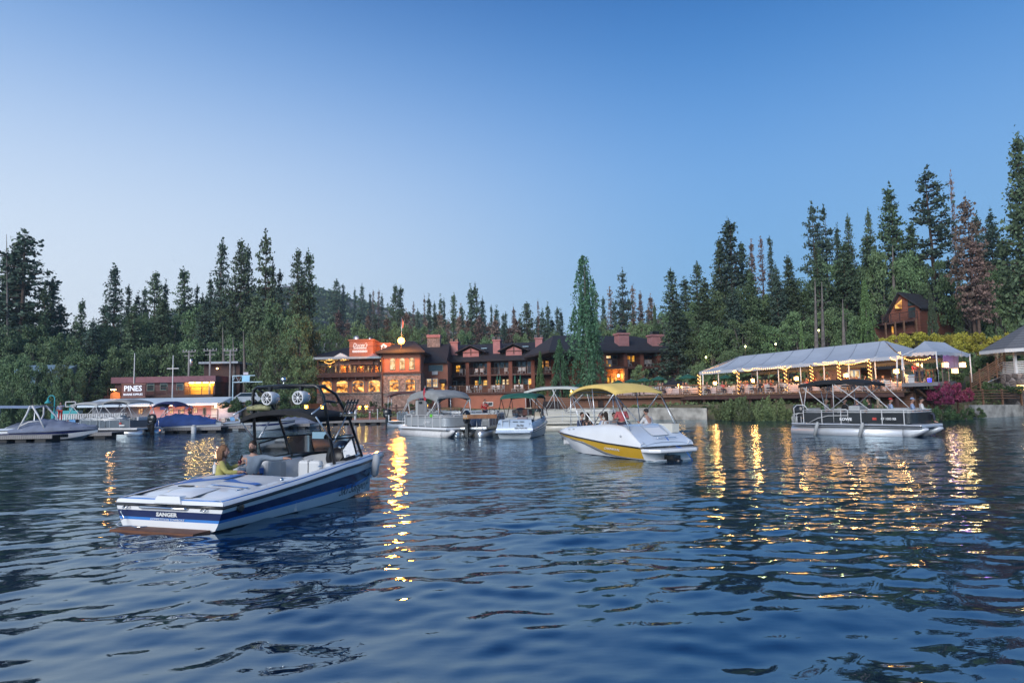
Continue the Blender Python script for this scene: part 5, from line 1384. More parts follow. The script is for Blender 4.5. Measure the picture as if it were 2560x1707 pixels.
# ---------- small tent ---------------------------------------------------------
st = thing('small_tent', 'small white hipped tent with purple glow right of the long tent', 'tent')
YS = 57.0
c = [at(2257, 884, YS), at(2340, 878, YS - 2.2), at(2424, 884, YS + 1.6), at(2352, 884, YS + 5)]
ap0, ap1 = at(2311, 852.5, YS + 1.2), at(2362, 856, YS + 2.6)
for nm_, q in (('roof_panel', (c[0], c[1], ap0)), ('roof_panel', (c[1], c[2], ap1, ap0)), ('roof_panel', (c[2], c[3], ap1)), ('roof_panel', (c[3], c[0], ap0, ap1))):
    def f(b):
        if len(q) == 3: rows = [[lerp(lerp(q[0], q[1], s), q[2], t) - Vector((0, 0, .12 * math.sin(math.pi * t))) for s in np.linspace(0, 1, 5)] for t in np.linspace(0, 1, 6)]
        else: rows = [[lerp(lerp(q[0], q[1], s), lerp(q[3], q[2], s), t) - Vector((0, 0, .12 * math.sin(math.pi * t))) for s in np.linspace(0, 1, 6)] for t in np.linspace(0, 1, 6)]
        b.sheet(rows, .012)
    part(nm_, TENT, st, f)
def f(b):
    for a_, b_ in ((c[0], c[1]), (c[1], c[2])):
        n = 24; P = [lerp(a_, b_, i / n) - Vector((0, .02, 0)) for i in range(n + 1)]; b.grid([P, [p - Vector((0, 0, .24 + .07 * (i % 4 in (1, 2)))) for i, p in enumerate(P)]], False)
part('valance', TENT, st, f)
for p in c: part('pole', WHITED, st, lambda b: b.tube([p, Vector((p.x + .02, p.y, 3.0 if p is c[2] or p is c[3] else 2.6))], .05, 8))
lamp('purple_glow', at(2375, 895, YS + 1.5), 22, (.55, .25, 1), .3)
def drape2(a, bb, n, lab):
    p, q = at(*a, YS + .5), at(*bb, YS + .5); bulb_run([lerp(p, q, t) - Vector((0, 0, .12 * math.sin(math.pi * t))) for t in np.linspace(0, 1, n)], lab, 'bulbs in the small tent', .05)
drape2((2262, 896), (2290, 899), 7, 'left row of bulbs under the small tent'); drape2((2296, 898), (2325, 893), 7, 'middle row of bulbs under the small tent')
for i, (px, py, e) in enumerate(((2298, 913, 60), (2363, 912, 60), (2406, 912, 60), (2387, 927, 30))):
    lantern(at(px, py, YS + .6), .34, .38, ['leftmost glowing box lantern under the small tent', 'middle glowing box lantern under the small tent', 'right glowing box lantern under the small tent', 'lowest box lantern, below the edge of the small tent deck'][i], 'lanterns of the small tent', e)
t = thing('side_curtain', 'pale hanging curtain between the lanterns of the small tent', 'curtain')
part('cloth', mat('sheer_curtain', (.4, .4, .5), .8), t, lambda b: b.grid([[at(2357 + i * 3.6, py, YS + 2.5 + .08 * (i % 2)) for i in range(12)] for py in (887, 905, 921)], True))
sd = thing('small_deck', 'jutting wooden deck on a diagonal brace under the small tent', 'deck')
dz = zat(2300, 957, YS - 2)
def f(b): b.prism([(xat(2256, YS - 2.5), YS - 2.5, dz), (xat(2347, YS - 2.5), YS - 2.5, dz + .05), (xat(2430, YS + 3), YS + 5, dz + .2), (xat(2256, YS + 6), YS + 6, dz)][::-1], (0, 0, -.3))
part('deck_boards', mat('grey_deck', (.2, .19, .2), .8), sd, f)
railing(sd, [(xat(2258, YS - 2.4), YS - 2.4, dz), (xat(2346, YS - 2.4), YS - 2.4, dz + .05), (xat(2346, YS - 2.4) + 1.2, YS + 1, dz + .1)], 1.0, WOODB, rails=2, post=1.3, rr=.02)
part('brace', WOODB, sd, lambda b: [b.beam((xat(2290, YS - 1.8), YS - 1.8, dz - .4), (xat(2330, YS - 1), YS - 1, dz - 1.6), .14), b.box(xat(2286, YS - 1), YS - 1, gz(xat(2286, YS), YS) - 1, xat(2289, YS - 1), YS - .8, dz - .3), b.box(xat(2275, YS), YS, -.5, xat(2350, YS), YS + .2, dz - .5)])
t = thing('cooler', 'pale upright cooler on the small tent deck', 'cooler', (xat(2277, YS - 1.5), YS - 1.5, dz))
part('body', WHITED, t, lambda b: b.box(-.25, -.2, 0, .25, .2, .62)); part('lid', ALU, t, lambda b: b.box(-.27, -.22, .62, .27, .22, .7))
t = thing('blue_bucket', 'blue glowing bucket on the small tent deck', 'bucket', (xat(2326, YS - 1.8), YS - 1.8, dz))
part('tub', mat('blue_glow', (.05, .05, .8), .4, emit=(.05, .06, 1), estr=1.5), t, lambda b: b.lathe([(.12, 0), (.17, .35), (.15, .35)], n=10)); part('rim', ALU, t, lambda b: b.lathe([(.16, .35), (.18, .37), (.16, .39)], n=10))
# ---------- fence, gazebo, stairs, cabins ---------------------------------------
fc = thing('rail_fence', 'long low fence of brown horizontal rails above the right lake wall', 'fence')
FP = [(2005, 1000, 61.5), (2120, 998, 60), (2255, 1000, 57), (2330, 1001, 56.5), (2460, 999, 58.5), (2555, 998, 60.5), (2620, 997, 62)]
fpts = [Vector((*at(a, b_, c_).xy, at(a, b_, c_).z)) for a, b_, c_ in FP]
for k_ in range(4):
    part('rail', WOODB, fc, lambda b: [b.beam(p + Vector((0, 0, .12 + k_ * .22)), q + Vector((0, 0, .12 + k_ * .22)), .05, .07) for p, q in zip(fpts[:-1], fpts[1:])])
for p, q in zip(fpts[:-1], fpts[1:]):
    n = 2
    for i in range(n): pp_ = lerp(p, q, i / n); part('post', WOODB, fc, lambda b: b.box(pp_.x - .06, pp_.y + .05, pp_.z - 1.4, pp_.x + .06, pp_.y + .17, pp_.z + .92))
gzb = thing('gazebo', 'white gazebo with grey shingle roof on a stone base at the right edge', 'gazebo')
YG = 62.0; gc = Vector((xat(2597, YG), YG, 0)); zg0 = zat(2597, 933, YG)
GR = 3.0
ze_ = zat(2500, 874, YG - 1.5); zapx = zat(2572, 802, YG)
OCT = [(math.cos(math.pi / 8 + k * math.pi / 4), math.sin(math.pi / 8 + k * math.pi / 4)) for k in range(8)]
def f(b):
    R_ = GR * 1.42
    for k in range(8):
        a, c2 = OCT[k], OCT[(k + 1) % 8]
        b.prism([(gc.x + a[0] * R_, gc.y + a[1] * R_, ze_), (gc.x + c2[0] * R_, gc.y + c2[1] * R_, ze_), (gc.x, gc.y, zapx)], (0, 0, .08))
part('roof', mat('grey_shingle', (.16, .17, .19), .85, var=.3, kind='shingle'), gzb, f)
def f(b):
    R_ = GR * 1.43
    for k in range(8):
        a, c2 = OCT[k], OCT[(k + 1) % 8]; b.beam((gc.x + a[0] * R_, gc.y + a[1] * R_, ze_ - .1), (gc.x + c2[0] * R_, gc.y + c2[1] * R_, ze_ - .1), .08, .3)
part('fascia', WHITED, gzb, f)
for k in range(8):
    a = OCT[k]; part('post', WHITED, gzb, lambda b: b.box(gc.x + a[0] * GR - .1, gc.y + a[1] * GR - .1, zg0, gc.x + a[0] * GR + .1, gc.y + a[1] * GR + .1, ze_))
for k in range(8):
    a, c2 = OCT[k], OCT[(k + 1) % 8]
    part('rail_panel', WHITED, gzb, lambda b: [b.beam((gc.x + a[0] * GR, gc.y + a[1] * GR, zg0 + .12 + j * .155), (gc.x + c2[0] * GR, gc.y + c2[1] * GR, zg0 + .12 + j * .155), .03, .085) for j in range(7)])
part('stone_base', mat('grey_stone', (.32, .31, .33), .85, var=.4, kind='stone', scale=2.5), gzb, lambda b: b.lathe([(GR * 1.1, 0), (GR * 1.1, zg0 - .1), (GR * 1.15, zg0)], (gc.x, gc.y, 0), 8))
lamp('gazebo_glow', gc + Vector((-.8, -1, zg0 + 2.4)), 90, (1, .75, .45), .2)
t = thing('path_lamp', 'square glowing path lamp on the fence below the gazebo', 'lamp', at(2552, 968, 60))
part('lantern', LGLOW, t, lambda b: b.box(-.2, -.2, -.22, .2, .2, .22)); part('cap', TRIMD, t, lambda b: b.box(-.24, -.24, .22, .24, .24, .28)); part('post', WOODB, t, lambda b: b.box(-.06, -.06, -1.6, .06, .06, -.22))
lamp('path_glow', at(2552, 968, 59.5), 60, (1, .6, .25))
sw = thing('stairway', 'brown wooden stairway with slatted rails climbing to the gazebo', 'stairs')
s0, s1 = at(2428, 965, 61), at(2512, 905, 62.5)
for j in range(6): part('rail', WOODB, sw, lambda b: b.beam(s0 + Vector((0, 0, -.1 + j * .19)), s1 + Vector((0, 0, -.35 + j * .19)), .04, .09))
for j in range(5): p = lerp(s0, s1, j / 4); part('post', WOODB, sw, lambda b: b.box(p.x - .05, p.y - .05, p.z - 1, p.x + .05, p.y + .05, p.z + 1.0))
part('handrail', ALU, sw, lambda b: b.tube([at(2470, 955, 60), at(2503, 941, 61)], .03, 6))
part('steps', WOODB, sw, lambda b: [b.box(*(lerp(s0, s1, j / 12) + Vector((-.3, .1, -.5))), *(lerp(s0, s1, j / 12) + Vector((.3, 1.2, -.42)))) for j in range(13)])
def cabin(px0, px1, pyg, Yc):
    pass
cb = thing('cabin', 'brown hillside cabin with steep dark roof, glowing gable and balcony', 'cabin')
YC = 88.0
g0 = at(2222, 789, YC); g1 = at(2298, 764, YC - 1.0); apx = at(2252, 734, YC - .5); g0b = Vector((g0.x, g0.y, at(2222, 835, YC).z)); g1b = Vector((g1.x, g1.y, at(2298, 835, YC).z))
back = Vector((xat(2432, 93) - g1.x, 5.5, 0))
part('gable_wall', SIDING, cb, lambda b: b.add([g0b, g1b, g1, apx, g0, g0b + back, g1b + back], [(0, 1, 2, 3, 4), (1, 6, 5, 0)]))
part('side_wall', SIDING, cb, lambda b: b.add([g1b, g1b + back, g1 + back, g1], [(0, 1, 2, 3)]))
def f(b):
    o = (apx - g0).normalized() * -.8; o1 = (apx - g1).normalized() * -.7; fwd = -back.normalized() * .7
    for a_, oo in ((g0, o), (g1, o1)):
        q = [apx + fwd, a_ + oo + fwd, a_ + oo + back * 1.03, apx + back * 1.03]; b.add(q + [p + Vector((0, 0, .18)) for p in q], [(0, 1, 2, 3), (7, 6, 5, 4), (0, 4, 5, 1), (1, 5, 6, 2), (3, 2, 6, 7)])
part('roof', ROOF, cb, f)
gd = (g1 - g0); gdn = Vector((gd.x, gd.y, 0)).normalized(); gnn = Vector((gdn.y, -gdn.x, 0))
def gp(px, py): return at(px, py, YC - .6) + gnn * .3
part('window', LITY, cb, lambda b: b.add([gp(2236, 772), gp(2253, 772), gp(2253, 749), gp(2236, 764)], [(0, 1, 2, 3)]))
part('window', GLASS, cb, lambda b: b.add([gp(2268, 766), gp(2290, 762), gp(2268, 750)], [(0, 1, 2)]))
part('door', GLASS, cb, lambda b: b.add([gp(2269, 795), gp(2287, 795), gp(2287, 768), gp(2269, 770)], [(0, 1, 2, 3)]))
b0, b1 = at(2206, 808, YC - 2), at(2294, 796, YC - 2)
part('balcony_floor', TRIMD, cb, lambda b: b.prism([b0, b1, b1 + Vector((0, 2.2, 0)), b0 + Vector((0, 2.2, 0))][::-1], (0, 0, -.25)))
railing(cb, [b0, b1], 1.0, TRIMD, rails=7, post=1.2, name='balcony_railing')
part('posts', WOODB, cb, lambda b: [b.beam(lerp(b0, b1, s), lerp(b0, b1, s) - Vector((0, 0, 2.6)), .18) for s in (.08, .35, .6, .95)])
part('lower_wall', SIDING, cb, lambda b: b.add([Vector((b0.x, b0.y + 2.0, b0.z - 3)), Vector((b1.x, b1.y + 2, b1.z - 3)), Vector((b1.x, b1.y + 2, b1.z)), Vector((b0.x, b0.y + 2, b0.z))], [(0, 1, 2, 3)]))
part('door', LITY, cb, lambda b: b.box(xat(2240, YC - .1), YC - .12, zat(2245, 836, YC), xat(2249, YC - .1), YC - .06, zat(2245, 816, YC)))
lamp('cabin_glow', gp(2245, 760) + Vector((0, -1.2, 0)), 30, (1, .5, .15))
c2_ = thing('small_cabin', 'small brown cabin partly hidden by trees above the tent', 'cabin')
def f(b): x0, x1 = xat(2062, 92), xat(2128, 92); b.box(x0, 92, zat(2095, 862, 92), x1, 98, zat(2095, 842, 92))
part('wall', SIDING, c2_, f); part('roof', ROOF, c2_, lambda b: gable_roof(b, xat(2062, 92), xat(2128, 92), 91, 98, zat(2095, 842, 92), zat(2095, 828, 95), .5)); railing(c2_, [(xat(2062, 91), 91, zat(2095, 850, 91)), (xat(2128, 91), 91, zat(2095, 848, 91))], .9, TRIMD, rails=5)
c3_ = thing('upper_cabin', 'pink walled cabin high at the right edge among the trees', 'cabin')
part('wall', PINK, c3_, lambda b: b.box(xat(2545, 92), 92, zat(2550, 720, 92), xat(2640, 92), 99, zat(2550, 690, 92))); part('roof', ROOF, c3_, lambda b: gable_roof(b, xat(2545, 92), xat(2640, 92), 92, 99, zat(2550, 690, 92), zat(2550, 672, 95), .5))
part('window', LITY, c3_, lambda b: b.box(xat(2550, 91.9), 91.9, zat(2553, 710, 92), xat(2560, 91.9), 91.97, zat(2553, 696, 92)))
for i, (px, py, Yq) in enumerate(((1863, 866, 82), (1939, 860, 84), (2047, 826, 84), (1765, 893, 88))):
    t = thing('hill_lamp', f"small {['greenish', 'yellow', 'white', 'faint'][i]} garden lamp among the hillside trees, {ORD[i]}", 'lamp', at(px, py, Yq), 0, 'garden lamps on the hillside')
    part('globe', mat('garden_globe', (1, 1, .6), emit=(.9, .95, .4), estr=12), t, lambda b: b.lathe([(.02, -.12), (.12, 0), (.02, .12)], n=8)); part('post', TRIMD, t, lambda b: b.tube([(0, 0, -1.5), (0, 0, -.1)], .03, 5))
    lamp('garden_glow', at(px, py, Yq) + Vector((0, -.4, 0)), 25, (.9, .9, .4))

# ---------- marina shop and boathouse --------------------------------------------
YP = 94.0
mb = thing('marina_shop', 'flat roofed brown marine shop with sign, dark windows and lit yellow porch', 'building')
xs0, xs1 = xat(285, YP), xat(537, YP); zt_, zb_ = zat(400, 943, YP), zat(400, 996, YP)
SHOPW = mat('plum_brown_siding', (.17, .085, .085), .8, var=.25, kind='siding')
xr = xat(460, YP)
part('wall', SHOPW, mb, lambda b: [b.box(xs0, YP, zb_ - 1, xr, YP + 8, zt_), b.box(xr, YP + 1.6, zb_ - 1, xs1, YP + 8, zt_), b.box(xs1 - .15, YP, zb_ - 1, xs1, YP + 1.6, zt_)])
part('roof_edge', mat('plum_fascia', (.22, .1, .12), .8), mb, lambda b: [b.box(xs0 - .3, YP - .4, zt_ - .75, xs1 + .2, YP + 8.2, zt_), b.box(xs0 - .3, YP - .4, zt_, xs1 + .2, YP + 8.2, zt_ + .08)])
YEL = mat('yellow_porch_wall', (.62, .33, .05), .8, var=.08, scale=1)
part('porch_wall', YEL, mb, lambda b: b.box(xr, YP + 1.4, zb_, xs1 - .15, YP + 1.6, zt_ - .75))
for px in (478, 495, 513, 531):
    x = xat(px, YP + 1.2)
    part('downlight', mat('downlight', (1, .9, .6), emit=(1, .8, .4), estr=14), mb, lambda b: b.box(x - .3, YP + 1.05, zt_ - .86, x + .3, YP + 1.3, zt_ - .76))
    lamp('porch_downlight', (x, YP + .7, zt_ - 1.1), 75, (1, .62, .16), .15)
for p0, p1, q0, q1 in ((366, 385, 977, 955), (399, 418, 976, 954), (440, 458, 976, 954)):
    window(mb, xat(p0, YP), xat(p1, YP), zat(390, q0, YP), zat(390, q1, YP), YP, GLASS, FRAMEG, transom=.68, fw=.09)
zfl2 = zat(400, 988, YP)
part('porch_floor', TRIMD, mb, lambda b: b.box(xs0 - .5, YP - 1.6, zfl2 - .3, xat(545, YP), YP + 1.4, zfl2))
railing(mb, [(xs0, YP - 1.5, zfl2), (xat(545, YP), YP - 1.5, zfl2)], 1.05, TRIMD, rails=2, post=1.6)
part('ground_wall', SHOPW, mb, lambda b: b.box(xs0, YP - .8, -.5, xs1, YP - .4, zfl2 - .3))
mrot = thing('marina_sign', 'brown wooden sign board reading PINES MARINE SUPPLIES', 'sign')
YSg = YP - 3
part('backing_board', mat('sign_brown', (.19, .09, .085), .8, var=.2, kind='siding'), mrot, lambda b: b.box(xat(303, YSg), YSg, zat(333, 992, YSg), xat(362, YSg), YSg + .15, zat(333, 961, YSg)))
for za_ in (zat(333, 961, YSg), zat(333, 992, YSg) - .1): part('border', mat('sign_border', (.28, .14, .11), .8), mrot, lambda b: b.box(xat(302, YSg), YSg - .05, za_, xat(363, YSg), YSg + .18, za_ + .1))
SL = mat('white_sign_letters', (.8, .82, .86), .5, emit=(.8, .85, 1), estr=.35)
text('PINES', 1.02, SL, mrot, TM((xat(331.5, YSg), YSg - .05, zat(332, 971.5, YSg)), (1, 0, 0)), ext=.03, sx=.95, bold=.02)
text('MARINE SUPPLIES', .40, SL, mrot, TM((xat(332, YSg), YSg - .05, zat(332, 986, YSg)), (1, 0, 0)), ext=.02, sx=.83, bold=.006)
part('sign_posts', TRIMD, mrot, lambda b: [b.box(xat(p, YSg), YSg + .16, 0, xat(p, YSg) + .15, YSg + .3, zat(333, 963, YSg)) for p in (308, 355)])
t = thing('lit_shed', 'rounded shed front glowing orange left of the marina sign', 'shed')
part('front', mat('orange_shed', (.5, .2, .08), .8), t, lambda b: b.prism([(xat(275, YP - 2), YP - 2, 1)] + [(xat(287 + 12.5 * math.cos(a), YP - 2), YP - 2, zat(287, 988 - 9 * math.sin(a), YP - 2)) for a in np.linspace(math.pi, 0, 9)] + [(xat(300, YP - 2), YP - 2, 1)], (0, 2, 0)))
part('lamp_head', WARMS, t, lambda b: b.cbox((xat(280, YP - 3), YP - 2.8, zat(280, 974, YP - 3)), .6, .3, .14))
lamp('shed_glow', (xat(283, YP - 3), YP - 3.2, zat(283, 977, YP - 3)), 120, (1, .45, .12), .15)
bo = thing('boathouse', 'long low boathouse with pale metal roof and pink lit wall behind the docks', 'building')
YO = 84.0
zr1, zr0 = zat(400, 997, YO), zat(400, 1010, YO)
part('roof', mat('pale_blue_metal', (.6, .7, .78), .5, .05, var=.08, scale=.5), bo, lambda b: [b.add([(xat(205, YO), YO - 1, zr0), (xat(560, YO), YO - 1, zr0), (xat(556, YO), YO + 3, zr1 + .15), (xat(215, YO), YO + 3, zr1 + .15), (xat(205, YO), YO + 9, zr0), (xat(560, YO), YO + 9, zr0), (xat(205, YO), YO - 1, zr0 - .25), (xat(560, YO), YO - 1, zr0 - .25)], [(0, 1, 2, 3), (3, 2, 5, 4), (6, 7, 1, 0), (1, 5, 2), (4, 0, 3)])])
PKW = mat('lavender_pink_wall', (.5, .3, .34), .8, var=.2, scale=.8)
part('wall', PKW, bo, lambda b: b.box(xat(372, YO), YO + .3, .4, xat(545, YO), YO + 8, zr0 - .2))
part('wall', mat('grey_wall', (.34, .36, .4), .8), bo, lambda b: b.box(xat(215, YO), YO + 1.2, .4, xat(372, YO), YO + 8, zr0 - .2))
for p0, p1 in ((333, 345), (421, 431), (448, 458), (481, 491)):
    window(bo, xat(p0, YO), xat(p1, YO), zat(430, 1034, YO), zat(430, 1020, YO), YO + .3 if p0 > 372 else YO + 1.2, LITW, PKW, bars=(.5,), fw=.05)
window(bo, xat(505, YO), xat(513, YO), zat(510, 1036, YO), zat(510, 1018, YO), YO + .3, GLASS, FRAMEG)
part('door', WHITED, bo, lambda b: b.box(xat(527, YO), YO + .15, .8, xat(541, YO), YO + .3, zat(534, 1014, YO)))
part('blue_panel', mat('blue_panel', (.06, .13, .55), .6), bo, lambda b: [b.box(xat(462, YO), YO + .2, zat(470, 1022, YO), xat(480, YO), YO + .28, zat(470, 1011, YO)), b.box(xat(398, YO), YO + .2, zat(400, 1024, YO), xat(418, YO), YO + .28, zat(400, 1014, YO))])
for i, px in enumerate((345, 415, 480, 538)):
    lamp('boathouse_glow', (xat(px, YO - 2), YO - 1.6, zat(px, 1018, YO - 1)), 110, (1, .45, .2), .2)
t = thing('boathouse_lamp', 'glowing lamp beside the white boathouse door', 'lamp', at(539, 1016, YO - .4)); part('lantern', WARMS, t, lambda b: b.cbox((0, 0, 0), .2, .2, .3)); part('hood', TRIMD, t, lambda b: b.cbox((0, 0, .2), .28, .28, .06))
t = thing('white_kiosk', 'pale shed right of the boathouse at the shore', 'shed')
part('wall', mat('pale_lilac_wall', (.42, .45, .55), .7), t, lambda b: b.box(xat(545, YO), YO - .4, .3, xat(600, YO), YO + 4, zat(570, 1012, YO))); part('roof', mat('pale_blue_metal2', (.42, .5, .56), .5), t, lambda b: b.box(xat(543, YO), YO - .8, zat(570, 1012, YO), xat(602, YO), YO + 4.3, zat(570, 1010, YO)))
hs = thing('hillside_house', 'blue grey house half hidden by leafy trees at the left', 'house')
part('wall', mat('blue_grey_wall', (.12, .22, .27), .8, var=.4), hs, lambda b: b.box(xat(62, 95), 92.5, 0, xat(185, 95), 94, zat(120, 930, 93))); part('roof', mat('pale_blue_roof', (.16, .25, .32), .7, var=.3), hs, lambda b: gable_roof(b, xat(62, 95), xat(185, 95), 92.5, 98, zat(120, 930, 93), zat(120, 912, 95), .3))
part('window', GLASS, hs, lambda b: b.box(xat(100, 92.4), 92.4, zat(110, 950, 93), xat(125, 92.4), 92.46, zat(110, 938, 93)))
h2_ = thing('carport_house', 'house with pale flat roof behind the utility poles', 'house')
part('roof', mat('pale_roof', (.4, .45, .5), .7), h2_, lambda b: b.box(xat(502, 99), 98, zat(530, 910, 99), xat(600, 99), 104, zat(530, 905, 99))); part('wall', TRIMD, h2_, lambda b: b.box(xat(508, 99), 99, 0, xat(598, 99), 103, zat(530, 910, 99))); part('lamp_head', WARMS, h2_, lambda b: b.cbox(at(543, 921, 98.7), .22, .2, .2))
# masts, poles
for i, (px, a, c_, Yq, arms) in enumerate(((333, 883, 962, 93.5, 0), (430, 888, 985, 88, 2))):
    t = thing('white_mast', ['plain thin white mast left of the marina windows', 'white mast with a cross arm in front of the marina shop'][i], 'mast', (xat(px, Yq), Yq, 0))
    zt2 = zat(px, a, Yq); part('pole', WHITED, t, lambda b: b.tube([(0, 0, 1), (0, 0, zt2)], [.09, .05], 8))
    if arms: part('cross_arm', WHITED, t, lambda b: b.beam((-.75, 0, zat(px, 921, Yq)), (.75, 0, zat(px, 921, Yq)), .1, .1))
UTIL = mat('weathered_pole', (.26, .25, .25), .9, var=.2)
wirep = []
for i, (px, a, c_, Yq) in enumerate(((470, 876, 945, 96), (523, 873, 945, 95), (574, 873, 985, 93))):
    zt2 = zat(px, a, Yq); x = xat(px, Yq); t = thing('utility_pole', f'{ORD[i]} grey utility pole behind the marina shop', 'utility pole', (x, Yq, 0), 0, 'utility poles')
    part('pole', UTIL, t, lambda b: b.tube([(0, 0, 0), (0, 0, zt2)], [.17, .12], 8)); part('cross_arm', UTIL, t, lambda b: [b.beam((-.95, 0, zt2 - .2), (.95, 0, zt2 - .2), .12, .12), b.beam((-.7, 0, zt2 - .75), (.7, 0, zt2 - .75), .1, .1)])
    part('insulators', WHITED, t, lambda b: [b.lathe([(.05, 0), (.06, .2), (.02, .25)], (q, 0, zt2 - .14), 6) for q in (-.85, -.4, .4, .85)])
    if i == 0: part('transformer', ALU, t, lambda b: b.lathe([(.2, 0), (.2, .9), (.1, 1)], (.3, 0, zt2 - 2.2), 10))
    wirep.append(Vector((x, Yq, zt2 - .1)))
wirep = [Vector((wirep[0].x - 7, 97, wirep[0].z - .2))] + wirep + [wirep[-1] + Vector((25, 4, 1))]
t = thing('power_line', 'thin dark wires strung between the utility poles', 'wires')
for dx in (-.6, .6): part('wire', BLACKM, t, lambda b: [b.tube([lerp(p, q, u) - Vector((0, 0, .5 * math.sin(math.pi * u))) + Vector((dx, 0, 0)) for u in np.linspace(0, 1, 7)], .015, 3) for p, q in zip(wirep[:-1], wirep[1:])])
gt = thing('entrance_gantry', 'pale blue steel truss carrying a square blue sign over the ramp', 'sign gantry')
YGt = 86; zg_, zh_ = zat(600, 955, YGt), zat(600, 939, YGt)
part('truss', mat('pale_blue_steel', (.35, .5, .6), .5, .3), gt, lambda b: [b.beam((xat(580, YGt), YGt, zh_), (xat(637, YGt), YGt, zh_), .1), b.beam((xat(580, YGt), YGt, zg_), (xat(655, YGt), YGt, zg_), .1), b.tube([(xat(580, YGt), YGt, zg_), (xat(588, YGt), YGt, zh_), (xat(596, YGt), YGt, zg_), (xat(604, YGt), YGt, zh_)], .04, 5), b.box(xat(580, YGt), YGt, .5, xat(580, YGt) + .1, YGt + .1, zh_)])
part('sign_board', mat('pale_blue_board', (.25, .55, .8), .5, emit=(.3, .6, 1), estr=.1), gt, lambda b: b.box(xat(605, YGt), YGt - .12, zg_ + .05, xat(624, YGt), YGt - .06, zh_ - .02))
part('top_board', mat('pale_pink_board', (.5, .5, .6), .5), gt, lambda b: b.box(xat(608, YGt), YGt - .1, zh_ + .1, xat(620, YGt), YGt - .05, zh_ + .42))
t = thing('gooseneck_lamp', 'teal gooseneck dock lamp post on the left', 'lamp post', (xat(136, 62), 62, 0))
TEAL = mat('teal_paint', (.03, .33, .36), .5, var=.1)
zz0 = zat(136, 1046, 62); ztt = zat(136, 996, 62)
part('pole', TEAL, t, lambda b: b.tube([(0, 0, zz0)] + [(0, 0, ztt)] + [(-.3 + .3 * math.cos(a), 0, ztt + .28 * math.sin(a)) for a in np.linspace(.2, math.pi, 7)], .055, 8))
part('lamp_shade', TEAL, t, lambda b: b.lathe([(.3, 0), (.22, .12), (.1, .26), (.06, .42)], (-.6, 0, ztt - .42), 12))
t = thing('basketball_hoop', 'white basketball hoop on a turquoise stand behind the moored boats', 'basketball hoop', (xat(176, 70), 70, 0))
part('backboard', WHITED, t, lambda b: [b.beam(p, q, .08) for p, q in zip([(-.5, 0, zat(176, 1004, 70)), (.5, 0, zat(176, 1004, 70)), (.5, 0, zat(176, 1016, 70)), (-.5, 0, zat(176, 1016, 70))], [(.5, 0, zat(176, 1004, 70)), (.5, 0, zat(176, 1016, 70)), (-.5, 0, zat(176, 1016, 70)), (-.5, 0, zat(176, 1004, 70))])])
part('stand', TEAL, t, lambda b: [b.box(-.2, .1, .8, .2, .3, zat(176, 1012, 70)), b.box(-.9, -.2, zat(176, 1034, 70), .9, .6, zat(176, 1026, 70))]); part('hoop', TEAL, t, lambda b: b.tube([(.22 * math.cos(a), -.3 + .22 * math.sin(a), zat(176, 1014, 70)) for a in np.linspace(0, 6.28, 12)], .02, 5))
t = thing('patio_umbrella', 'pale parasols shading the left end of the upper restaurant terrace', 'umbrella', (X(812, 100), 100, 0))
part('canopy', mat('pale_blue_canvas', (.4, .45, .55), .8), t, lambda b: b.lathe([(1.2, zpat + 1.3), (.6, zpat + 1.5), (.03, zpat + 1.62)], n=8)); part('pole', WHITED, t, lambda b: b.tube([(0, 0, zpat), (0, 0, zpat + 2)], .03, 6))
# strings of bulbs inside the upper terrace
for i, (a, c_, py) in enumerate(((812, 836, 905), (850, 878, 903), (880, 905, 904), (905, 930, 903), (930, 955, 901))):
    p, q = at(a, py, 99.5), at(c_, py - 1, 99.5); bulb_run([lerp(p, q, u) - Vector((0, 0, .25 * math.sin(math.pi * u))) for u in np.linspace(0, 1, 8)], f'{ORD[i]} string of bulbs under the restaurant terrace roof', 'bulbs under the restaurant terrace roof', .06)
# path lamps on the shore in front of the restaurant
for i, (px, py) in enumerate(((766, 1017), (805.5, 1017), (898.5, 1018.5), (916, 1018), (1066, 1015))):
    P = at(px, py, 84); t = thing('shore_lamp', f'{ORD[i]} warm lantern along the shore path below the restaurant', 'lamp', P, 0, 'lanterns along the shore path')
    part('lantern', mat('shore_lantern', (1, .8, .3), emit=(1, .50, .06), estr=4), t, lambda b: b.box(-.16, -.16, -.2, .16, .16, .2)); part('cap', TRIMD, t, lambda b: b.lathe([(.22, .2), (.04, .34)], n=4)); part('post', TRIMD, t, lambda b: b.box(-.05, -.05, -1.3, .05, .05, -.2))
    lamp('shore_glow', P + Vector((0, -.45, 0)), 45, (1, .62, .15))
sf = thing('shore_fence', 'dark wooden fence along the shore path below the restaurant', 'fence')
sfp = [at(855, 1045, 82), at(1000, 1043, 82), at(1100, 1041, 82)]
for j in range(3): part('rail', TRIMD, sf, lambda b: [b.beam(p + Vector((0, 0, .35 + j * .4)), q + Vector((0, 0, .35 + j * .4)), .06, .14) for p, q in zip(sfp[:-1], sfp[1:])])
for u in np.linspace(0, 1, 10): p = lerp(sfp[0], sfp[2], u); part('post', TRIMD, sf, lambda b: b.box(p.x - .1, p.y - .1, p.z - .5, p.x + .1, p.y + .1, p.z + 1.5))
for i, (px, a, c_, m_) in enumerate(((932, 1017, 1030, PINK), (892, 1012, 1028, mat('red_box', (.5, .1, .1), .6)))):
    P = at(px, c_, 83); Q = at(px, a, 83); t = thing('sign_post', ['small red topped sign on a post by the shore path', 'red notice board beside the shore gate'][i], 'sign', P)
    part('board', m_, t, lambda b: b.box(-.25, -.05, Q.z - P.z - .3, .25, .05, Q.z - P.z)); part('post', WHITED, t, lambda b: b.box(-.04, -.03, -.6, .04, .03, Q.z - P.z - .3))
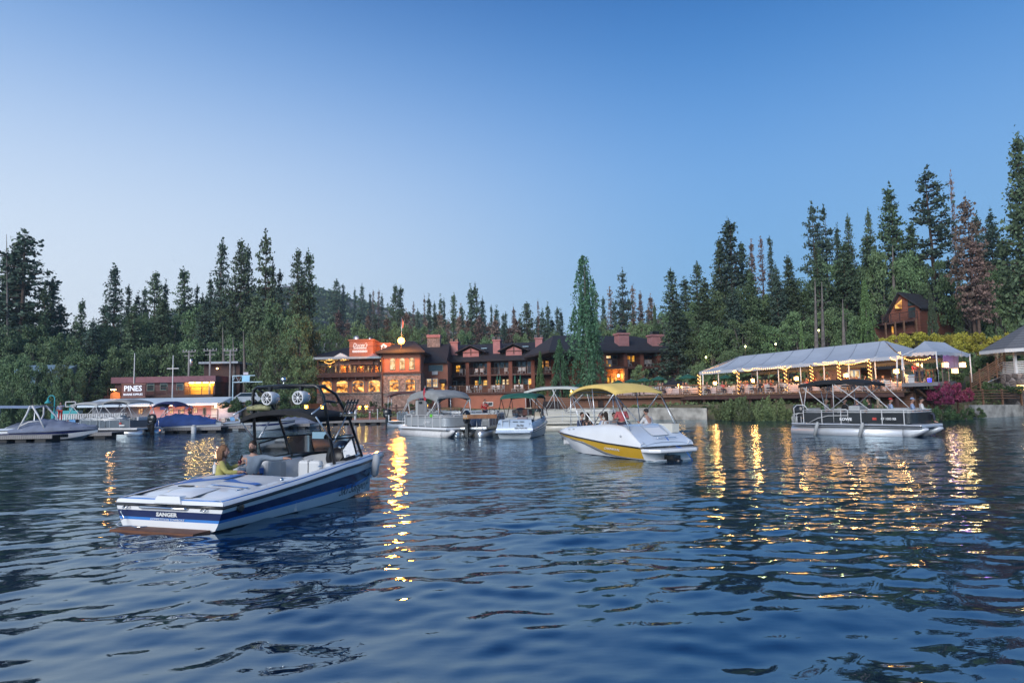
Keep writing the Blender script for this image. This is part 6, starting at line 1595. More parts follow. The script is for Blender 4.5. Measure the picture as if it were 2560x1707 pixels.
# ================================================================== BOATS
NAVY = mat('navy_gelcoat', (.012, .02, .09), .2, coat=.6, var=.05)
SKYB = mat('light_blue_gelcoat', (.05, .22, .62), .22, coat=.5, var=.05)
BLUEV = mat('blue_vinyl', (.05, .16, .5), .5, var=.08)
VINYL = mat('white_vinyl', (.6, .62, .64), .5, var=.06, scale=3, bump=.15, bscale=12)
GREYV = mat('grey_vinyl', (.36, .38, .39), .55, var=.1, scale=3)
GREYC = mat('grey_canvas', (.26, .27, .27), .85, var=.15, scale=3, bump=.4, bscale=8)
BLUEC = mat('blue_boat_cover', (.02, .06, .22), .8, var=.25, scale=1.5, bump=.5, bscale=4)
SLATEC = mat('slate_boat_cover', (.16, .19, .27), .8, var=.2, scale=1.5, bump=.5, bscale=4)
YELLOW = mat('yellow_gelcoat', (.72, .42, .015), .25, coat=.5, var=.04)
YELC = mat('yellow_canvas', (.78, .56, .17), .75, var=.08, scale=2, bump=.2)
CREAMC = mat('cream_canvas', (.5, .52, .48), .75, var=.08, scale=2, bump=.2)
CREAM = mat('cream_gelcoat', (.62, .6, .52), .3, coat=.4, var=.04)
GREYG = mat('grey_gelcoat', (.42, .46, .49), .3, coat=.4, var=.05)
PANELK = mat('black_fence_panel', (.02, .022, .025), .3, var=.2, coat=.3)
PANELG = mat('silver_fence_panel', (.38, .41, .43), .4, .2, var=.08)
PANELD = mat('slate_fence_panel', (.13, .16, .19), .4, .2, var=.15)
PANELB = mat('dark_blue_fence_panel', (.02, .05, .12), .4, var=.15)
WOODP = mat('stained_plank', (.15, .06, .03), .6, var=.3, scale=4)
BLUER = mat('blue_rope', (.01, .12, .5), .7)
TEXTW = mat('white_lettering', (.75, .77, .78), .4); TEXTK = mat('dark_lettering', (.03, .035, .04), .4)
def outboard(root, x, y, zt, m, s=1.0, number=None, name='outboard_motor'):
    def cowl(b):
        rows = []
        for z, w_, l0, l1 in ((-.02, .13, -.22, .28), (.1, .19, -.30, .34), (.35, .2, -.33, .36), (.52, .17, -.30, .33), (.62, .1, -.2, .24), (.65, .03, -.08, .1)):
            rows.append([(x + s * ((l0 + l1) / 2 + (l1 - l0) / 2 * math.cos(a)) * 1.0, y + s * w_ * math.sin(a), zt + s * z) for a in np.linspace(0, 2 * math.pi, 15)[:-1]])
        b.smooth = True; b.grid(rows, True, True)
    o = part(name, m, root, cowl)
    part('stripe', WHITED, o, lambda b: b.lathe([(.205 * s, 0), (.208 * s, .03 * s)], (x, y, zt + .15 * s), 14))
    part('midsection', m, o, lambda b: [b.box(x - .12 * s, y - .08 * s, zt - .75 * s, x + .1 * s, y + .08 * s, zt), b.box(x - .18 * s, y - .16 * s, zt - .62 * s, x + .1 * s, y + .16 * s, zt - .58 * s)])
    part('bracket', BLACKM, o, lambda b: b.box(x + .08 * s, y - .12 * s, zt - .5 * s, x + .32 * s, y + .12 * s, zt - .05))
    part('propeller', BLACKM, o, lambda b: b.lathe([(.1, 0), (.14, .05), (.02, .1)], (x - .25 * s, y, zt - .95 * s), 8, (1, 0, 0)))
    if number: text(number, .2, TEXTW, o, TM((x - .37 * s, y, zt + .33 * s), (0, -1, 0)), ext=.01, sx=.9, shear=.2)
    return o
def bimini(root, x0, x1, w, zt, m, zb, fold=(), crown=.22, sag=.1, tube=ALU, struts=None, edge=.1):
    def f(b):
        rows = []
        n = 13
        for i in range(n):
            t = i / (n - 1); x = x0 + (x1 - x0) * t
            e = crown * 1.0 * (1 - abs(2 * t - 1) ** 2.4)
            row = []
            for j in range(9):
                u = -1 + 2 * j / 8; row.append((x, u * w / 2, zt - crown + e + .09 * (1 - u * u) - .02 * math.cos(4 * math.pi * t) * (1 - u * u)))
            row = [(x, -w / 2 - .02, row[0][2] - edge)] + row + [(x, w / 2 + .02, row[-1][2] - edge)]
            rows.append(row)
        b.sheet(rows, .015)
        for r_, dx in ((rows[0], -.015), (rows[-1], .015)):
            b.grid([r_, [(p[0] + dx, p[1], p[2] - edge * .8) for p in r_]], True)
    o = part('bimini_top', m, root, f)
    xm = (x0 + x1) / 2; zz_ = zt - crown
    for s in (-1, 1):
        for (xa_, za_), (xb_, zb_) in (struts or (((x0 + .08, zz_), (xm, zb)), ((x1 - .08, zz_), (xm, zb)), ((x0 + .3, zz_ + .03), (x0 - .35, zb)), ((x1 - .3, zz_ + .03), (x1 + .3, zb)))):
            part('frame_tube', tube, root, lambda b: b.tube([(xa_, s * w / 2 * .98, za_), (xb_, s * w / 2, zb_)], .022, 6))
    for t in (.03, .35, .65, .97):
        x = x0 + (x1 - x0) * t; e = crown * (1 - abs(2 * t - 1) ** 2.4)
        part('bow_tube', tube, root, lambda b: b.tube([(x, u * w / 2 * .97, zt - crown + e + .05 * (1 - u * u) - .03 - .06 * abs(u) ** 6) for u in np.linspace(-1, 1, 9)], .018, 5))
    return o
def seatbox(root, x0, y0, x1, y1, z0, zs, back=None, m=VINYL, hb=.45, name='seat'):
    """bench: base, cushion and a rolled backrest on the side given by back"""
    o = part(name, m, root, lambda b: b.box(x0, y0, z0, x1, y1, zs)); bevel(o, .05)
    if back:
        q = {'y+': (x0, y1 - .16, x1, y1), 'y-': (x0, y0, x1, y0 + .16), 'x-': (x0, y0, x0 + .16, y1), 'x+': (x1 - .16, y0, x1, y1)}[back]
        p = part('backrest', m, root, lambda b: b.box(q[0], q[1], zs, q[2], q[3], zs + hb)); bevel(p, .06)
    return o
def pontoon_boat(name, label, X_, Y_, a, L_=7.0, W_=2.5, panel=PANELG, rail=ALU, top=None, motor=BLACKM, seatm=GREYV, hull=ALU, deckz=.62, fh=.62, lettering=None, group='pontoon boats', tubes=2, skirt=None, motorlab=None, rearfence=True, gate=.62, bowcurve=True, railh=.72):
    root = thing(name, label, 'pontoon boat', (X_, Y_, 0), a, group)
    r = .33
    ys = [(-1) ** i * (W_ / 2 - .42) for i in range(2)] + ([0] if tubes == 3 else [])
    for y in ys:
        part('pontoon', hull, root, lambda b: [b.tube([(-.1, y, .16), (L_ * .86, y, .16)], r, 16), b.lathe([(r, 0), (r * .92, .3), (r * .6, .75), (.05, 1.15)], (L_ * .86 - .01, y, .16), 16, (1, 0, .22))])
        part('keel_fin', hull, root, lambda b: b.box(.1, y - .01, .45, L_ * .9, y + .01, .5))
    d = part('deck', skirt or hull, root, lambda b: b.box(0, -W_ / 2, deckz - .16, L_, W_ / 2, deckz)); bevel(d, .05)
    part('rub_rail', BLACKM if skirt is None else skirt, root, lambda b: [b.box(-.02, s * W_ / 2 - .02, deckz - .11, L_ + .02, s * W_ / 2 + .02, deckz - .05) for s in (-1, 1)])
    # fence: panels between posts, front corners rounded
    x0, x1 = .75, L_ - .35; y0 = W_ / 2 - .06
    cr = .45 if bowcurve else .05
    path = [(x0, -y0), (x1 - cr, -y0)] + [(x1 - cr + cr * math.sin(t), -y0 + cr - cr * math.cos(t)) for t in np.linspace(.2, math.pi / 2, 5)] + [(x1, 0)]
    path = path + [(x, -y) for x, y in path[::-1][1:]]
    seg = [(path[i], path[i + 1]) for i in range(len(path) - 1)]
    def wallf(b, za, zb, t=.012):
        P = [(x, y, za) for x, y in path]; Q = [(x, y, zb) for x, y in path]
        b.grid([P, Q], True); b.grid([[(x * .998 - .0, y * .985, z) for x, y, z in Q], [(x * .998, y * .985, z) for x, y, z in P]], True)
    part('fence_panel', panel, root, lambda b: wallf(b, deckz + .05, deckz + fh * .92))
    if rearfence: part('rear_panel', panel, root, lambda b: b.box(x0 - .015, -y0 * .55, deckz + .05, x0 + .015, y0, deckz + fh * .9))
    for z, rr in ((deckz + fh, .022), (deckz + railh, .026)):
        part('rail', rail, root, lambda b: b.tube([(x0, -y0, z)] + [(x, y, z) for x, y in path] + [(x0, y0, z)], rr, 6))
    for s in (-1, 1):
        for t in np.linspace(0, 1, 6):
            x = x0 + (x1 - cr - x0) * t; part('fence_post', rail, root, lambda b: b.box(x - .02, s * y0 - .024, deckz, x + .02, s * y0 + .024, deckz + railh))
        xg = x0 + (x1 - x0) * gate
        part('gate_frame', rail, root, lambda b: b.tube([(xg, s * (y0 + .02), deckz + .06), (xg, s * (y0 + .02), deckz + railh), (xg + .08, s * (y0 + .02), deckz + railh + .05), (xg + .7, s * (y0 + .02), deckz + railh + .05), (xg + .78, s * (y0 + .02), deckz + railh), (xg + .78, s * (y0 + .02), deckz + .06)], .02, 6))
    zs = deckz + .42
    for s in (-1, 1):
        bk = 'y+' if s > 0 else 'y-'
        a0, a1 = sorted((s * (y0 - .04), s * (y0 - .62)))
        seatbox(root, x1 - 2.3, a0, x1 - .35, a1, deckz, zs, bk, seatm, .38, 'bow_couch')
    seatbox(root, x0 + .1, -y0 + .05, x0 + .75, y0 * .2, deckz, zs, 'x-', seatm, .4, 'stern_couch')
    seatbox(root, x0 + .75, y0 - .64, x0 + 2.2, y0 - .04, deckz, zs, 'y+', seatm, .4, 'side_couch')
    con = part('console', seatm, root, lambda b: b.box(x0 + 2.5, -y0 + .1, deckz, x0 + 3.1, -y0 + .75, deckz + .95)); bevel(con, .06)
    part('steering_wheel', BLACKM, con, lambda b: b.tube([(x0 + 2.42, -y0 + .42 + .19 * math.cos(t), deckz + .88 + .19 * math.sin(t)) for t in np.linspace(0, 6.283, 14)[:-1]], .016, 5, True))
    outboard(root, -.25, 0, deckz + .28, motor, 1.15, lettering.get('motor') if lettering else None)
    part('boarding_ladder', rail, root, lambda b: [b.tube([(-.02, -W_ / 2 + .3, -.15), (-.02, -W_ / 2 + .3, deckz + .5), (.4, -W_ / 2 + .3, deckz + .55)], .02, 6), b.tube([(-.02, -W_ / 2 + .62, -.15), (-.02, -W_ / 2 + .62, deckz + .5), (.4, -W_ / 2 + .62, deckz + .55)], .02, 6)] + [b.box(-.05, -W_ / 2 + .3, .1 + .2 * k, .0, -W_ / 2 + .62, .13 + .2 * k) for k in range(3)])
    return root
def runabout(name, label, X_, Y_, a, L_=6.2, W_=2.3, hull=WHITE, stripe=NAVY, deckm=None, group='runabouts', zs=.62, zbow=.95, cat='motorboat', stripes=None, wid=None, zrim=None, cockpit=(.28, .62), bottom=-.3, floor=.12, rimcol=BLACKM, aftdeck=True):
    """a planing hull lofted from keel to rim in bands of its own paint, with decks and an open cockpit"""
    root = thing(name, label, cat, (X_, Y_, 0), a, group)
    n = 26
    wid = wid or [(0, .94), (.15, .99), (.4, 1.0), (.6, .95), (.78, .74), (.9, .46), (.97, .2), (1, .03)]
    zrim = zrim or [(0, zs), (.5, (zs + zbow) / 2 + .03), (1, zbow)]
    XS = [L_ * (i / (n - 1)) ** .92 for i in range(n)]
    hw = lambda x: W_ / 2 * np.interp(x / L_, [p[0] for p in wid], [p[1] for p in wid])
    zr = lambda x: float(np.interp(x / L_, [p[0] for p in zrim], [p[1] for p in zrim]))
    def sect(x, t):
        """t 0 keel, .35 chine, 1 rim"""
        u = x / L_; w_ = hw(x); R_ = zr(x)
        zk = bottom + (R_ - .15 - bottom) * max(0, (u - .62) / .38) ** 2.2
        zc = .02 + .55 * max(0, (u - .55) / .45) ** 2 * (R_)
        wc = w_ * (.86 - .35 * max(0, (u - .6) / .4))
        if t <= .35: k = t / .35; return wc * k, zk + (zc - zk) * k
        k = (t - .35) / .65; return wc + (w_ - wc) * k ** .8, zc + (R_ - zc) * k
    bands = stripes or [(0, .35, hull), (.35, .66, hull), (.66, .82, stripe), (.82, 1, hull)]
    for s in (-1, 1):
        def f(b):
            for t0, t1, m in bands:
                b.mat(m); ts = np.linspace(t0, t1, 3)
                rows = [[(x, s * sect(x, t)[0], sect(x, t)[1]) for t in (ts if s > 0 else ts[::-1])] for x in XS]
                b.grid(rows, True)
        part('hull_side', hull, root, f)
    def f(b):
        for t0, t1, m in bands:
            b.mat(m); b.grid([[(0, -sect(0, t)[0], sect(0, t)[1]), (0, sect(0, t)[0], sect(0, t)[1])] for t in np.linspace(t0, t1, 3)], False)
    part('transom', hull, root, f)
    part('rub_rail', rimcol, root, lambda b: b.tube([(0.0, 0, zr(0))] + [(x, hw(x) + .01, zr(x)) for x in XS] + [(x, -hw(x) - .01, zr(x)) for x in XS[::-1]] + [(0, 0, zr(0))], .03, 6))
    c0, c1 = cockpit[0] * L_, cockpit[1] * L_
    gw = .2
    def deck(b, xs, crown, z_off=.0):
        rows = []
        for x in xs:
            w_ = hw(x); rows.append([(x, u * w_, zr(x) + .02 + crown(x) * (1 - abs(u) ** 2.5)) for u in np.linspace(-1, 1, 11)])
        b.grid(rows, True)
    dm = deckm or hull
    if aftdeck: part('aft_deck', dm, root, lambda b: deck(b, np.linspace(0, c0, 8), lambda x: .16))
    part('fore_deck', dm, root, lambda b: deck(b, np.linspace(c1, L_, 12), lambda x: .14 * (1 - (x - c1) / (L_ - c1)) + .02))
    for s in (-1, 1):
        part('gunwale', dm, root, lambda b: b.grid([[(x, s * hw(x), zr(x) + .02), (x, s * (hw(x) - gw * .5), zr(x) + .06), (x, s * (hw(x) - gw), zr(x) + .05), (x, s * (hw(x) - gw - .02), floor)][::s] for x in np.linspace(c0, c1, 9)], True))
    part('cockpit_floor', GREYV, root, lambda b: b.grid([[(x, -(hw(x) - gw), floor), (x, hw(x) - gw, floor)] for x in np.linspace(c0, c1, 6)], False))
    part('bulkhead', dm, root, lambda b: [b.grid([[(c0, u * (hw(c0) - gw * .5), floor) for u in np.linspace(-1, 1, 7)], [(c0, u * (hw(c0) - gw * .5), zr(c0) + .16 * (1 - abs(u) ** 2.5)) for u in np.linspace(-1, 1, 7)]], False), b.grid([[(c1, u * (hw(c1) - gw * .5), zr(c1) + .14 * (1 - abs(u) ** 2.5)) for u in np.linspace(-1, 1, 7)], [(c1, u * (hw(c1) - gw * .5), floor) for u in np.linspace(-1, 1, 7)]], False)])
    return root, hw, zr, sect
def windshield(root, pts, h, rake=-.35, frame=BLACKM, glass=None):
    """frame and panes standing on a polyline of (x, y, z)"""
    glass = glass or mat('tinted_acrylic', (.35, .4, .42), .05, trans=.9, spec=.5)
    top = [Vector(p) + Vector((rake * h_, 0, h_)) for p, h_ in zip(pts, h)]
    part('windshield_frame', frame, root, lambda b: [b.tube(pts, .018, 6), b.tube(top, .02, 6)] + [b.tube([p, q], .018, 6) for p, q in zip(pts, top)])
    part('windshield_pane', glass, root, lambda b: b.grid([pts, top], False))
def cover(root, x0, x1, hw, zr, m, humps, name='boat_cover', drop=.18):
    def f(b):
        rows = []
        for x in np.linspace(x0, x1, 22):
            w_ = hw(x) + .04; hc = np.interp(x, [p[0] for p in humps], [p[1] for p in humps])
            row = [(x, -w_, zr(x) - drop)] + [(x, u * w_, zr(x) + .04 + hc * (1 - abs(u) ** 1.7) - .05 * math.sin(9 * x + 3 * u) * (1 - u * u)) for u in np.linspace(-1, 1, 11)] + [(x, w_, zr(x) - drop)]
            rows.append(row)
        b.grid(rows, True)
    return part(name, m, root, f)

# ---------- ski boat in the foreground ------------------------------------------
SKA = 1.225
ski, hw, zr, sect = runabout('ski_boat', 'white and blue open ski boat with a black wakeboard tower, nearest to the viewer', -6.25, 12.5, SKA, 6.9, 2.6, WHITE, NAVY,
    zrim=[(0, .42), (.3, .58), (.55, .74), (.75, .82), (.9, .82), (1, .74)], cockpit=(.30, .74),
    wid=[(0, .96), (.15, 1.0), (.45, 1.0), (.62, .97), (.78, .84), (.9, .6), (.97, .33), (1, .06)], floor=.05,
    stripes=[(0, .35, WHITE), (.35, .56, WHITE), (.56, .64, SKYB), (.64, .84, NAVY), (.84, 1, WHITE)], group=None, cat='ski boat', aftdeck=False)
L_ = 6.9
def zt0(t): return sect(0, t)[1]
# moulded upper deck band: from the rub rail up and inwards
def f(b):
    xs = np.linspace(0, 6.75, 26)
    for s in (-1, 1):
        b.grid([[(x, s * (hw(x) + .012), zr(x) + .03), (x, s * (hw(x) - .02), zr(x) + .09), (x, s * (hw(x) - .09), zr(x) + .12), (x, s * max(.01, hw(x) - .2), zr(x) + .125)][::s] for x in xs], True)
    b.grid([[(-.01, u * hw(0), zr(0) + .03), (.01, u * hw(0) * .985, zr(0) + .09), (.08, u * hw(0) * .93, zr(0) + .12), (.2, u * hw(0) * .86, zr(0) + .13)] for u in np.linspace(1, -1, 11)], True)
part('deck_moulding', WHITE, ski, f)
part('pinstripe', SKYB, ski, lambda b: b.tube([(.03, 0, zr(0) + .105)] + [(x + .03, hw(x) - .045, zr(x) + .108) for x in np.linspace(0, 6.6, 24)], .013, 5))
part('pinstripe', SKYB, ski, lambda b: b.tube([(.03, 0, zr(0) + .105)] + [(x + .03, -hw(x) + .045, zr(x) + .108) for x in np.linspace(0, 6.6, 24)], .013, 5))
# sundeck: two cushions with blue inlays, rising forwards
def sdz(x, u=0): return zr(x) + .10 + .04 * min(1, x / 1.0) + .05 * (1 - abs(u) ** 2.2)
def cushion(y0, y1, x0, x1, m, h=.0, name='sundeck_cushion'):
    def f(b):
        xs = np.linspace(x0, x1, 10); rows = []
        for i, x in enumerate(xs):
            ex = min(1, min(i, 9 - i) / 1.2)
            rows.append([(x, y0 + (y1 - y0) * t, sdz(x, (y0 + (y1 - y0) * t) / 1.2) + h - .05 * (1 - min(1, min(t, 1 - t) * 9) * ex)) for t in np.linspace(0, 1, 10)])
        b.grid([r_[::-1] for r_ in rows], True)
        ring = [(p[0], p[1], p[2]) for p in rows[0]] + [r_[-1] for r_ in rows] + rows[-1][::-1] + [r_[0] for r_ in rows[::-1]]
        b.grid([ring, [(p[0], p[1], p[2] - .14) for p in ring]], True)
    return part(name, m, ski, f)
part('engine_deck', WHITE, ski, lambda b: b.grid([[(x, u * (hw(x) - .16), sdz(x, u) - .03 - .12 * (1 - min(1, x / .45))) for u in np.linspace(1, -1, 11)] for x in np.linspace(.12, 2.1, 12)], True))
cushion(.02, 1.0, .85, 2.12, VINYL); cushion(-1.0, -.02, .85, 2.12, VINYL)
def inlay(poly, m=BLUEV):
    part('blue_inlay', m, ski, lambda b: b.add([(x, y, sdz(x, y / 1.2) + .004 + .0) for x, y in poly], [tuple(range(len(poly)))]))
inlay([(.95, .92), (1.5, .92), (1.8, .5), (2.05, .05), (1.5, .05), (1.2, .5)])
inlay([(1.25, -.06), (1.5, -.06), (1.42, -.5), (1.3, -.96), (1.14, -.96), (1.2, -.5)])
inlay([(.92, -.06), (.98, -.06), (.96, -.96), (.9, -.96)], SKYB)
part('swim_hatch', WHITE, ski, lambda b: b.grid([[(x, u * .42, sdz(x, .1) - .02 + .075 * math.sin(math.pi * min(1, max(0, (x - .1) / .7))) ** .6 * (1 - abs(u) ** 4)) for u in np.linspace(1, -1, 9)] for x in np.linspace(.1, .82, 9)], True))
part('hatch_grip', BLACKM, ski, lambda b: b.box(.55, .05, sdz(.6, .1) + .045, .66, .35, sdz(.6, .1) + .062))
part('stern_step', WHITE, ski, lambda b: b.prism([(-.03, -.32, zr(0) + .05), (-.03, .32, zr(0) + .05), (.0, .26, zr(0) + .17), (.0, -.26, zr(0) + .17)], (.2, 0, 0)))
part('transom_handle', CHROME, ski, lambda b: b.tube([(-.01, .66, .385), (-.05, .62, .385), (-.05, -.42, .385), (-.01, -.46, .385)], .022, 8))
for y in (.96, -.86): part('tow_eye', CHROME, ski, lambda b: b.tube([(-.01, y - .05, .4), (-.07, y - .05, .37), (-.07, y + .05, .37), (-.01, y + .05, .4)], .012, 6))
text('SANGER', .095, TEXTW, ski, TM((-.012, .02, (zt0(.64) + zt0(.84)) / 2), (0, -1, 0)), ext=.003, sx=1.35, bold=.004)
text('COMPETITION TOWBOAT', .055, TEXTW, ski, TM((-.012, .0, zt0(.6) + .0), (0, -1, 0)), ext=.003, sx=1.2)
xq = 4.45
tq = Vector((1, .02, .045)).normalized()
text('Ski Sanger', .3, TEXTK, ski, TM((4.1, -(sect(4.15, .56)[0]) - .05, sect(4.15, .55)[1] + .0), (1, .045, .03), (0, -.12, 1)), ext=.004, sx=1.0, shear=.7, bold=-.004)
part('exhaust_port', BLACKM, ski, lambda b: b.lathe([(.09, 0), (.09, .02), (.05, .03)], (.42, -hw(.42) + .03, .37), 12, (0, -1, .1)))
part('nav_light', CHROME, ski, lambda b: b.lathe([(.05, 0), (.03, .05)], (1.6, -hw(1.6) + .1, zr(1.6) + .17), 8))
for x in (.5, 2.9, 4.4): part('cleat', CHROME, ski, lambda b: b.tube([(x - .09, -hw(x) + .12, zr(x) + .21), (x + .09, -hw(x) + .12, zr(x) + .21)], .014, 6))
# swim platform of stained wood with chain
part('swim_platform', WOODP, ski, lambda b: [b.box(-.42, -1.0, -.01, -.03, .9, .04)])
part('platform_chain', CHROME, ski, lambda b: b.tube([(-.03, 1.0, .38), (-.1, 1.02, .3), (-.06, .98, .18), (-.3, .9, .11), (-.4, .7, .1), (-.32, .5, .1), (-.4, .3, .1), (-.3, .15, .1)], .012, 5))
# bow dash / coaming, seats
GAUGE = mat('black_dash', (.02, .02, .025), .35, var=.3, scale=10)
seatbox(ski, 2.2, -1.0, 2.7, 1.0, .05, .44, 'x-', VINYL, .26, 'rear_bench')
seatbox(ski, 2.7, .55, 4.4, 1.02, .05, .42, 'y+', VINYL, .40, 'observer_bench')
part('backrest_panel', BLUEV, ski, lambda b: b.box(2.9, .83, .46, 3.52, .855, .74))
s1_ = part('seat_divider', VINYL, ski, lambda b: b.box(3.55, .72, .3, 4.05, 1.0, .93)); bevel(s1_, .08)
d1 = part('driver_seat_back', VINYL, ski, lambda b: b.box(3.42, -.78, .42, 3.6, -.18, .93)); bevel(d1, .07)
part('driver_seat', VINYL, ski, lambda b: b.box(3.58, -.8, .3, 4.1, -.15, .46))
d2_ = part('driver_side_cushion', VINYL, ski, lambda b: b.box(3.55, -.98, .45, 4.3, -.78, .86)); bevel(d2_, .07)
part('seat_piping', BLACKM, ski, lambda b: b.tube([(3.41, -.48, .45), (3.405, -.48, .92), (3.6, -.48, .935)], .008, 4))
def dash(b):
    b.lathe([(.02, -.06), (.36, -.05), (.40, 0), (.36, .12), (.1, .25)], (4.62, -.55, .93), 16, (-.9, 0, .42))
dd = part('dashboard', GAUGE, ski, dash)
part('steering_wheel', BLACKM, dd, lambda b: [b.tube([(4.40 + .08 * math.sin(t), -.55 + .19 * math.cos(t), .98 + .18 * math.sin(t)) for t in np.linspace(0, 6.283, 17)[:-1]], .017, 6, True)] + [b.tube([(4.42, -.55, .98), (4.40 + .08 * math.sin(t), -.55 + .19 * math.cos(t), .98 + .18 * math.sin(t))], .012, 4) for t in (-1.57, .5, 2.6)])
for k in range(4): part('gauge', CHROME, dd, lambda b: b.lathe([(.045, 0), (.05, .012)], (4.47, -.85 + .12 * k, 1.17 - .03 * abs(k - 1.5)), 12, (-.9, 0, .42)))
part('bow_cushion', VINYL, ski, lambda b: b.box(5.15, -.5, .3, 6.1, .5, .72))
windshield(ski, [(3.75, 1.06, .93), (4.6, .98, .97), (5.15, .62, .98), (5.22, .1, .98)], [.36, .45, .45, .42], -.4)
windshield(ski, [(5.22, -.1, .98), (5.15, -.62, .98), (4.6, -.98, .97), (3.95, -1.06, .93)], [.42, .45, .45, .2], -.4)
# tower
TW = .045
def hoop(xb, xt, zb, zt, yb, yt, r):
    return [(xb, yb, zb), (xb + (xt - xb) * .8, yt + (yb - yt) * .3, zb + (zt - zb) * .86), (xb + (xt - xb) * .95, yt * .98, zt - .06), (xt, yt - .13, zt), (xt, 0, zt + .02), (xt, -yt + .13, zt), (xb + (xt - xb) * .95, -yt * .98, zt - .06), (xb + (xt - xb) * .8, -yt - (yb - yt) * .3, zb + (zt - zb) * .86), (xb, -yb, zb)]
part('tower_hoop', BLACKM, ski, lambda b: b.tube(hoop(3.55, 3.22, .85, 2.60, 1.08, .92, TW), .037, 10))
def leg(s): return [(4.78, s * 1.02, .92), (4.25, s * 1.0, 1.85), (3.75, s * .96, 2.42), (3.4, s * .9, 2.57), (3.25, s * .7, 2.6)]
for s in (-1, 1):
    part('tower_leg', BLACKM, ski, lambda b: b.tube(leg(s), .032, 10))
    part('tower_brace', BLACKM, ski, lambda b: [b.tube([(3.33, s * .98, 2.25), (3.95, s * .98, 2.22)], .028, 8)])
    part('tower_brace', BLACKM, ski, lambda b: [b.tube([(3.5, s * 1.05, 1.4), (4.5, s * 1.01, 1.4)], .026, 8)])
    part('bimini_strut', ALU, ski, lambda b: b.tube([(3.3, s * 1.0, 2.2), (2.75, s * 1.05, 1.98)], .018, 6))
    part('bimini_strut', ALU, ski, lambda b: b.tube([(3.53, s * 1.06, 1.32), (2.9, s * 1.05, 1.92)], .018, 6))
    part('bimini_strut', ALU, ski, lambda b: b.tube([(3.53, s * 1.06, 1.32), (4.1, s * 1.05, 1.95)], .018, 6))
part('top_bar', BLACKM, ski, lambda b: b.tube([(3.45, .9, 2.585), (3.45, -.9, 2.585)], .03, 8))
part('anchor_light', CHROME, ski, lambda b: [b.tube([(3.3, .12, 2.62), (3.3, .12, 2.72)], .012, 6), b.lathe([(.02, 0), (.06, .02), (.062, .07), (.03, .1)], (3.3, .12, 2.72), 12)])
def bim(b):
    rows = []
    for x in np.linspace(2.95, 4.35, 8):
        t = (x - 2.95) / 1.4
        rows.append([(x, -1.02, 1.82)] + [(x, 1.02 * u, 2.0 + .07 * (1 - u * u) - .10 * abs(u) ** 3 + .03 * math.sin(math.pi * t)) for u in np.linspace(-1, 1, 9)] + [(x, 1.02, 1.82)])
    b.sheet(rows, .02); b.grid([rows[0], [(p[0] - .01, p[1], p[2] - .10) for p in rows[0]]], True)
part('bimini_top', BLACKC, ski, bim)
for i, y in enumerate((.42, -.42)):
    sp = part('tower_speaker', WHITE, ski, lambda b: b.lathe([(.05, .34), (.11, .3), (.15, .18), (.155, .02), (.15, 0)], (3.12, y, 2.34), 20, (1, 0, .05)))
    part('cone', BLACKM, sp, lambda b: b.lathe([(.135, 0), (.13, .004), (.02, .01)], (3.125, y, 2.34), 20, (-1, 0, -.05)))
    part('grille', WHITE, sp, lambda b: [b.tube([(3.105, y + .14 * math.cos(t), 2.34 + .14 * math.sin(t)) for t in np.linspace(0, 6.283, 21)[:-1]], .014, 5, True), b.lathe([(.035, 0), (.03, .015)], (3.115, y, 2.34), 10, (-1, 0, 0))] + [b.tube([(3.1, y + .03 * math.cos(t), 2.34 + .03 * math.sin(t)), (3.1, y + .135 * math.cos(t), 2.34 + .135 * math.sin(t))], .009, 4) for t in np.arange(0, 6.28, .7854)])
    part('clamp', BLACKM, sp, lambda b: b.box(3.18, y - .03, 2.46, 3.26, y + .03, 2.6))
part('rolled_vest', mat('camouflage', (.25, .25, .13), .8, var=.6, scale=12), ski, lambda b: b.tube([(3.1, .95, 2.12), (3.12, .6, 2.14), (3.15, .35, 2.1)], [.05, .075, .05], 8))
rk = part('board_rack', CHROME, ski, lambda b: [b.tube([(3.9, -1.0, 1.95), (3.85, -1.35, 1.98)], .022, 8), b.box(3.6, -1.28, 1.9, 4.1, -1.16, 1.95)])
for k in range(4): part('rack_fork', BLACKM, rk, lambda b: b.tube([(3.66 + k * .13, -1.2, 1.9), (3.68 + k * .13, -1.26, 2.05), (3.72 + k * .13, -1.34, 2.28)], .022, 6))
rk2 = part('board_rack', CHROME, ski, lambda b: b.tube([(3.8, 1.0, 1.95), (3.75, 1.35, 1.98)], .022, 8))
for k in range(3): part('rack_fork', BLACKM, rk2, lambda b: b.tube([(3.6 + k * .13, 1.2, 1.92), (3.58 + k * .13, 1.32, 2.1)], .02, 6))
mr_ = part('mirror_frame', BLACKM, ski, lambda b: [b.tube([(4.5, -.05, 1.42), (4.45, -.05, 1.62), (4.3, -.15, 1.95)], .015, 6), b.box(4.43, -.27, 1.34, 4.47, .17, 1.54)])
part('mirror', mat('mirror', (.8, .85, .85), .03, 1.0, var=.01), mr_, lambda b: b.box(4.42, -.25, 1.36, 4.428, .15, 1.52))
part('fender', WHITED, ski, lambda b: b.lathe([(.02, -.3), (.085, -.24), (.095, 0), (.085, .24), (.02, .3)], (5.0, -hw(5.0) - .11, zr(5.0) - .12), 12, (-.2, -.25, 1)))
part('fender_line', WHITED, ski, lambda b: b.tube([(5.0, -hw(5.0) + .1, zr(5.0) + .18), (5.0, -hw(5.0) - .06, zr(5.0) + .1)], .01, 4))
t = part('bow_rope', WHITED, ski, lambda b: b.tube([(6.1 + .09 * math.cos(q * 1.3), -.1 + .11 * math.sin(q * 1.3), .96 + .012 * q) for q in range(12)], .022, 5))
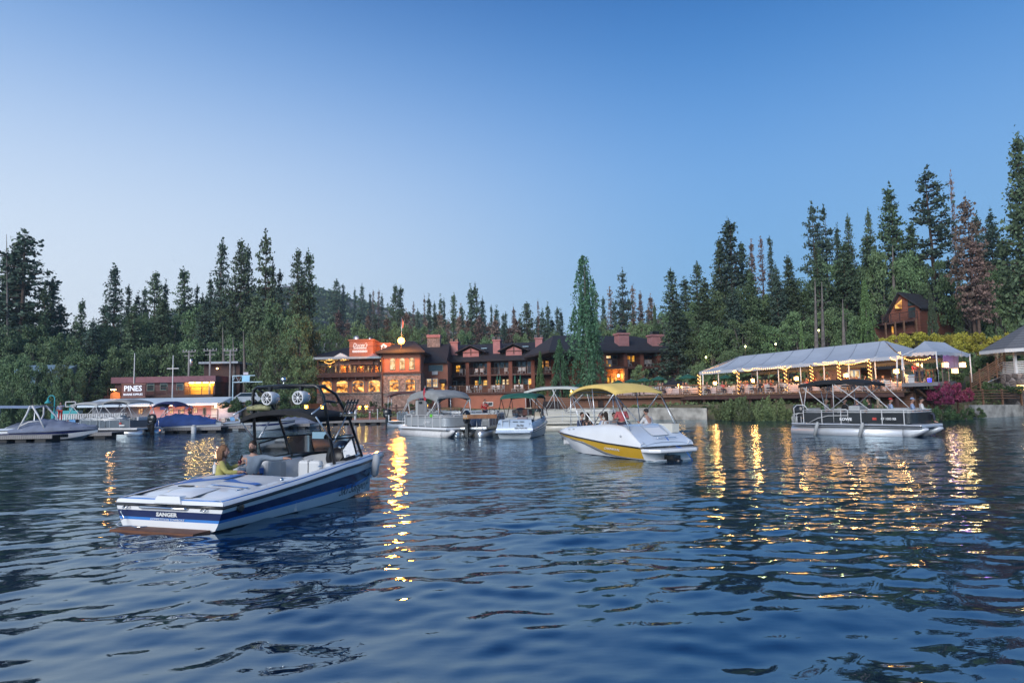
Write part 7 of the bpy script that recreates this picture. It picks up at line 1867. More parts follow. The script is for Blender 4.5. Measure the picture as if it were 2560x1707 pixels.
bt = thing('water_bottle', 'white bottle standing on the ski boat deck behind the woman', 'bottle', (-6.25 + math.cos(SKA) * 2.05 - math.sin(SKA) * .88, 12.5 + math.sin(SKA) * 2.05 + math.cos(SKA) * .88, sdz(2.05, .7) + .01))
part('body', WHITED, bt, lambda b: b.lathe([(.04, 0), (.043, .02), (.043, .17), (.02, .21)], n=12)); part('cap', ALU, bt, lambda b: b.lathe([(.022, .21), (.022, .25)], n=10))

# ---------- yellow and white deck boat -----------------------------------------
YA = 2.03
yel, hwy, zry, secy = runabout('deck_boat', 'white deck boat with broad yellow side stripe and yellow bimini, full of people', 5.5, 24.7, YA, 6.7, 2.5, WHITE, YELLOW, group=None,
    zrim=[(0, .44), (.3, .52), (.6, .66), (.85, .78), (1, .80)], wid=[(0, .95), (.3, 1), (.6, 1), (.8, .9), (.93, .7), (1, .35)], cockpit=(.34, .86), floor=.3,
    stripes=[(0, .35, WHITE), (.35, .62, WHITE), (.62, 1, WHITE)])
# swooping yellow band laid on the hull, wide aft and thin forward
for s in (-1, 1):
    def f(b):
        rows = []
        for x in np.linspace(.0, 6.6, 26):
            u = x / 6.6; lo = .40 if u < .2 else .40 + .46 * min(1, (u - .2) / .35) ** 1.3
            if u > .55: lo = .86
            rows.append([(x, s * (secy(x, t)[0] + .012), secy(x, t)[1]) for t in (np.linspace(lo, .985, 4) if s > 0 else np.linspace(.985, lo, 4))])
        b.grid(rows, True)
    part('yellow_band', YELLOW, yel, f)
    part('grey_swoosh', mat('grey_swoosh', (.16, .17, .18), .4), yel, lambda b: b.tube([(x, s * (secy(x, t)[0] + .012), secy(x, t)[1]) for x, t in ((5.9, .84), (4.6, .84), (3.6, .8), (2.9, .66), (2.3, .5), (1.6, .42), (1.0, .39))], [.006, .02, .035, .05, .04, .02, .008], 5))
# high moulded topsides above the stripe
def ytop(x): return np.interp(x, [0, .45, 1.2, 2.2, 4.2, 5.6, 6.5], [.60, .80, 1.18, 1.24, 1.12, 1.02, .90])
def yin(x): return np.interp(x, [0, .8, 2.2, 5.6, 6.5], [.06, .16, .26, .30, .28])
for s in (-1, 1):
    def f(b):
        rows = []
        for x in np.linspace(0, 6.5, 24):
            w_ = hwy(x); z0 = zry(x); z1 = ytop(x); i_ = yin(x)
            r_ = [(x, s * w_, z0 + .02), (x, s * (w_ - i_ * .15), z0 + (z1 - z0) * .35), (x, s * (w_ - i_ * .35), z0 + (z1 - z0) * .75), (x, s * (w_ - i_ * .8), z1 - .02), (x, s * (w_ - i_ - .12), z1), (x, s * (w_ - i_ - .2), z1 - .1), (x, s * (w_ - i_ - .22), .5)]
            rows.append(r_[::s])
        b.grid(rows, True)
    part('topside', WHITE, yel, f)
def f(b):
    rows = []
    for u in np.linspace(1, -1, 15):
        rows.append([(0.02, u * hwy(0), .47), (.03, u * hwy(0) * .98, .60), (.45 + .05 * (1 - u * u), u * (hwy(.4) - .1), .82 + .04 * (1 - abs(u) ** 3)), (.95, u * (hwy(1) - .2), 1.1 + .04 * (1 - abs(u) ** 3)), (1.35, u * (hwy(1.3) - .26), 1.2 + .03 * (1 - abs(u) ** 3)), (1.75, u * (hwy(1.7) - .3), 1.2)])
    b.grid(rows, True)
part('stern_deck', mat('pale_blue_gelcoat', (.55, .63, .74), .25, coat=.5, var=.04), yel, f)
part('bow_deck', WHITE, yel, lambda b: b.grid([[(x, u * (hwy(x) - .25), ytop(x) - .02) for u in np.linspace(1, -1, 9)] for x in np.linspace(5.7, 6.6, 5)], True))
part('hatch', WHITE, yel, lambda b: b.grid([[(.36, y, .82), (.62, y, .955), (.98, y, 1.15)] for y in (.35, 0, -.35)], True))
part('hatch_seam', GREYG, yel, lambda b: b.tube([(.98, .42, 1.17), (.5, .42, .93), (.35, .36, .84), (.35, -.36, .84), (.5, -.42, .93), (.98, -.42, 1.17)], .012, 5))
part('grab_rail', CHROME, yel, lambda b: b.tube([(.18, .35, .76), (.14, .3, .76), (.14, -.5, .76), (.18, -.55, .76)], .016, 6))
part('walk_through', CREAM, yel, lambda b: b.box(.5, -.98, .9, 1.3, -.66, 1.22))
sw_ = part('swim_platform', WHITE, yel, lambda b: b.prism([(.05, 1.16, .28), (-.35, 1.1, .28), (-.62, .8, .28), (-.68, 0, .28), (-.62, -.8, .28), (-.35, -1.1, .28), (.05, -1.16, .28)], (0, 0, .13))); bevel(sw_, .04)
part('stern_drive', BLACKM, yel, lambda b: [b.box(-.5, -.16, -.25, 0, .16, .16), b.lathe([(.1, -.2), (.13, 0), (.1, .25)], (-.5, 0, -.05), 10, (1, 0, 0))])
for y in (.55, -.55): part('trim_tab', WHITE, yel, lambda b: b.box(-.3, y - .25, -.03, 0, y + .25, .02))
tr_ = part('blue_rope', BLUER, yel, lambda b: [b.tube([(.16 - .02 * q, -.05 - .12 * math.sin(q * .9), .74 - .045 * q + .05 * math.cos(q * 1.7)) for q in range(14)], .018, 5), b.tube([(-.1, -.3, .45), (-.5, -.35, .38), (-.72, -.4, .1), (-.8, -.5, -.1)], .015, 5)])
for x in (4.9, 4.5): part('deck_fitting', GREYG, yel, lambda b: b.box(x, hwy(x) - .2, ytop(x) - .14, x + .12, hwy(x) - .06, ytop(x) - .1))
part('side_ladder', GREYG, yel, lambda b: b.prism([(5.0, hwy(5) - .27, 1.05), (5.3, hwy(5.3) - .27, 1.04), (5.3, hwy(5.3) - .04, .72), (5.0, hwy(5.0) - .04, .72)], (0, .015, .01)))
for x in (1.15, 5.9): part('nav_fitting', GREYG, yel, lambda b: b.lathe([(.04, 0), (.03, .03)], (x, hwy(x) - .02, (zry(x) + ytop(x)) / 2), 8, (0, 1, 0)))
text('CHAPARRAL', .12, TEXTW, yel, TM((1.75, secy(1.7, .75)[0] + .03, secy(1.7, .74)[1]), (-1, -.01, -.02)), ext=.003, sx=1.5, shear=.3)
text('8479 TT', .17, TEXTK, yel, TM((5.75, secy(5.75, .72)[0] + .03, secy(5.75, .7)[1]), (-1, .25, .03)), ext=.003)
bimini(yel, 1.55, 4.9, 2.15, 2.72, YELC, 1.15, crown=.3, tube=ALU, struts=(((1.65, 2.42), (3.1, 1.2)), ((4.8, 2.42), (3.1, 1.2)), ((1.7, 2.42), (.75, 1.05)), ((3.2, 2.6), (3.0, 1.2)), ((4.85, 2.42), (4.85, 1.1)), ((4.8, 2.42), (4.1, 1.15))))
part('antenna', BLACKM, yel, lambda b: b.tube([(1.6, -1.0, 2.4), (.5, -1.08, .95)], .012, 5))
seatbox(yel, 1.75, -1.0, 2.3, .95, .3, .74, 'x-', VINYL, .4, 'stern_bench')
seatbox(yel, 4.3, .4, 5.6, .95, .3, .7, 'y+', VINYL, .3, 'bow_seat'); seatbox(yel, 4.3, -.95, 5.6, -.4, .3, .7, 'y-', VINYL, .3, 'bow_seat')
seatbox(yel, 2.6, .45, 3.3, .95, .3, .75, 'y+', VINYL, .35, 'side_seat')
co = part('console', WHITE, yel, lambda b: b.box(3.4, -.95, .3, 3.9, -.3, 1.15)); bevel(co, .06)
part('steering_wheel', BLACKM, co, lambda b: b.tube([(3.32, -.62 + .19 * math.cos(t), 1.1 + .19 * math.sin(t)) for t in np.linspace(0, 6.283, 14)[:-1]], .016, 5, True))
hs_ = part('helm_seat', CREAM, yel, lambda b: b.box(2.6, -.85, .7, 3.0, -.4, .82)); part('helm_seat_base', ALU, hs_, lambda b: b.tube([(2.8, -.62, .3), (2.8, -.62, .7)], .05, 8)); part('helm_seat_back', CREAM, hs_, lambda b: b.box(2.56, -.85, .8, 2.66, -.4, 1.25))

# ---------- black topped pontoon at the right ------------------------------------
low = pontoon_boat('pontoon_boat', 'silver pontoon boat with black fence panels and black bimini, passing on the right', 16.8, 39.9, -.93, 6.9, 2.5, PANELK, WHITED, seatm=GREYV, group=None, gate=.3, hull=mat('bright_aluminium', (.68, .71, .75), .35, .35, var=.05))
bimini(low, .5, 4.2, 2.3, 2.92, BLACKC, 1.35, crown=.18, tube=WHITED, edge=.16, struts=(((.6, 2.72), (2.3, 1.36)), ((4.1, 2.72), (2.3, 1.36)), ((1.0, 2.72), (.75, 1.36)), ((.55, 2.4), (.75, 1.36)), ((2.5, 2.8), (4.4, 1.36)), ((4.1, 2.72), (5.4, 1.36)), ((2.5, 2.8), (2.5, 1.36))))
text('LOWE', .2, TEXTW, low, TM((3.15, -1.22, .86), (1, 0, 0)), ext=.008, sx=1.15, bold=.008)
text('CF 1083 RB', .17, TEXTW, low, TM((5.35, -1.22, .9), (1, 0, 0)), ext=.008, sx=.9, bold=.004)
part('registration_sticker', mat('red_sticker', (.6, .08, .06), .5), low, lambda b: b.box(4.55, -1.215, .84, 4.75, -1.2, .96))
for x in (1.6, 4.05): part('fender', GREYV, low, lambda b: b.lathe([(.02, -.42), (.09, -.36), (.1, 0), (.09, .36), (.02, .42)], (x, -1.45, .32), 10, (.35, -.1, 1)))
part('stern_hoop', WHITED, low, lambda b: b.tube([(.2, -1.15, .62), (.15, -1.15, 1.45), (.35, -1.15, 1.62), (.8, -1.15, 1.62), (1.0, -1.15, 1.36)], .028, 6))
part('stern_gate', WHITED, low, lambda b: [b.tube([(.05 + k * .3, -1.2, .62), (.05 + k * .3, -1.2, .98), (.3 + k * .3, -1.2, .98), (.3 + k * .3, -1.2, .62)], .022, 6) for k in range(2)])
part('curved_rail', WHITED, low, lambda b: b.tube([(1.1, -1.24, .66), (1.6, -1.24, .9), (2.2, -1.24, 1.04), (3.3, -1.24, 1.06)], .02, 6))

# ---------- grey pontoon with change cabin, centre --------------------------------
lym = pontoon_boat('pontoon_boat', 'grey pontoon boat with rolled grey canopy and upright change cabin', -6.7, 46.6, -.93, 6.1, 2.4, PANELG, WHITED, seatm=GREYV, motor=mat('grey_cowl', (.16, .18, .19), .35, coat=.4), skirt=WHITE, hull=WHITED, group=None, gate=.05)
def f(b):
    rows = []
    for t in np.linspace(0, 1, 15):
        a_ = math.pi * (1 - t); x = 3.1 - 1.75 * math.cos(math.pi - a_) * -1 if False else 1.2 + 3.9 * t
        z = 2.35 + .42 * math.sin(math.pi * t) ** .55
        rr_ = .2
        rows.append([(x, y, z + dz_) for y, dz_ in ((-1.2, -.22), (-1.22, -.02), (-1.1, .12), (-.5, .18), (.5, .18), (1.1, .12), (1.22, -.02), (1.2, -.22))])
    b.sheet(rows, .12)
part('rolled_canopy', GREYC, lym, f)
for s in (-1, 1):
    for p, q in (((1.3, 2.3), (.2, 1.34)), ((1.5, 2.35), (.45, 1.34)), ((1.25, 2.25), (1.55, 1.34)), ((5.0, 2.3), (3.9, 1.34)), ((4.9, 2.35), (4.1, 1.34)), ((5.05, 2.3), (5.2, 1.34))):
        part('frame_tube', WHITED, lym, lambda b: b.tube([(p[0], s * 1.15, p[1]), (q[0], s * 1.17, q[1])], .028, 6))
chc = part('change_cabin', mat('pale_grey_cabin', (.42, .44, .44), .6, var=.06), lym, lambda b: b.box(2.0, -1.05, .62, 2.35, -.3, 2.35)); bevel(chc, .07)
part('curtain', mat('grey_curtain', (.2, .2, .21), .85, var=.15), lym, lambda b: b.grid([[(2.36 + i * .13, -1.06 + .04 * (i % 2), z) for i in range(10)] for z in (.75, 1.5, 2.3)], True))
part('curtain_window', GLASSD, lym, lambda b: b.box(2.55, -1.09, 2.08, 2.95, -1.07, 2.22))
part('bow_cover', GREYC, lym, lambda b: b.grid([[(x, u * 1.0, 1.2 + .14 * math.sin(x * 3) * (1 - u * u)) for u in np.linspace(1, -1, 9)] for x in np.linspace(4.1, 5.6, 8)], True))
text('Lyman', .3, TEXTW, lym, TM((3.7, -1.17, .93), (1, 0, 0)), ext=.008, shear=.4)
fl_ = part('ensign', mat('red_ensign', (.45, .04, .06), .8, var=.3, scale=5), lym, lambda b: b.grid([[(3.55, -1.2, 3.1), (3.62, -1.22, 2.9), (3.72, -1.2, 2.3)], [(3.45, -1.2, 3.05), (3.4, -1.25, 2.8), (3.45, -1.2, 2.25)]], True)); part('flag_staff', WHITED, fl_, lambda b: b.tube([(3.55, -1.18, 1.4), (3.55, -1.18, 3.2)], .015, 5))
part('green_towel', mat('lime_towel', (.15, .6, .05), .8), lym, lambda b: b.box(4.15, -1.2, 1.25, 4.4, -1.14, 1.42))
# ---------- small pontoon seen from the stern, 115 outboard ------------------------
p115 = pontoon_boat('pontoon_boat', 'blue fenced pontoon seen from astern with black outboard numbered 115', -2.75, 41.5, 1.35, 5.6, 2.35, PANELB, WHITED, seatm=GREYV, hull=ALU, group=None, lettering={'motor': '115'}, gate=.5)
pl_ = thing('wooden_plank', 'long brown wooden beam lying across the stern rails of the pontoon with the 115 outboard', 'plank', at(1200, 1041, 41.0))
part('beam', mat('orange_brown_wood', (.25, .11, .05), .7, var=.3, scale=4), pl_, lambda b: b.box(-1.0, -.14, -.12, 1.0, .14, .12)); part('end_grain', mat('pale_wood', (.5, .28, .12), .8), pl_, lambda b: b.box(-1.01, -.141, -.121, -.7, .141, .122))
# ---------- sea boat with green top ------------------------------------------------
sr, hws, zrs, secs = runabout('cruiser', 'pale blue runabout seen from astern with dark green bimini and black lettering', .05, 40.0, 1.3, 6.2, 2.3, mat('pale_blue_hull', (.42, .52, .64), .25, coat=.5, var=.05), NAVY, zs=.42, zbow=.9, group=None, cockpit=(.2, .6), stripes=[(0, .35, GREYG), (.35, .8, GREYG), (.8, .86, NAVY), (.86, 1, WHITE)])
SRB = MATS['pale_blue_hull']
part('stern_moulding', SRB, sr, lambda b: b.grid([[(-.05, u * 1.1, .42), (-.06, u * 1.12, .5), (.0, u * 1.08, .58), (.12, u * 1.0, 1.0), (.3, u * .95, 1.08), (.9, u * .95, 1.05), (1.0, u * .95, .4)] for u in np.linspace(1, -1, 9)], True))
for s in (-1, 1): part('topside', SRB, sr, lambda b: b.grid([[(x, s * hws(x), zrs(x)), (x, s * (hws(x) - .1), zrs(x) + .42), (x, s * (hws(x) - .2), zrs(x) + .45), (x, s * (hws(x) - .22), .3)][::s] for x in np.linspace(0, 4.0, 8)], True))
plt = part('swim_platform', SRB, sr, lambda b: b.prism([(0, 1.12, .3), (-.4, 1.05, .3), (-.55, 0, .3), (-.4, -1.05, .3), (0, -1.12, .3)], (0, 0, .12))); bevel(plt, .04)
part('walk_door', GREYG, sr, lambda b: [b.box(-.0, .3, .58, .05, .34, 1.05), b.box(-.0, .72, .58, .05, .76, 1.05), b.box(0, .3, 1.0, .05, .76, 1.06)])
part('vent', BLACKM, sr, lambda b: [b.box(.04, -.2, .94, .1, .12, .97), b.box(.04, -.56, .94, .1, -.3, .97)])
text('Sea Ray', .17, TEXTK, sr, TM((.0, -.33, .74), (0, -1, 0), (.25, 0, 1)), ext=.012, shear=.2, sx=.8)
text('DEAD PLEASURE', .13, TEXTK, sr, TM((-.07, -.4, .575), (0, -1, 0), (.1, 0, 1)), ext=.012, sx=.8)
windshield(sr, [(3.3, 1.0, 1.2), (4.1, .8, 1.2), (4.4, 0, 1.2), (4.1, -.8, 1.2), (3.3, -1.0, 1.2)], [.35, .42, .42, .42, .35])
bimini(sr, .9, 3.4, 2.2, 2.55, GREEN, 1.0, crown=.22, tube=BLACKM, struts=(((1.0, 2.32), (2.2, 1.05)), ((3.3, 2.32), (2.2, 1.05)), ((1.0, 2.32), (.3, 1.05)), ((3.3, 2.35), (3.9, 1.2))))
seatbox(sr, 1.05, -.9, 1.5, .9, .2, .75, 'x-', GREYV, .4, 'stern_bench')
part('headrest', mat('mauve_vinyl', (.2, .16, .17), .6), sr, lambda b: b.box(.5, -.62, 1.06, .75, -.05, 1.2))
part('cooler_box', mat('cooler_body', (.6, .5, .36), .6), sr, lambda b: b.box(2.5, -1.0, 1.2, 2.8, -.6, 1.45))
# ---------- cream tritoon behind -----------------------------------------------------
crm = pontoon_boat('pontoon_boat', 'cream hulled pontoon boat with pale grey bimini behind the yellow boat', .75, 49.5, -.16, 6.9, 2.5, CREAM, WHITED, seatm=CREAM, skirt=CREAM, hull=CREAM, group=None, gate=.02, fh=.6)
bimini(crm, .2, 4.7, 2.4, 3.05, CREAMC, 1.35, crown=.3, tube=WHITED, edge=.12, struts=(((.3, 2.75), (1.6, 1.36)), ((2.5, 2.9), (1.6, 1.36)), ((.3, 2.75), (.35, 1.36)), ((2.2, 2.9), (3.1, 1.36)), ((4.6, 2.75), (3.1, 1.36)), ((2.3, 2.9), (2.4, 1.36)), ((4.6, 2.75), (4.9, 1.36))))
part('swoosh', GREYG, crm, lambda b: b.tube([(.9, -1.235, .7), (1.8, -1.235, .95), (2.8, -1.235, 1.02), (4.5, -1.235, .98), (6, -1.235, .9)], .018, 5))
part('grill_box', mat('tan_box', (.5, .42, .3), .6), crm, lambda b: b.box(.25, -1.0, 1.35, .7, -.6, 1.65))
# ---------- two canopied boats beyond ---------------------------------------------------
b1_ = pontoon_boat('pontoon_boat', 'dark pontoon boat under a red brown canopy behind the grey pontoon', xat(975, 60), 60, .05, 5.6, 2.3, PANELD, ALU, seatm=GREYV, hull=ALU, group=None)
bimini(b1_, -.1, 2.9, 2.2, 3.05, mat('maroon_canvas', (.09, .035, .035), .8), 1.3, crown=.3, tube=ALU, struts=(((0, 2.8), (-.05, 1.3)), ((2.8, 2.8), (2.85, 1.3))))
b2_ = pontoon_boat('pontoon_boat', 'pontoon boat with small grey canopy showing behind the grey change cabin', xat(1055, 56), 56, .1, 5.6, 2.3, PANELG, ALU, seatm=GREYV, hull=ALU, group=None)
bimini(b2_, -.1, 2.4, 2.2, 2.85, GREYC, 1.3, crown=.3, tube=ALU, struts=(((0, 2.6), (-.4, 1.3)), ((2.3, 2.6), (2.35, 1.3))))
part('round_blue_flag', mat('blue_disc', (.02, .04, .5), .6), b2_, lambda b: b.lathe([(.02, 0), (.2, .01), (.2, .03), (.02, .04)], (-.1, -1.2, 2.6), 12, (0, -1, 0)))

# ---------- marina at the left -------------------------------------------------------------
mp = pontoon_boat('pontoon_boat', 'slate sided pontoon boat moored stern out at the left docks', -28.2, 53.2, 2.86, 6.3, 2.4, PANELD, ALU, seatm=VINYL, hull=ALU, group=None, skirt=WHITED, gate=.45)
bimini(mp, .8, 3.6, 2.3, 2.75, GREYC, 1.36, crown=.22, tube=WHITED); 
bimini(mp, 3.9, 6.6, 2.3, 2.6, mat('pale_tan_canvas', (.36, .37, .37), .8, var=.1), 1.36, crown=.15, tube=WHITED)
text('DOCK BOY', .16, TEXTW, mp, TM((5.2, 1.17, .9), (-1, 0, 0)), ext=.008) if False else None
part('number_plate', TEXTW, mp, lambda b: [b.box(5.0, 1.17, .78, 5.45, 1.19, .9), b.box(1.2, 1.17, .78, 1.7, 1.19, .88)])
part('red_mark', mat('red_mark', (.5, .06, .05), .5), mp, lambda b: b.box(1.5, 1.17, .9, 1.7, 1.19, 1.05))
cb1, h1, z1_, s1__ = runabout('wake_boat', 'white wake boat under a slate cover with a white tower, at the far left dock', xat(150, 50), 50.0, 2.98, 6.4, 2.3, WHITE, NAVY, zs=.7, zbow=.85, group=None)
cb1.location = (xat(-5, 48), 48.6, 0); cb1.rotation_euler = (0, 0, .08)
cover(cb1, 2.6, 6.35, h1, z1_, SLATEC, [(2.6, .62), (3.6, .55), (5, .25), (6.3, .04)]); cover(cb1, 1.0, 2.6, h1, z1_, SLATEC, [(1, .12), (1.8, .4), (2.6, .62)])
for s in (-1, 1):
    part('tower_leg', WHITED, cb1, lambda b: b.tube([(1.6, s * 1.1, .7), (2.1, s * 1.0, 1.8), (2.2, s * .8, 2.4)], .06, 8)); part('tower_leg', WHITED, cb1, lambda b: b.tube([(3.4, s * 1.1, .8), (2.9, s * 1.0, 1.7), (2.35, s * .8, 2.4)], .06, 8)); part('tower_brace', WHITED, cb1, lambda b: b.tube([(1.7, s * 1.08, 1.0), (2.3, s * 1.06, 1.3), (3.0, s * 1.05, 1.35)], .05, 8))
part('tower_bar', WHITED, cb1, lambda b: [b.tube([(2.2, .8, 2.4), (2.2, -.8, 2.4)], .05, 8), b.tube([(2.35, .8, 2.4), (2.35, -.8, 2.4)], .05, 8)])
bb, h2, z2_, s2__ = runabout('covered_boat', 'boat under a bright blue cover with navy bimini bow, beside the boathouse', xat(492, 58), 57.5, 3.02, 6.0, 2.3, WHITE, WHITE, zs=.6, zbow=.85, group=None)
bb.location = (xat(375, 58), 58.5, 0); bb.rotation_euler = (0, 0, -.06)
cover(bb, .1, 5.7, h2, z2_, BLUEC, [(.1, .5), (1.2, .7), (2.2, .85), (2.6, .75), (4.0, .62), (4.6, .4), (5.7, .1)])
bimini(bb, .55, 2.6, 2.1, 2.55, mat('navy_canvas', (.012, .02, .09), .8), 1.0, crown=.35, tube=ALU, struts=(((.65, 2.2), (-.2, .9)), ((.65, 2.2), (.7, .9)), ((2.5, 2.2), (.7, .9))))
wb, h3, z3_, s3__ = runabout('bowrider', 'low white bowrider moored stern to the blue covered boat', xat(510, 62), 61.5, .05, 5.2, 2.1, WHITE, GREYG, zs=.5, zbow=.7, group=None)
windshield(wb, [(1.9, .85, .75), (2.8, .6, .8), (3.0, 0, .8), (2.8, -.6, .8), (1.9, -.85, .75)], [.3, .36, .38, .36, .3], -.3, ALU)
gb, h4, z4_, s4__ = runabout('ski_boat', 'grey ski boat moored behind the wakeboard tower', xat(570, 60), 60, .04, 5.8, 2.2, GREYG, NAVY, zs=.6, zbow=.8, group=None)
windshield(gb, [(2.4, .9, .8), (3.2, .65, .85), (3.4, 0, .85), (3.2, -.65, .85), (2.4, -.9, .8)], [.3, .36, .38, .36, .3], -.3)
cvb, h5, z5_, s5__ = runabout('covered_boat', 'small boat under a lavender grey cover at the end of the middle dock', xat(680, 62), 62.5, .03, 4.4, 2.0, WHITE, WHITE, zs=.5, zbow=.65, group=None)
cover(cvb, .1, 4.3, h5, z5_, SLATEC, [(.1, .2), (1.4, .45), (3, .3), (4.3, .05)])
# further moored boats in the second row
for i, (px, Yq, a, m, cv, lab) in enumerate(((30, 58, .1, WHITE, SLATEC, 'white boat with slate cover behind the white tower at the far left'), (95, 60, .1, WHITE, None, 'open white boat behind the slate covered wake boat'), (160, 61, .05, GREYG, BLACKC, 'small boat under a black cover right of the teal lamp post'), (228, 62, .1, WHITE, BLACKC, 'boat with black cover seen through the pontoon frame'), (300, 60, .1, WHITE, None, 'white boat seen behind the slate pontoon'))):
    bx, hx, zx, sx_ = runabout('moored_boat', lab, xat(px, Yq), Yq, a, 5.4, 2.1, m, NAVY, zs=.6, zbow=.85, group='boats in the second row of the marina')
    if cv: cover(bx, .2, 5.2, hx, zx, cv, [(.2, .3), (2, .6), (3.4, .5), (5.2, .05)])
    else: windshield(bx, [(2.2, .85, .8), (3.0, .6, .85), (3.2, 0, .85), (3.0, -.6, .85), (2.2, -.85, .8)], [.3, .36, .38, .36, .3], -.3, ALU)
fb = thing('flat_canopy', 'pale blue boat lift canopy at the far left edge', 'canopy', (xat(20, 56), 57, 0))
part('roof', mat('pale_blue_tarp', (.3, .38, .5), .7, var=.1), fb, lambda b: b.grid([[(-2.5 + i, -1.4, 2.35 - .02 * i), (-2.5 + i, 0, 2.55 - .02 * i), (-2.5 + i, 1.4, 2.35 - .02 * i)] for i in range(6)], True))
for p in ((-2.4, -1.3), (2.4, -1.3), (-2.4, 1.3), (2.4, 1.3)): part('post', ALU, fb, lambda b: b.tube([(*p, -.5), (*p, 2.3)], .04, 6))

# ---------- docks -------------------------------------------------------------------------
def dock(label, x0, x1, Yn, depth, z=.45, group='floating docks', dm=DOCKG, floats=True, name='dock'):
    t = thing(name, label, 'dock', (x0, Yn, 0), 0, group)
    Ld = x1 - x0; n = max(2, int(Ld / .9))
    if n <= 60:
        for i in range(n): part('plank', dm, t, lambda b: b.box(i * Ld / n + .012, 0, z - .05, (i + 1) * Ld / n - .012, depth, z + .006 * ((i * 7) % 3)))
    part('side_board', dm, t, lambda b: b.box(0, -.05, z - .24, Ld, -.002, z - .03))
    part('side_board', dm, t, lambda b: b.box(0, depth + .002, z - .24, Ld, depth + .05, z - .03))
    nf = max(2, int(Ld / 1.1))
    for i in range(nf): part('float', DOCKD, t, lambda b: b.box(i * Ld / nf + .08, .05, -.25, (i + .62) * Ld / nf, depth - .05, z - .06))
    return t
dock('long grey dock at the far left in front of the slate covered boat', xat(-60, 46), xat(134, 46), 46, 1.6)
dock('grey dock in front of the slate pontoon boat', xat(137, 49), xat(282, 49), 49, 1.5)
dock('narrow grey dock right of the slate pontoon boat', xat(418, 57), xat(560, 57), 56.5, 1.4)
dock('second grey dock behind the white bowrider', xat(430, 62), xat(660, 62), 59, 1.2) 
dock('short grey dock under the lavender covered boat', xat(640, 61), xat(775, 61), 61, 1.2)
dock('long straight grey dock in front of the restaurant', xat(735, 70), xat(978, 70), 70, 2.0)
dock('rear walkway dock along the boathouse shore', xat(150, 66), xat(600, 66), 66, 2.0)
wk = thing('boardwalk', 'low red brown boardwalk along the shore in front of the restaurant', 'boardwalk', (xat(560, 76), 75.5, 0))
Ld = xat(1150, 76) - xat(560, 76)
part('boards', mat('red_brown_boards', (.3, .14, .1), .8, var=.2, kind='plank'), wk, lambda b: b.box(0, 0, .35, Ld, 2.2, .5)); part('skirt', TRIMD, wk, lambda b: b.box(0, -.04, -.2, Ld, -.002, .36))
for i, (px, Yq, a, c_, m) in enumerate(((484, 56, 1067, 1090, WHITED), (872, 72, 1030, 1052, PINK), (888, 72, 1028, 1050, WHITED), (944, 72, 1025, 1052, WHITED), (925, 72, 1032, 1050, PINK), (866, 71, 1036, 1052, WHITED), (494, 70, 1042, 1056, PINK), (522, 70, 1042, 1056, PINK))):
    P = at(px, c_, Yq); Q = at(px, a, Yq)
    t = thing('dock_piling', f"{['thick white piling at the middle dock', 'pinkish post on the shore dock', 'white capped post on the shore dock', 'tall thin white pole on the shore dock', 'short pinkish post on the shore dock', 'short white post at the left of the shore dock', 'red brown bollard left of the boathouse door', 'red brown bollard at the boathouse door'][i]}", 'piling', (P.x, Yq, 0), 0, 'dock pilings')
    rr_ = .2 if i == 0 else (.05 if i == 3 else .12)
    part('post', m, t, lambda b: b.lathe([(rr_, -.6), (rr_, Q.z), (rr_ * .7, Q.z + .06)], n=10)); part('cap', WHITED, t, lambda b: b.lathe([(rr_ * 1.1, Q.z + .06), (rr_ * .5, Q.z + .16)], n=10))
# dock rail in front of the boathouse
rl = thing('dock_railing', 'thin railing in front of the lit boathouse wall', 'railing')
railing(rl, [(xat(415, 80), 80, zat(480, 1050, 80)), (xat(545, 80), 80, zat(480, 1050, 80))], 1.2, TRIMD, rails=2, post=1.5)
rl2 = thing('dock_railing', 'white paling rail behind the moored boats at the left', 'railing')
part('palings', WHITED, rl2, lambda b: [b.box(xat(140, 66) + i * .22, 66.2, zat(200, 1049, 66), xat(140, 66) + i * .22 + .14, 66.24, zat(200, 1035, 66)) for i in range(30)] )
part('top_rail', WHITED, rl2, lambda b: b.box(xat(140, 66) - .1, 66.18, zat(200, 1035, 66), xat(140, 66) + 6.7, 66.26, zat(200, 1034, 66)))
tc = thing('pool_wall', 'turquoise low wall panels under the basketball hoop', 'wall'); part('panel', TEAL, tc, lambda b: b.box(xat(128, 72), 72, .4, xat(188, 72), 72.2, zat(160, 1027, 72)))
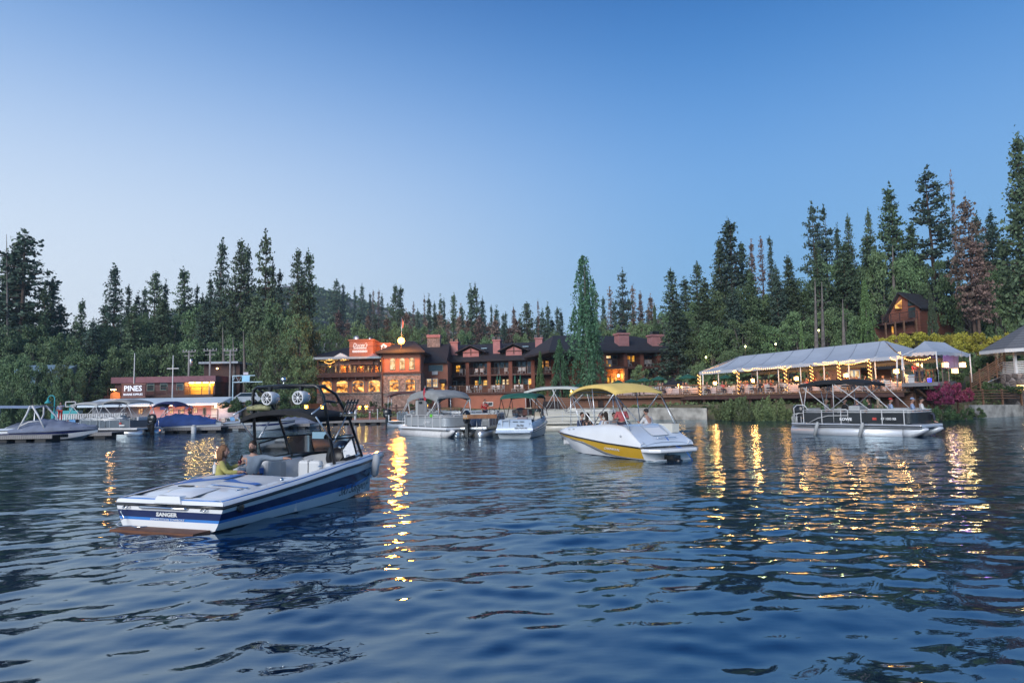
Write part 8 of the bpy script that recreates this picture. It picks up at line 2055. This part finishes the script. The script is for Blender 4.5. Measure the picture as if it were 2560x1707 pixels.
# ---------- cars ----------------------------------------------------------------------------
def car(label, px, py, Yq, rz, lit=False, name='parked_car', sc_=1.0):
    P = at(px, py, Yq); t = thing(name, label, 'car', P, rz, 'cars parked above the boathouse'); t.scale = (sc_,) * 3
    W = mat('white_car_paint', (.5, .54, .58), .25, coat=.7, var=.04)
    def body(b):
        prof = [(-2.2, .35), (-2.25, .75), (-2.1, .98), (-1.0, 1.05), (1.2, 1.0), (2.1, .85), (2.2, .6), (2.2, .35)]
        rows = [[(x, s * (.86 if z > .9 else .92), z) for x, z in prof] for s in (-1, 1)]
        b.prism([(x, -.9, z) for x, z in prof], (0, 1.8, 0))
    o = part('body', W, t, body); bevel(o, .08)
    o = part('cabin', W, t, lambda b: b.add([(-1.9, -.8, 1.0), (1.0, -.8, 1.0), (1.0, .8, 1.0), (-1.9, .8, 1.0), (-1.6, -.65, 1.55), (.3, -.65, 1.55), (.3, .65, 1.55), (-1.6, .65, 1.55)], [(4, 5, 6, 7), (0, 1, 5, 4), (1, 2, 6, 5), (2, 3, 7, 6), (3, 0, 4, 7)]))
    part('windscreen', GLASSD, t, lambda b: b.add([(.97, -.7, 1.06), (.97, .7, 1.06), (.40, .6, 1.5), (.40, -.6, 1.5)], [(0, 1, 2, 3)]).__class__ if False else b.add([(1.0, -.7, 1.05), (1.0, .7, 1.05), (.42, .6, 1.5), (.42, -.6, 1.5)], [(0, 1, 2, 3)]))
    for s in (-1, 1):
        part('side_window', GLASSD, t, lambda b: b.add([(-1.6, s * .80, 1.08), (.7, s * .80, 1.08), (.2, s * .69, 1.48), (-1.45, s * .69, 1.48)], [(0, 1, 2, 3)]))
        part('headlight', WARM if lit else ALU, t, lambda b: b.lathe([(.14, 0), (.12, .04), (.02, .06)], (2.17, s * .65, .72), 10, (1, 0, 0)))
        for x in (-1.4, 1.4):
            w_ = part('wheel', RUBBER, t, lambda b: b.lathe([(.2, -.11), (.34, -.1), (.34, .1), (.2, .11)], (x, s * .84, .34), 14, (0, 1, 0))); part('rim', ALU, w_, lambda b: b.lathe([(.2, -.12), (.2, .12)], (x, s * .84, .34), 10, (0, 1, 0)))
    return t
car('white pickup with glowing headlights on the bank above the boathouse', 607, 1012, 88, R(200), True)
car('pale parked car half hidden behind the wakeboard tower', 712, 1013, 90, R(190))
P = gz(xat(607, 88), 88)
rp_ = thing('ramp', 'grassy earthen ramp carrying the parked cars', 'ramp')
part('earth', mat('dry_earth', (.12, .1, .07), .95, var=.4, scale=1.5, bump=.5, bscale=5), rp_, lambda b: b.prism([(xat(560, 84), 84.5, 0), (xat(760, 84), 84.5, 0), (xat(800, 92), 93, 0), (xat(560, 92), 93, 0)][::-1], (0, 0, zat(607, 1012, 88))))
# ================================================================== PEOPLE
def skin_mesh(name, V, E, Rd, sub=1):
    """one continuous limb-and-trunk surface grown round a posed skeleton"""
    me = bpy.data.meshes.new(name); me.from_pydata([tuple(v) for v in V], E, [])
    o = bpy.data.objects.new(name, me); COL.objects.link(o)
    md = o.modifiers.new('s', 'SKIN'); md.use_smooth_shade = True
    if not me.skin_vertices: me.skin_vertices.new()
    for i, r_ in enumerate(Rd):
        sv = me.skin_vertices[0].data[i]; sv.radius = (r_, r_) if not isinstance(r_, tuple) else r_; sv.use_root = (i == 0)
    s = o.modifiers.new('d', 'SUBSURF'); s.levels = s.render_levels = sub
    bpy.context.view_layer.update()
    out = bpy.data.meshes.new_from_object(o.evaluated_get(bpy.context.evaluated_depsgraph_get()))
    bpy.data.objects.remove(o); out.name = name
    out.polygons.foreach_set('use_smooth', [True] * len(out.polygons))
    return out
def ell(b, c, r, rot=None, n=12, m=8, fn=None):
    rows = []
    for i in range(m + 1):
        p = math.pi * i / m; row = []
        for j in range(n):
            t = 2 * math.pi * j / n; v = Vector((math.sin(p) * math.cos(t), math.sin(p) * math.sin(t), math.cos(p)))
            if fn: v = fn(v)
            v = Vector((v.x * r[0], v.y * r[1], v.z * r[2]))
            if rot is not None: v = rot @ v
            row.append(Vector(c) + v)
        rows.append(row)
    b.grid(rows, True, True)
def join_into(me, b):
    """append builder geometry to a mesh so that it stays one object"""
    v = [tuple(x.co) for x in me.vertices]; f = [list(p.vertices) for p in me.polygons]; o = len(v)
    out = bpy.data.meshes.new(me.name); out.from_pydata(v + b.v, [], f + [[o + i for i in q] for q in b.f])
    out.polygons.foreach_set('use_smooth', [True] * len(out.polygons)); return out
HAIRB = mat('dark_brown_hair', (.025, .016, .012), .7, var=.4, scale=30, bump=.5, bscale=90)
HAIRBL = mat('reddish_blonde_hair', (.2, .10, .05), .6, var=.5, scale=30, bump=.6, bscale=90)
HAIRG = mat('sandy_grey_hair', (.3, .25, .18), .7, var=.4, scale=30, bump=.5, bscale=90)
JEANS = mat('dark_trousers', (.03, .035, .06), .8, var=.2, scale=20)
def make_person(pose='sit', lean=-.08, yaw=0.0, pitch=0.0, arms=None, woman=False, hair='short', beard=False, cap=False, fingers=False, knees=True, roll=0.0):
    """meshes of a person facing +x; sitting: origin where the seat is, standing: origin between the feet"""
    sw = .175 if woman else .2; z0 = .10 if pose == 'sit' else .94
    P = lambda x, y, z: Vector((x, y, z))
    pel = P(0, 0, z0); wai = P(lean * .35, 0, z0 + .18); che = P(lean * .8, 0, z0 + .36); nb = P(lean, 0, z0 + .49); hb = P(lean + .02, 0, z0 + .58)
    V = [pel, wai, che, nb, hb]; E = [(0, 1), (1, 2), (2, 3), (3, 4)]; Rd = [(.15, .115), (.125, .1), (.15, .11), .06, .055]
    sh = [P(lean, s * sw, z0 + .44) for s in (-1, 1)]
    arms = arms or [((.05, -.06, -.24), (.30, .08, -.30)), ((.05, .06, -.24), (.30, -.08, -.30))]
    A = []
    for i, s in enumerate((-1, 1)):
        e = sh[i] + Vector(arms[i][0]); w_ = sh[i] + Vector(arms[i][1]); A.append((sh[i], e, w_))
        k = len(V); d = (w_ - e).normalized()
        V += [sh[i], sh[i].lerp(e, .5), e, e.lerp(w_, .5), w_, w_ + d * .05]; E += [(3 if False else 2, k), (k, k + 1), (k + 1, k + 2), (k + 2, k + 3), (k + 3, k + 4), (k + 4, k + 5)]
        Rd += [.068 if not woman else .058, .054, .045, .042, .03, (.042, .02)]
        if fingers:
            side = d.cross(Vector((0, 0, 1))).normalized(); up = side.cross(d)
            for q in range(4):
                b0 = w_ + d * .075 + side * (.026 - .0175 * q); ln = (.062, .07, .066, .052)[q]
                kk = len(V); V += [b0, b0 + d * ln * .5 - up * .012, b0 + d * ln * .8 - up * .035]; E += [(k + 5, kk), (kk, kk + 1), (kk + 1, kk + 2)]; Rd += [.009, .0085, .007]
            kk = len(V); V += [w_ + d * .03 + side * .04, w_ + d * .065 + side * .055 - up * .01]; E += [(k + 5, kk), (kk, kk + 1)]; Rd += [.011, .009]
    legs = []
    for s in (-1, 1):
        h = pel + P(0, s * .095, -.02)
        if pose == 'sit': kn, an, to = P(.43, s * .13, .08), P(.47, s * .12, -.33), P(.62, s * .13, -.36)
        else: kn, an, to = P(.02, s * .10, .50), P(-.02, s * .11, .08), P(.14, s * .12, .03)
        k = len(V); V += [h, h.lerp(kn, .5), kn, kn.lerp(an, .45), an, to]; E += [(0, k), (k, k + 1), (k + 1, k + 2), (k + 2, k + 3), (k + 3, k + 4), (k + 4, k + 5)]; Rd += [.095, .078, .058, .055, .038, .035]
        legs.append((h, kn, an))
    body = skin_mesh('body', V, E, Rd, 2 if fingers else 1)
    # head on the neck, turned by yaw and pitch
    Rm = Matrix.Rotation(yaw, 3, 'Z') @ Matrix.Rotation(pitch, 3, 'Y') @ Matrix.Rotation(roll, 3, 'X')
    hc = hb + Rm @ Vector((.02, 0, .11))
    b = MB(); b.smooth = True
    def jaw(v):
        k = 1 - .28 * max(0, -v.z); return Vector((v.x * (1 - .12 * max(0, -v.z)) + .06 * max(0, -v.z), v.y * k, v.z))
    ell(b, hc, (.095, .075, .118), Rm, 16, 12, jaw)
    ell(b, hc + Rm @ Vector((.098, 0, -.012)), (.02, .013, .028), Rm, 8, 6)            # nose
    for s in (-1, 1): ell(b, hc + Rm @ Vector((.0, s * .077, -.005)), (.018, .01, .03), Rm, 8, 6)   # ears
    ell(b, hc + Rm @ Vector((.085, 0, -.058)), (.01, .024, .007), Rm, 8, 4)             # lips
    for s in (-1, 1): ell(b, hc + Rm @ Vector((.079, s * .032, .016)), (.012, .016, .009), Rm, 8, 6)
    body = join_into(body, b)
    # shirt over trunk and arms
    V2 = [pel + P(0, 0, .0), wai, che, nb - P(0, 0, .045)]; E2 = [(0, 1), (1, 2), (2, 3)]; R2 = [(.165, .13), (.145, .12), (.168, .128), .075]
    for i in range(2):
        s_, e, w_ = A[i]; k = len(V2); full = fingers or (i + len(V)) % 2
        V2 += [s_, s_.lerp(e, .5), e] + ([e.lerp(w_, .85)] if fingers else [e.lerp(w_, .15)]); E2 += [(2, k), (k, k + 1), (k + 1, k + 2), (k + 2, k + 3)]; R2 += [.084 if not woman else .072, .067, .057, .042 if fingers else .054]
    shirt = skin_mesh('shirt', V2, E2, R2, 2 if fingers else 1)
    V3 = [pel + P(0, 0, .02)]; E3 = []; R3 = [(.162, .125)]
    for h, kn, an in legs:
        k = len(V3); V3 += [h, h.lerp(kn, .5), kn, kn.lerp(an, .5), kn.lerp(an, .93)]; E3 += [(0, k), (k, k + 1), (k + 1, k + 2), (k + 2, k + 3), (k + 3, k + 4)]; R3 += [.108, .09, .072, .066, .052]
    tr = skin_mesh('trousers', V3, E3, R3, 1)
    b = MB(); b.smooth = True
    def crop(v):
        # cap of hair: pulled in below the brow at the front
        if v.z < .15 and v.x > .25: return v * .9
        return v * (1 + .03 * math.sin(9 * v.y + 7 * v.z))
    if hair == 'short': ell(b, hc + Rm @ Vector((-.016, 0, .026)), (.098, .085, .112), Rm, 16, 12, lambda v: crop(v) if v.z > -.35 else v * .8)
    elif hair == 'bob':
        def bob(v):
            q = v * (1 + .05 * math.sin(11 * math.atan2(v.y, v.x)))
            if v.z < 0: q = Vector((min(q.x, .12) if v.x > .1 else q.x * 1.05, q.y * 1.05, q.z * 1.25))
            return q
        ell(b, hc + Rm @ Vector((-.03, 0, .01)), (.108, .104, .14), Rm, 22, 14, bob)
        for q in range(16):
            a_ = math.pi * (.42 + 1.16 * q / 15); b.tube([hc + Rm @ Vector((-.03 + .1 * math.cos(a_), .1 * math.sin(a_), .02)), hc + Rm @ Vector((-.03 + .112 * math.cos(a_), .108 * math.sin(a_), -.10)), hc + Rm @ Vector((-.03 + .09 * math.cos(a_), .088 * math.sin(a_), -.20 - .02 * (q % 3)))], [.028, .026, .006], 5)
    else:
        ell(b, hc + Rm @ Vector((-.022, 0, .02)), (.10, .09, .118), Rm, 14, 10)
        ell(b, hc + Rm @ Vector((-.07, 0, -.12)), (.05, .08, .17), Rm, 12, 8)
    if beard:
        ell(b, hc + Rm @ Vector((.035, 0, -.078)), (.068, .068, .055), Rm, 14, 8)
        b.box(*(hc + Rm @ Vector((0, 0, 0)) + Vector((0, 0, 0))), *(hc + Vector((.001, .001, .001))))
    hairm = b.build('hair'); hm = hairm.data; bpy.data.objects.remove(hairm)
    capm = None
    if cap:
        b = MB(); b.smooth = True
        ell(b, hc + Rm @ Vector((-.012, 0, .05)), (.105, .092, .088), Rm, 14, 8, lambda v: v if v.z > -.15 else Vector((v.x, v.y, -.15)))
        b.grid([[hc + Rm @ Vector((.06 + .02 * (1 - abs(u)), u * .075, .045)) for u in np.linspace(-1, 1, 7)], [hc + Rm @ Vector((.10 + .085 * (1 - u * u), u * .07, .03)) for u in np.linspace(-1, 1, 7)]], True)
        o = b.build('cap'); capm = o.data; bpy.data.objects.remove(o)
    face = None
    if fingers:
        b = MB()
        for s in (-1, 1):
            ell(b, hc + Rm @ Vector((.0885, s * .032, .016)), (.004, .007, .005), Rm, 8, 4)
            ell(b, hc + Rm @ Vector((.083, s * .034, .04)), (.008, .02, .004), Rm, 8, 4)
        o = b.build('eyes'); face = o.data; bpy.data.objects.remove(o)
    return dict(body=body, shirt=shirt, trousers=tr, hair=hm, cap=capm, eyes=face)
def place(pr_, loc, rz, label, group, shirt, hair=HAIRB, trousers=JEANS, cap=None, s=1.0, skin=SKIN):
    t = thing('person', label, 'person', loc, rz, group); t.scale = (s, s, s)
    for k, m in (('body', skin), ('shirt', shirt), ('trousers', trousers), ('hair', hair), ('cap', cap), ('eyes', HAIRB)):
        me = pr_.get(k)
        if me is None or (k == 'cap' and cap is None): continue
        key = (me.name, m.name)
        if key not in PM:
            c = me.copy(); c.materials.clear(); c.materials.append(m); PM[key] = c
        o = bpy.data.objects.new(k, PM[key]); COL.objects.link(o); o.parent = t
    return t
PM = {}
def cloth(n, c): return mat('cloth_' + n, c, .85, var=.15, scale=10, bump=.3, bscale=20)
C_ = {'yellow': cloth('mustard', (.42, .38, .12)), 'grey_blue': cloth('grey_blue', (.19, .24, .30)), 'red': cloth('red', (.45, .03, .03)), 'pink': cloth('coral_pink', (.55, .13, .14)), 'white': cloth('white', (.6, .6, .6)),
      'navy': cloth('navy', (.03, .045, .1)), 'lblue': cloth('light_blue', (.25, .33, .5)), 'grey': cloth('grey', (.25, .26, .28)), 'black': cloth('black', (.02, .02, .022)), 'magenta': cloth('magenta', (.5, .03, .15)), 'olive': cloth('olive', (.16, .15, .1))}
def onboat(X0, Y0, a, x, y, z): return Vector((X0 + math.cos(a) * x - math.sin(a) * y, Y0 + math.sin(a) * x + math.cos(a) * y, z))
# the couple in the ski boat. woman: back to the viewer, turned to the man; man: facing the viewer, arm along the port side
SKIP = (-6.25, 12.5, SKA)
man = make_person('sit', lean=-.06, yaw=-.1, pitch=.05, hair='short', beard=True, fingers=True, arms=[((-.03, -.14, -.22), (.2, -.05, -.33)), ((-.02, .27, -.04), (-.02, .56, -.03))])
place(man, onboat(*SKIP, 2.98, .70, .48), 4.62, 'bearded man in grey blue sweatshirt, arm stretched along the ski boat side', None, C_['grey_blue'], s=1.0)
wom = make_person('sit', lean=.05, yaw=-.35, pitch=.06, woman=True, hair='bob', fingers=True, arms=[((.12, -.04, -.2), (.40, -.02, -.2)), ((.13, .07, -.16), (.36, .02, -.06))])
place(wom, onboat(*SKIP, 2.1, .80, .46), SKA - .95, 'woman with reddish blonde bob and mustard top in the ski boat', None, C_['yellow'], HAIRBL, C_['navy'], s=.97)
gl = thing('wine_glass', 'glass of dark red wine held by the woman in the ski boat', 'glass', at(600, 1157, 14.75))
part('bowl', mat('red_wine', (.08, .005, .012), .05, coat=.5), gl, lambda b: b.lathe([(.008, -.03), (.035, 0), (.042, .03), (.038, .06)], n=12)); part('stem', GLASSD, gl, lambda b: b.lathe([(.03, -.115), (.006, -.11), (.006, -.03)], n=10))
# shared bodies for everyone further off
SITM = make_person('sit', hair='short', cap=True); SITW = make_person('sit', woman=True, hair='long'); SITF = make_person('sit', lean=.12, hair='short', arms=[((.16, .0, -.2), (.36, .1, -.12)), ((.16, 0, -.2), (.36, -.1, -.12))], cap=True)
STM = make_person('stand', hair='short', arms=[((.03, -.06, -.28), (.12, -.02, -.5)), ((.2, .04, -.12), (.28, -.1, .05))]); STW = make_person('stand', woman=True, hair='long', arms=[((.08, -.08, -.24), (.28, .02, -.22)), ((.08, .08, -.24), (.28, -.02, -.22))])
YP_ = (5.5, 24.7, YA)
yg = 'passengers of the yellow and white deck boat'
place(STW, onboat(*YP_, 2.75, .0, .28), YA + 2.6, 'woman in a coral pink top standing under the yellow bimini', yg, C_['pink'], HAIRBL, s=.98)
place(SITF, onboat(*YP_, 1.7, -.55, .86), YA + .25, 'man in white shirt and dark cap at the stern end of the deck boat', yg, C_['white'], cap=C_['black'])
place(SITM, onboat(*YP_, 4.9, .45, .72), YA + 3.4, 'dark haired passenger in navy at the bow end of the deck boat', yg, C_['navy'])
place(SITW, onboat(*YP_, 4.4, .5, .7), YA - 1.2, 'black haired passenger beside the one in navy on the deck boat', yg, C_['black'])
place(SITM, onboat(*YP_, 3.9, -.45, .7), YA + 2.9, 'passenger facing aft behind the left bimini tube of the deck boat', yg, C_['grey'])
place(SITF, onboat(*YP_, 3.1, .55, .74), YA + 1.0, 'passenger in light blue leaning below the middle bimini tube', yg, C_['lblue'])
place(SITW, onboat(*YP_, 2.9, .7, .76), YA + .2, 'long haired passenger with her back to the side of the deck boat', yg, C_['white'], HAIRB)
LP_ = (16.8, 39.9, -.93); lg = 'passengers of the black topped pontoon'
for i, (x, y, rz, pr_, sh, hr, cp, lb) in enumerate(((6.2, .75, .5, SITM, 'white', HAIRB, 'black', 'passenger in white with black cap at the pontoon bow'), (5.85, .55, .4, SITM, 'lblue', HAIRB, 'lblue', 'passenger in pale blue shirt and light blue cap on the pontoon bow'),
    (5.1, -.2, .6, SITM, 'lblue', HAIRB, 'red', 'passenger in blue with a bright red cap on the pontoon'), (4.55, -.35, 1.3, SITW, 'olive', HAIRG, None, 'sandy haired passenger with arms on the pontoon couch'), (3.95, -.35, -2.5, SITW, 'black', HAIRB, None, 'dark haired passenger in the middle of the black topped pontoon'),
    (3.3, -.3, 2.7, SITM, 'navy', HAIRB, 'navy', 'passenger in navy visor left of the dark haired one on the pontoon'), (2.1, .5, .3, SITF, 'black', HAIRB, None, 'pontoon driver in dark clothes under the black bimini'), (1.3, .4, .2, SITM, 'grey', HAIRG, None, 'grey haired passenger at the stern of the black topped pontoon'))):
    place(pr_, onboat(*LP_, x, y, 1.04), -.93 + rz, lb, lg, C_[sh], hr, cap=C_[cp] if cp else None)
for (px, py, Yq, pr_, sh, rz, lb) in ((1213, 1020, 47, STM, 'red', -1.2, 'man in a red shirt standing on the boat behind the grey pontoon'), (1155, 1032, 47, SITM, 'black', -.6, 'dark haired man seated right of the change cabin'), (1085, 1036, 48, SITW, 'magenta', -1.6, 'person in bright magenta seated behind the grey pontoon'), (1068, 1033, 48.5, SITM, 'navy', -2, 'person in navy left of the one in magenta'), (1097, 1028, 49, SITM, 'olive', -2.2, 'person in olive behind the canopy poles of the grey pontoon'), (1024, 1034, 47.5, SITM, 'lblue', -.3, 'driver in light blue near the grey outboard of the grey pontoon')):
    hz = 1.55 if pr_ is STM else .70
    p = at(px, py, Yq); place(pr_, (p.x, p.y, max(.62, p.z - (1.35 if pr_ is STM else .62))), rz, lb, 'people aboard the centre boats', C_[sh], s=.95)
for (px, py, Yq, pr_, sh, tr_, rz, lb) in ((801, 1062, 70.8, STM, 'grey', JEANS, -1.4, 'person in dark trousers standing on the long dock behind the ski boat tower'), (150, 1052, 64, STM, 'lblue', C_['red'], -1.0, 'person in a pale top and red shorts on the left dock'), (474, 1050, 81, STM, 'red', JEANS, 0.0, 'person in dark red standing at the boathouse railing')):
    p = at(px, py, Yq); place(pr_, p, rz, lb, 'people on the docks', C_[sh], trousers=tr_)
ORD2 = ['first', 'second', 'third', 'fourth', 'fifth', 'sixth', 'seventh', 'eighth', 'ninth', 'tenth']
cols = ['white', 'navy', 'red', 'grey', 'lblue', 'black', 'olive', 'pink']
near_names = {}
for i, (p, rz, ti_) in enumerate(PEOPLE_SPOTS[:110]):
    key = ti_; near_names[key] = near_names.get(key, 0) + 1
    row_ = ('front' if ti_ % 2 else 'back'); tn_ = (ti_ + 1) // 2 if ti_ < 100 else ti_ - 99
    q = p + Vector((math.cos(rz) * .05, math.sin(rz) * .05, .46)); c0 = cols[(i * 5) % 8]
    wom_ = i % 2
    where = f"{'under the long tent' if ti_ < 100 else 'on the open terrace'}"
    place(SITW if wom_ else SITF, q, rz, f"{'long haired' if wom_ else 'short haired'} diner in {c0.replace('lblue', 'light blue')}, {ORD2[near_names[key] - 1]} seat of {ORD2[min(tn_, 9) - 1]} {row_ + ' tent' if ti_ < 100 else 'open terrace'} table", 'diners ' + where, C_[c0], [HAIRB, HAIRG, HAIRBL][i % 3])
for i, (px, sh, s_) in enumerate(((815, 'navy', 0), (838, 'white', 1), (851, 'grey', 0), (868, 'red', 1), (884, 'navy', 0), (897, 'olive', 1), (915, 'white', 0), (928, 'black', 1), (941, 'grey', 0))):
    place(STM if s_ == 0 else STW, (xat(px, 101), 101 - (i % 3) * .8, zpat), i * 1.3, f'{ORD[i]} guest standing on the upper restaurant terrace, in {sh}', 'guests on the upper restaurant terrace', C_[sh])
for i, (px, sh) in enumerate(((2035, 'red'), (2068, 'white'), (2300, 'red'), (2315, 'olive'))):
    p = tp(px, 950, 4.0) if px < 2200 else Vector((xat(px, YS - 1), YS - .6, dz)); place(STM if i % 2 == 0 else STW, (p.x, p.y, zdeck if px < 2200 else dz), 3 + i, ['standing guest in red under the long tent', 'standing guest in white under the long tent', 'guest in red on the small tent deck', 'guest in olive on the small tent deck'][i], 'standing wedding guests', C_[sh])
# ------------------------------------------------------------------ evening air
hz = MB(); hz.box(-460, -40, -4, 460, 640, 110)
hzo = hz.build('haze')
hm_ = bpy.data.materials.new('evening_air'); hm_.use_nodes = True
hn = hm_.node_tree; hn.nodes.clear(); ho = hn.nodes.new('ShaderNodeOutputMaterial'); hp = hn.nodes.new('ShaderNodeVolumePrincipled')
hp.inputs['Density'].default_value = 0.00035; hp.inputs['Color'].default_value = (.68, .88, 1, 1); hp.inputs['Anisotropy'].default_value = 0.3
hn.links.new(hp.outputs[0], ho.inputs['Volume'])
hzo.data.materials.clear(); hzo.data.materials.append(hm_); hzo['kind'] = 'stuff'
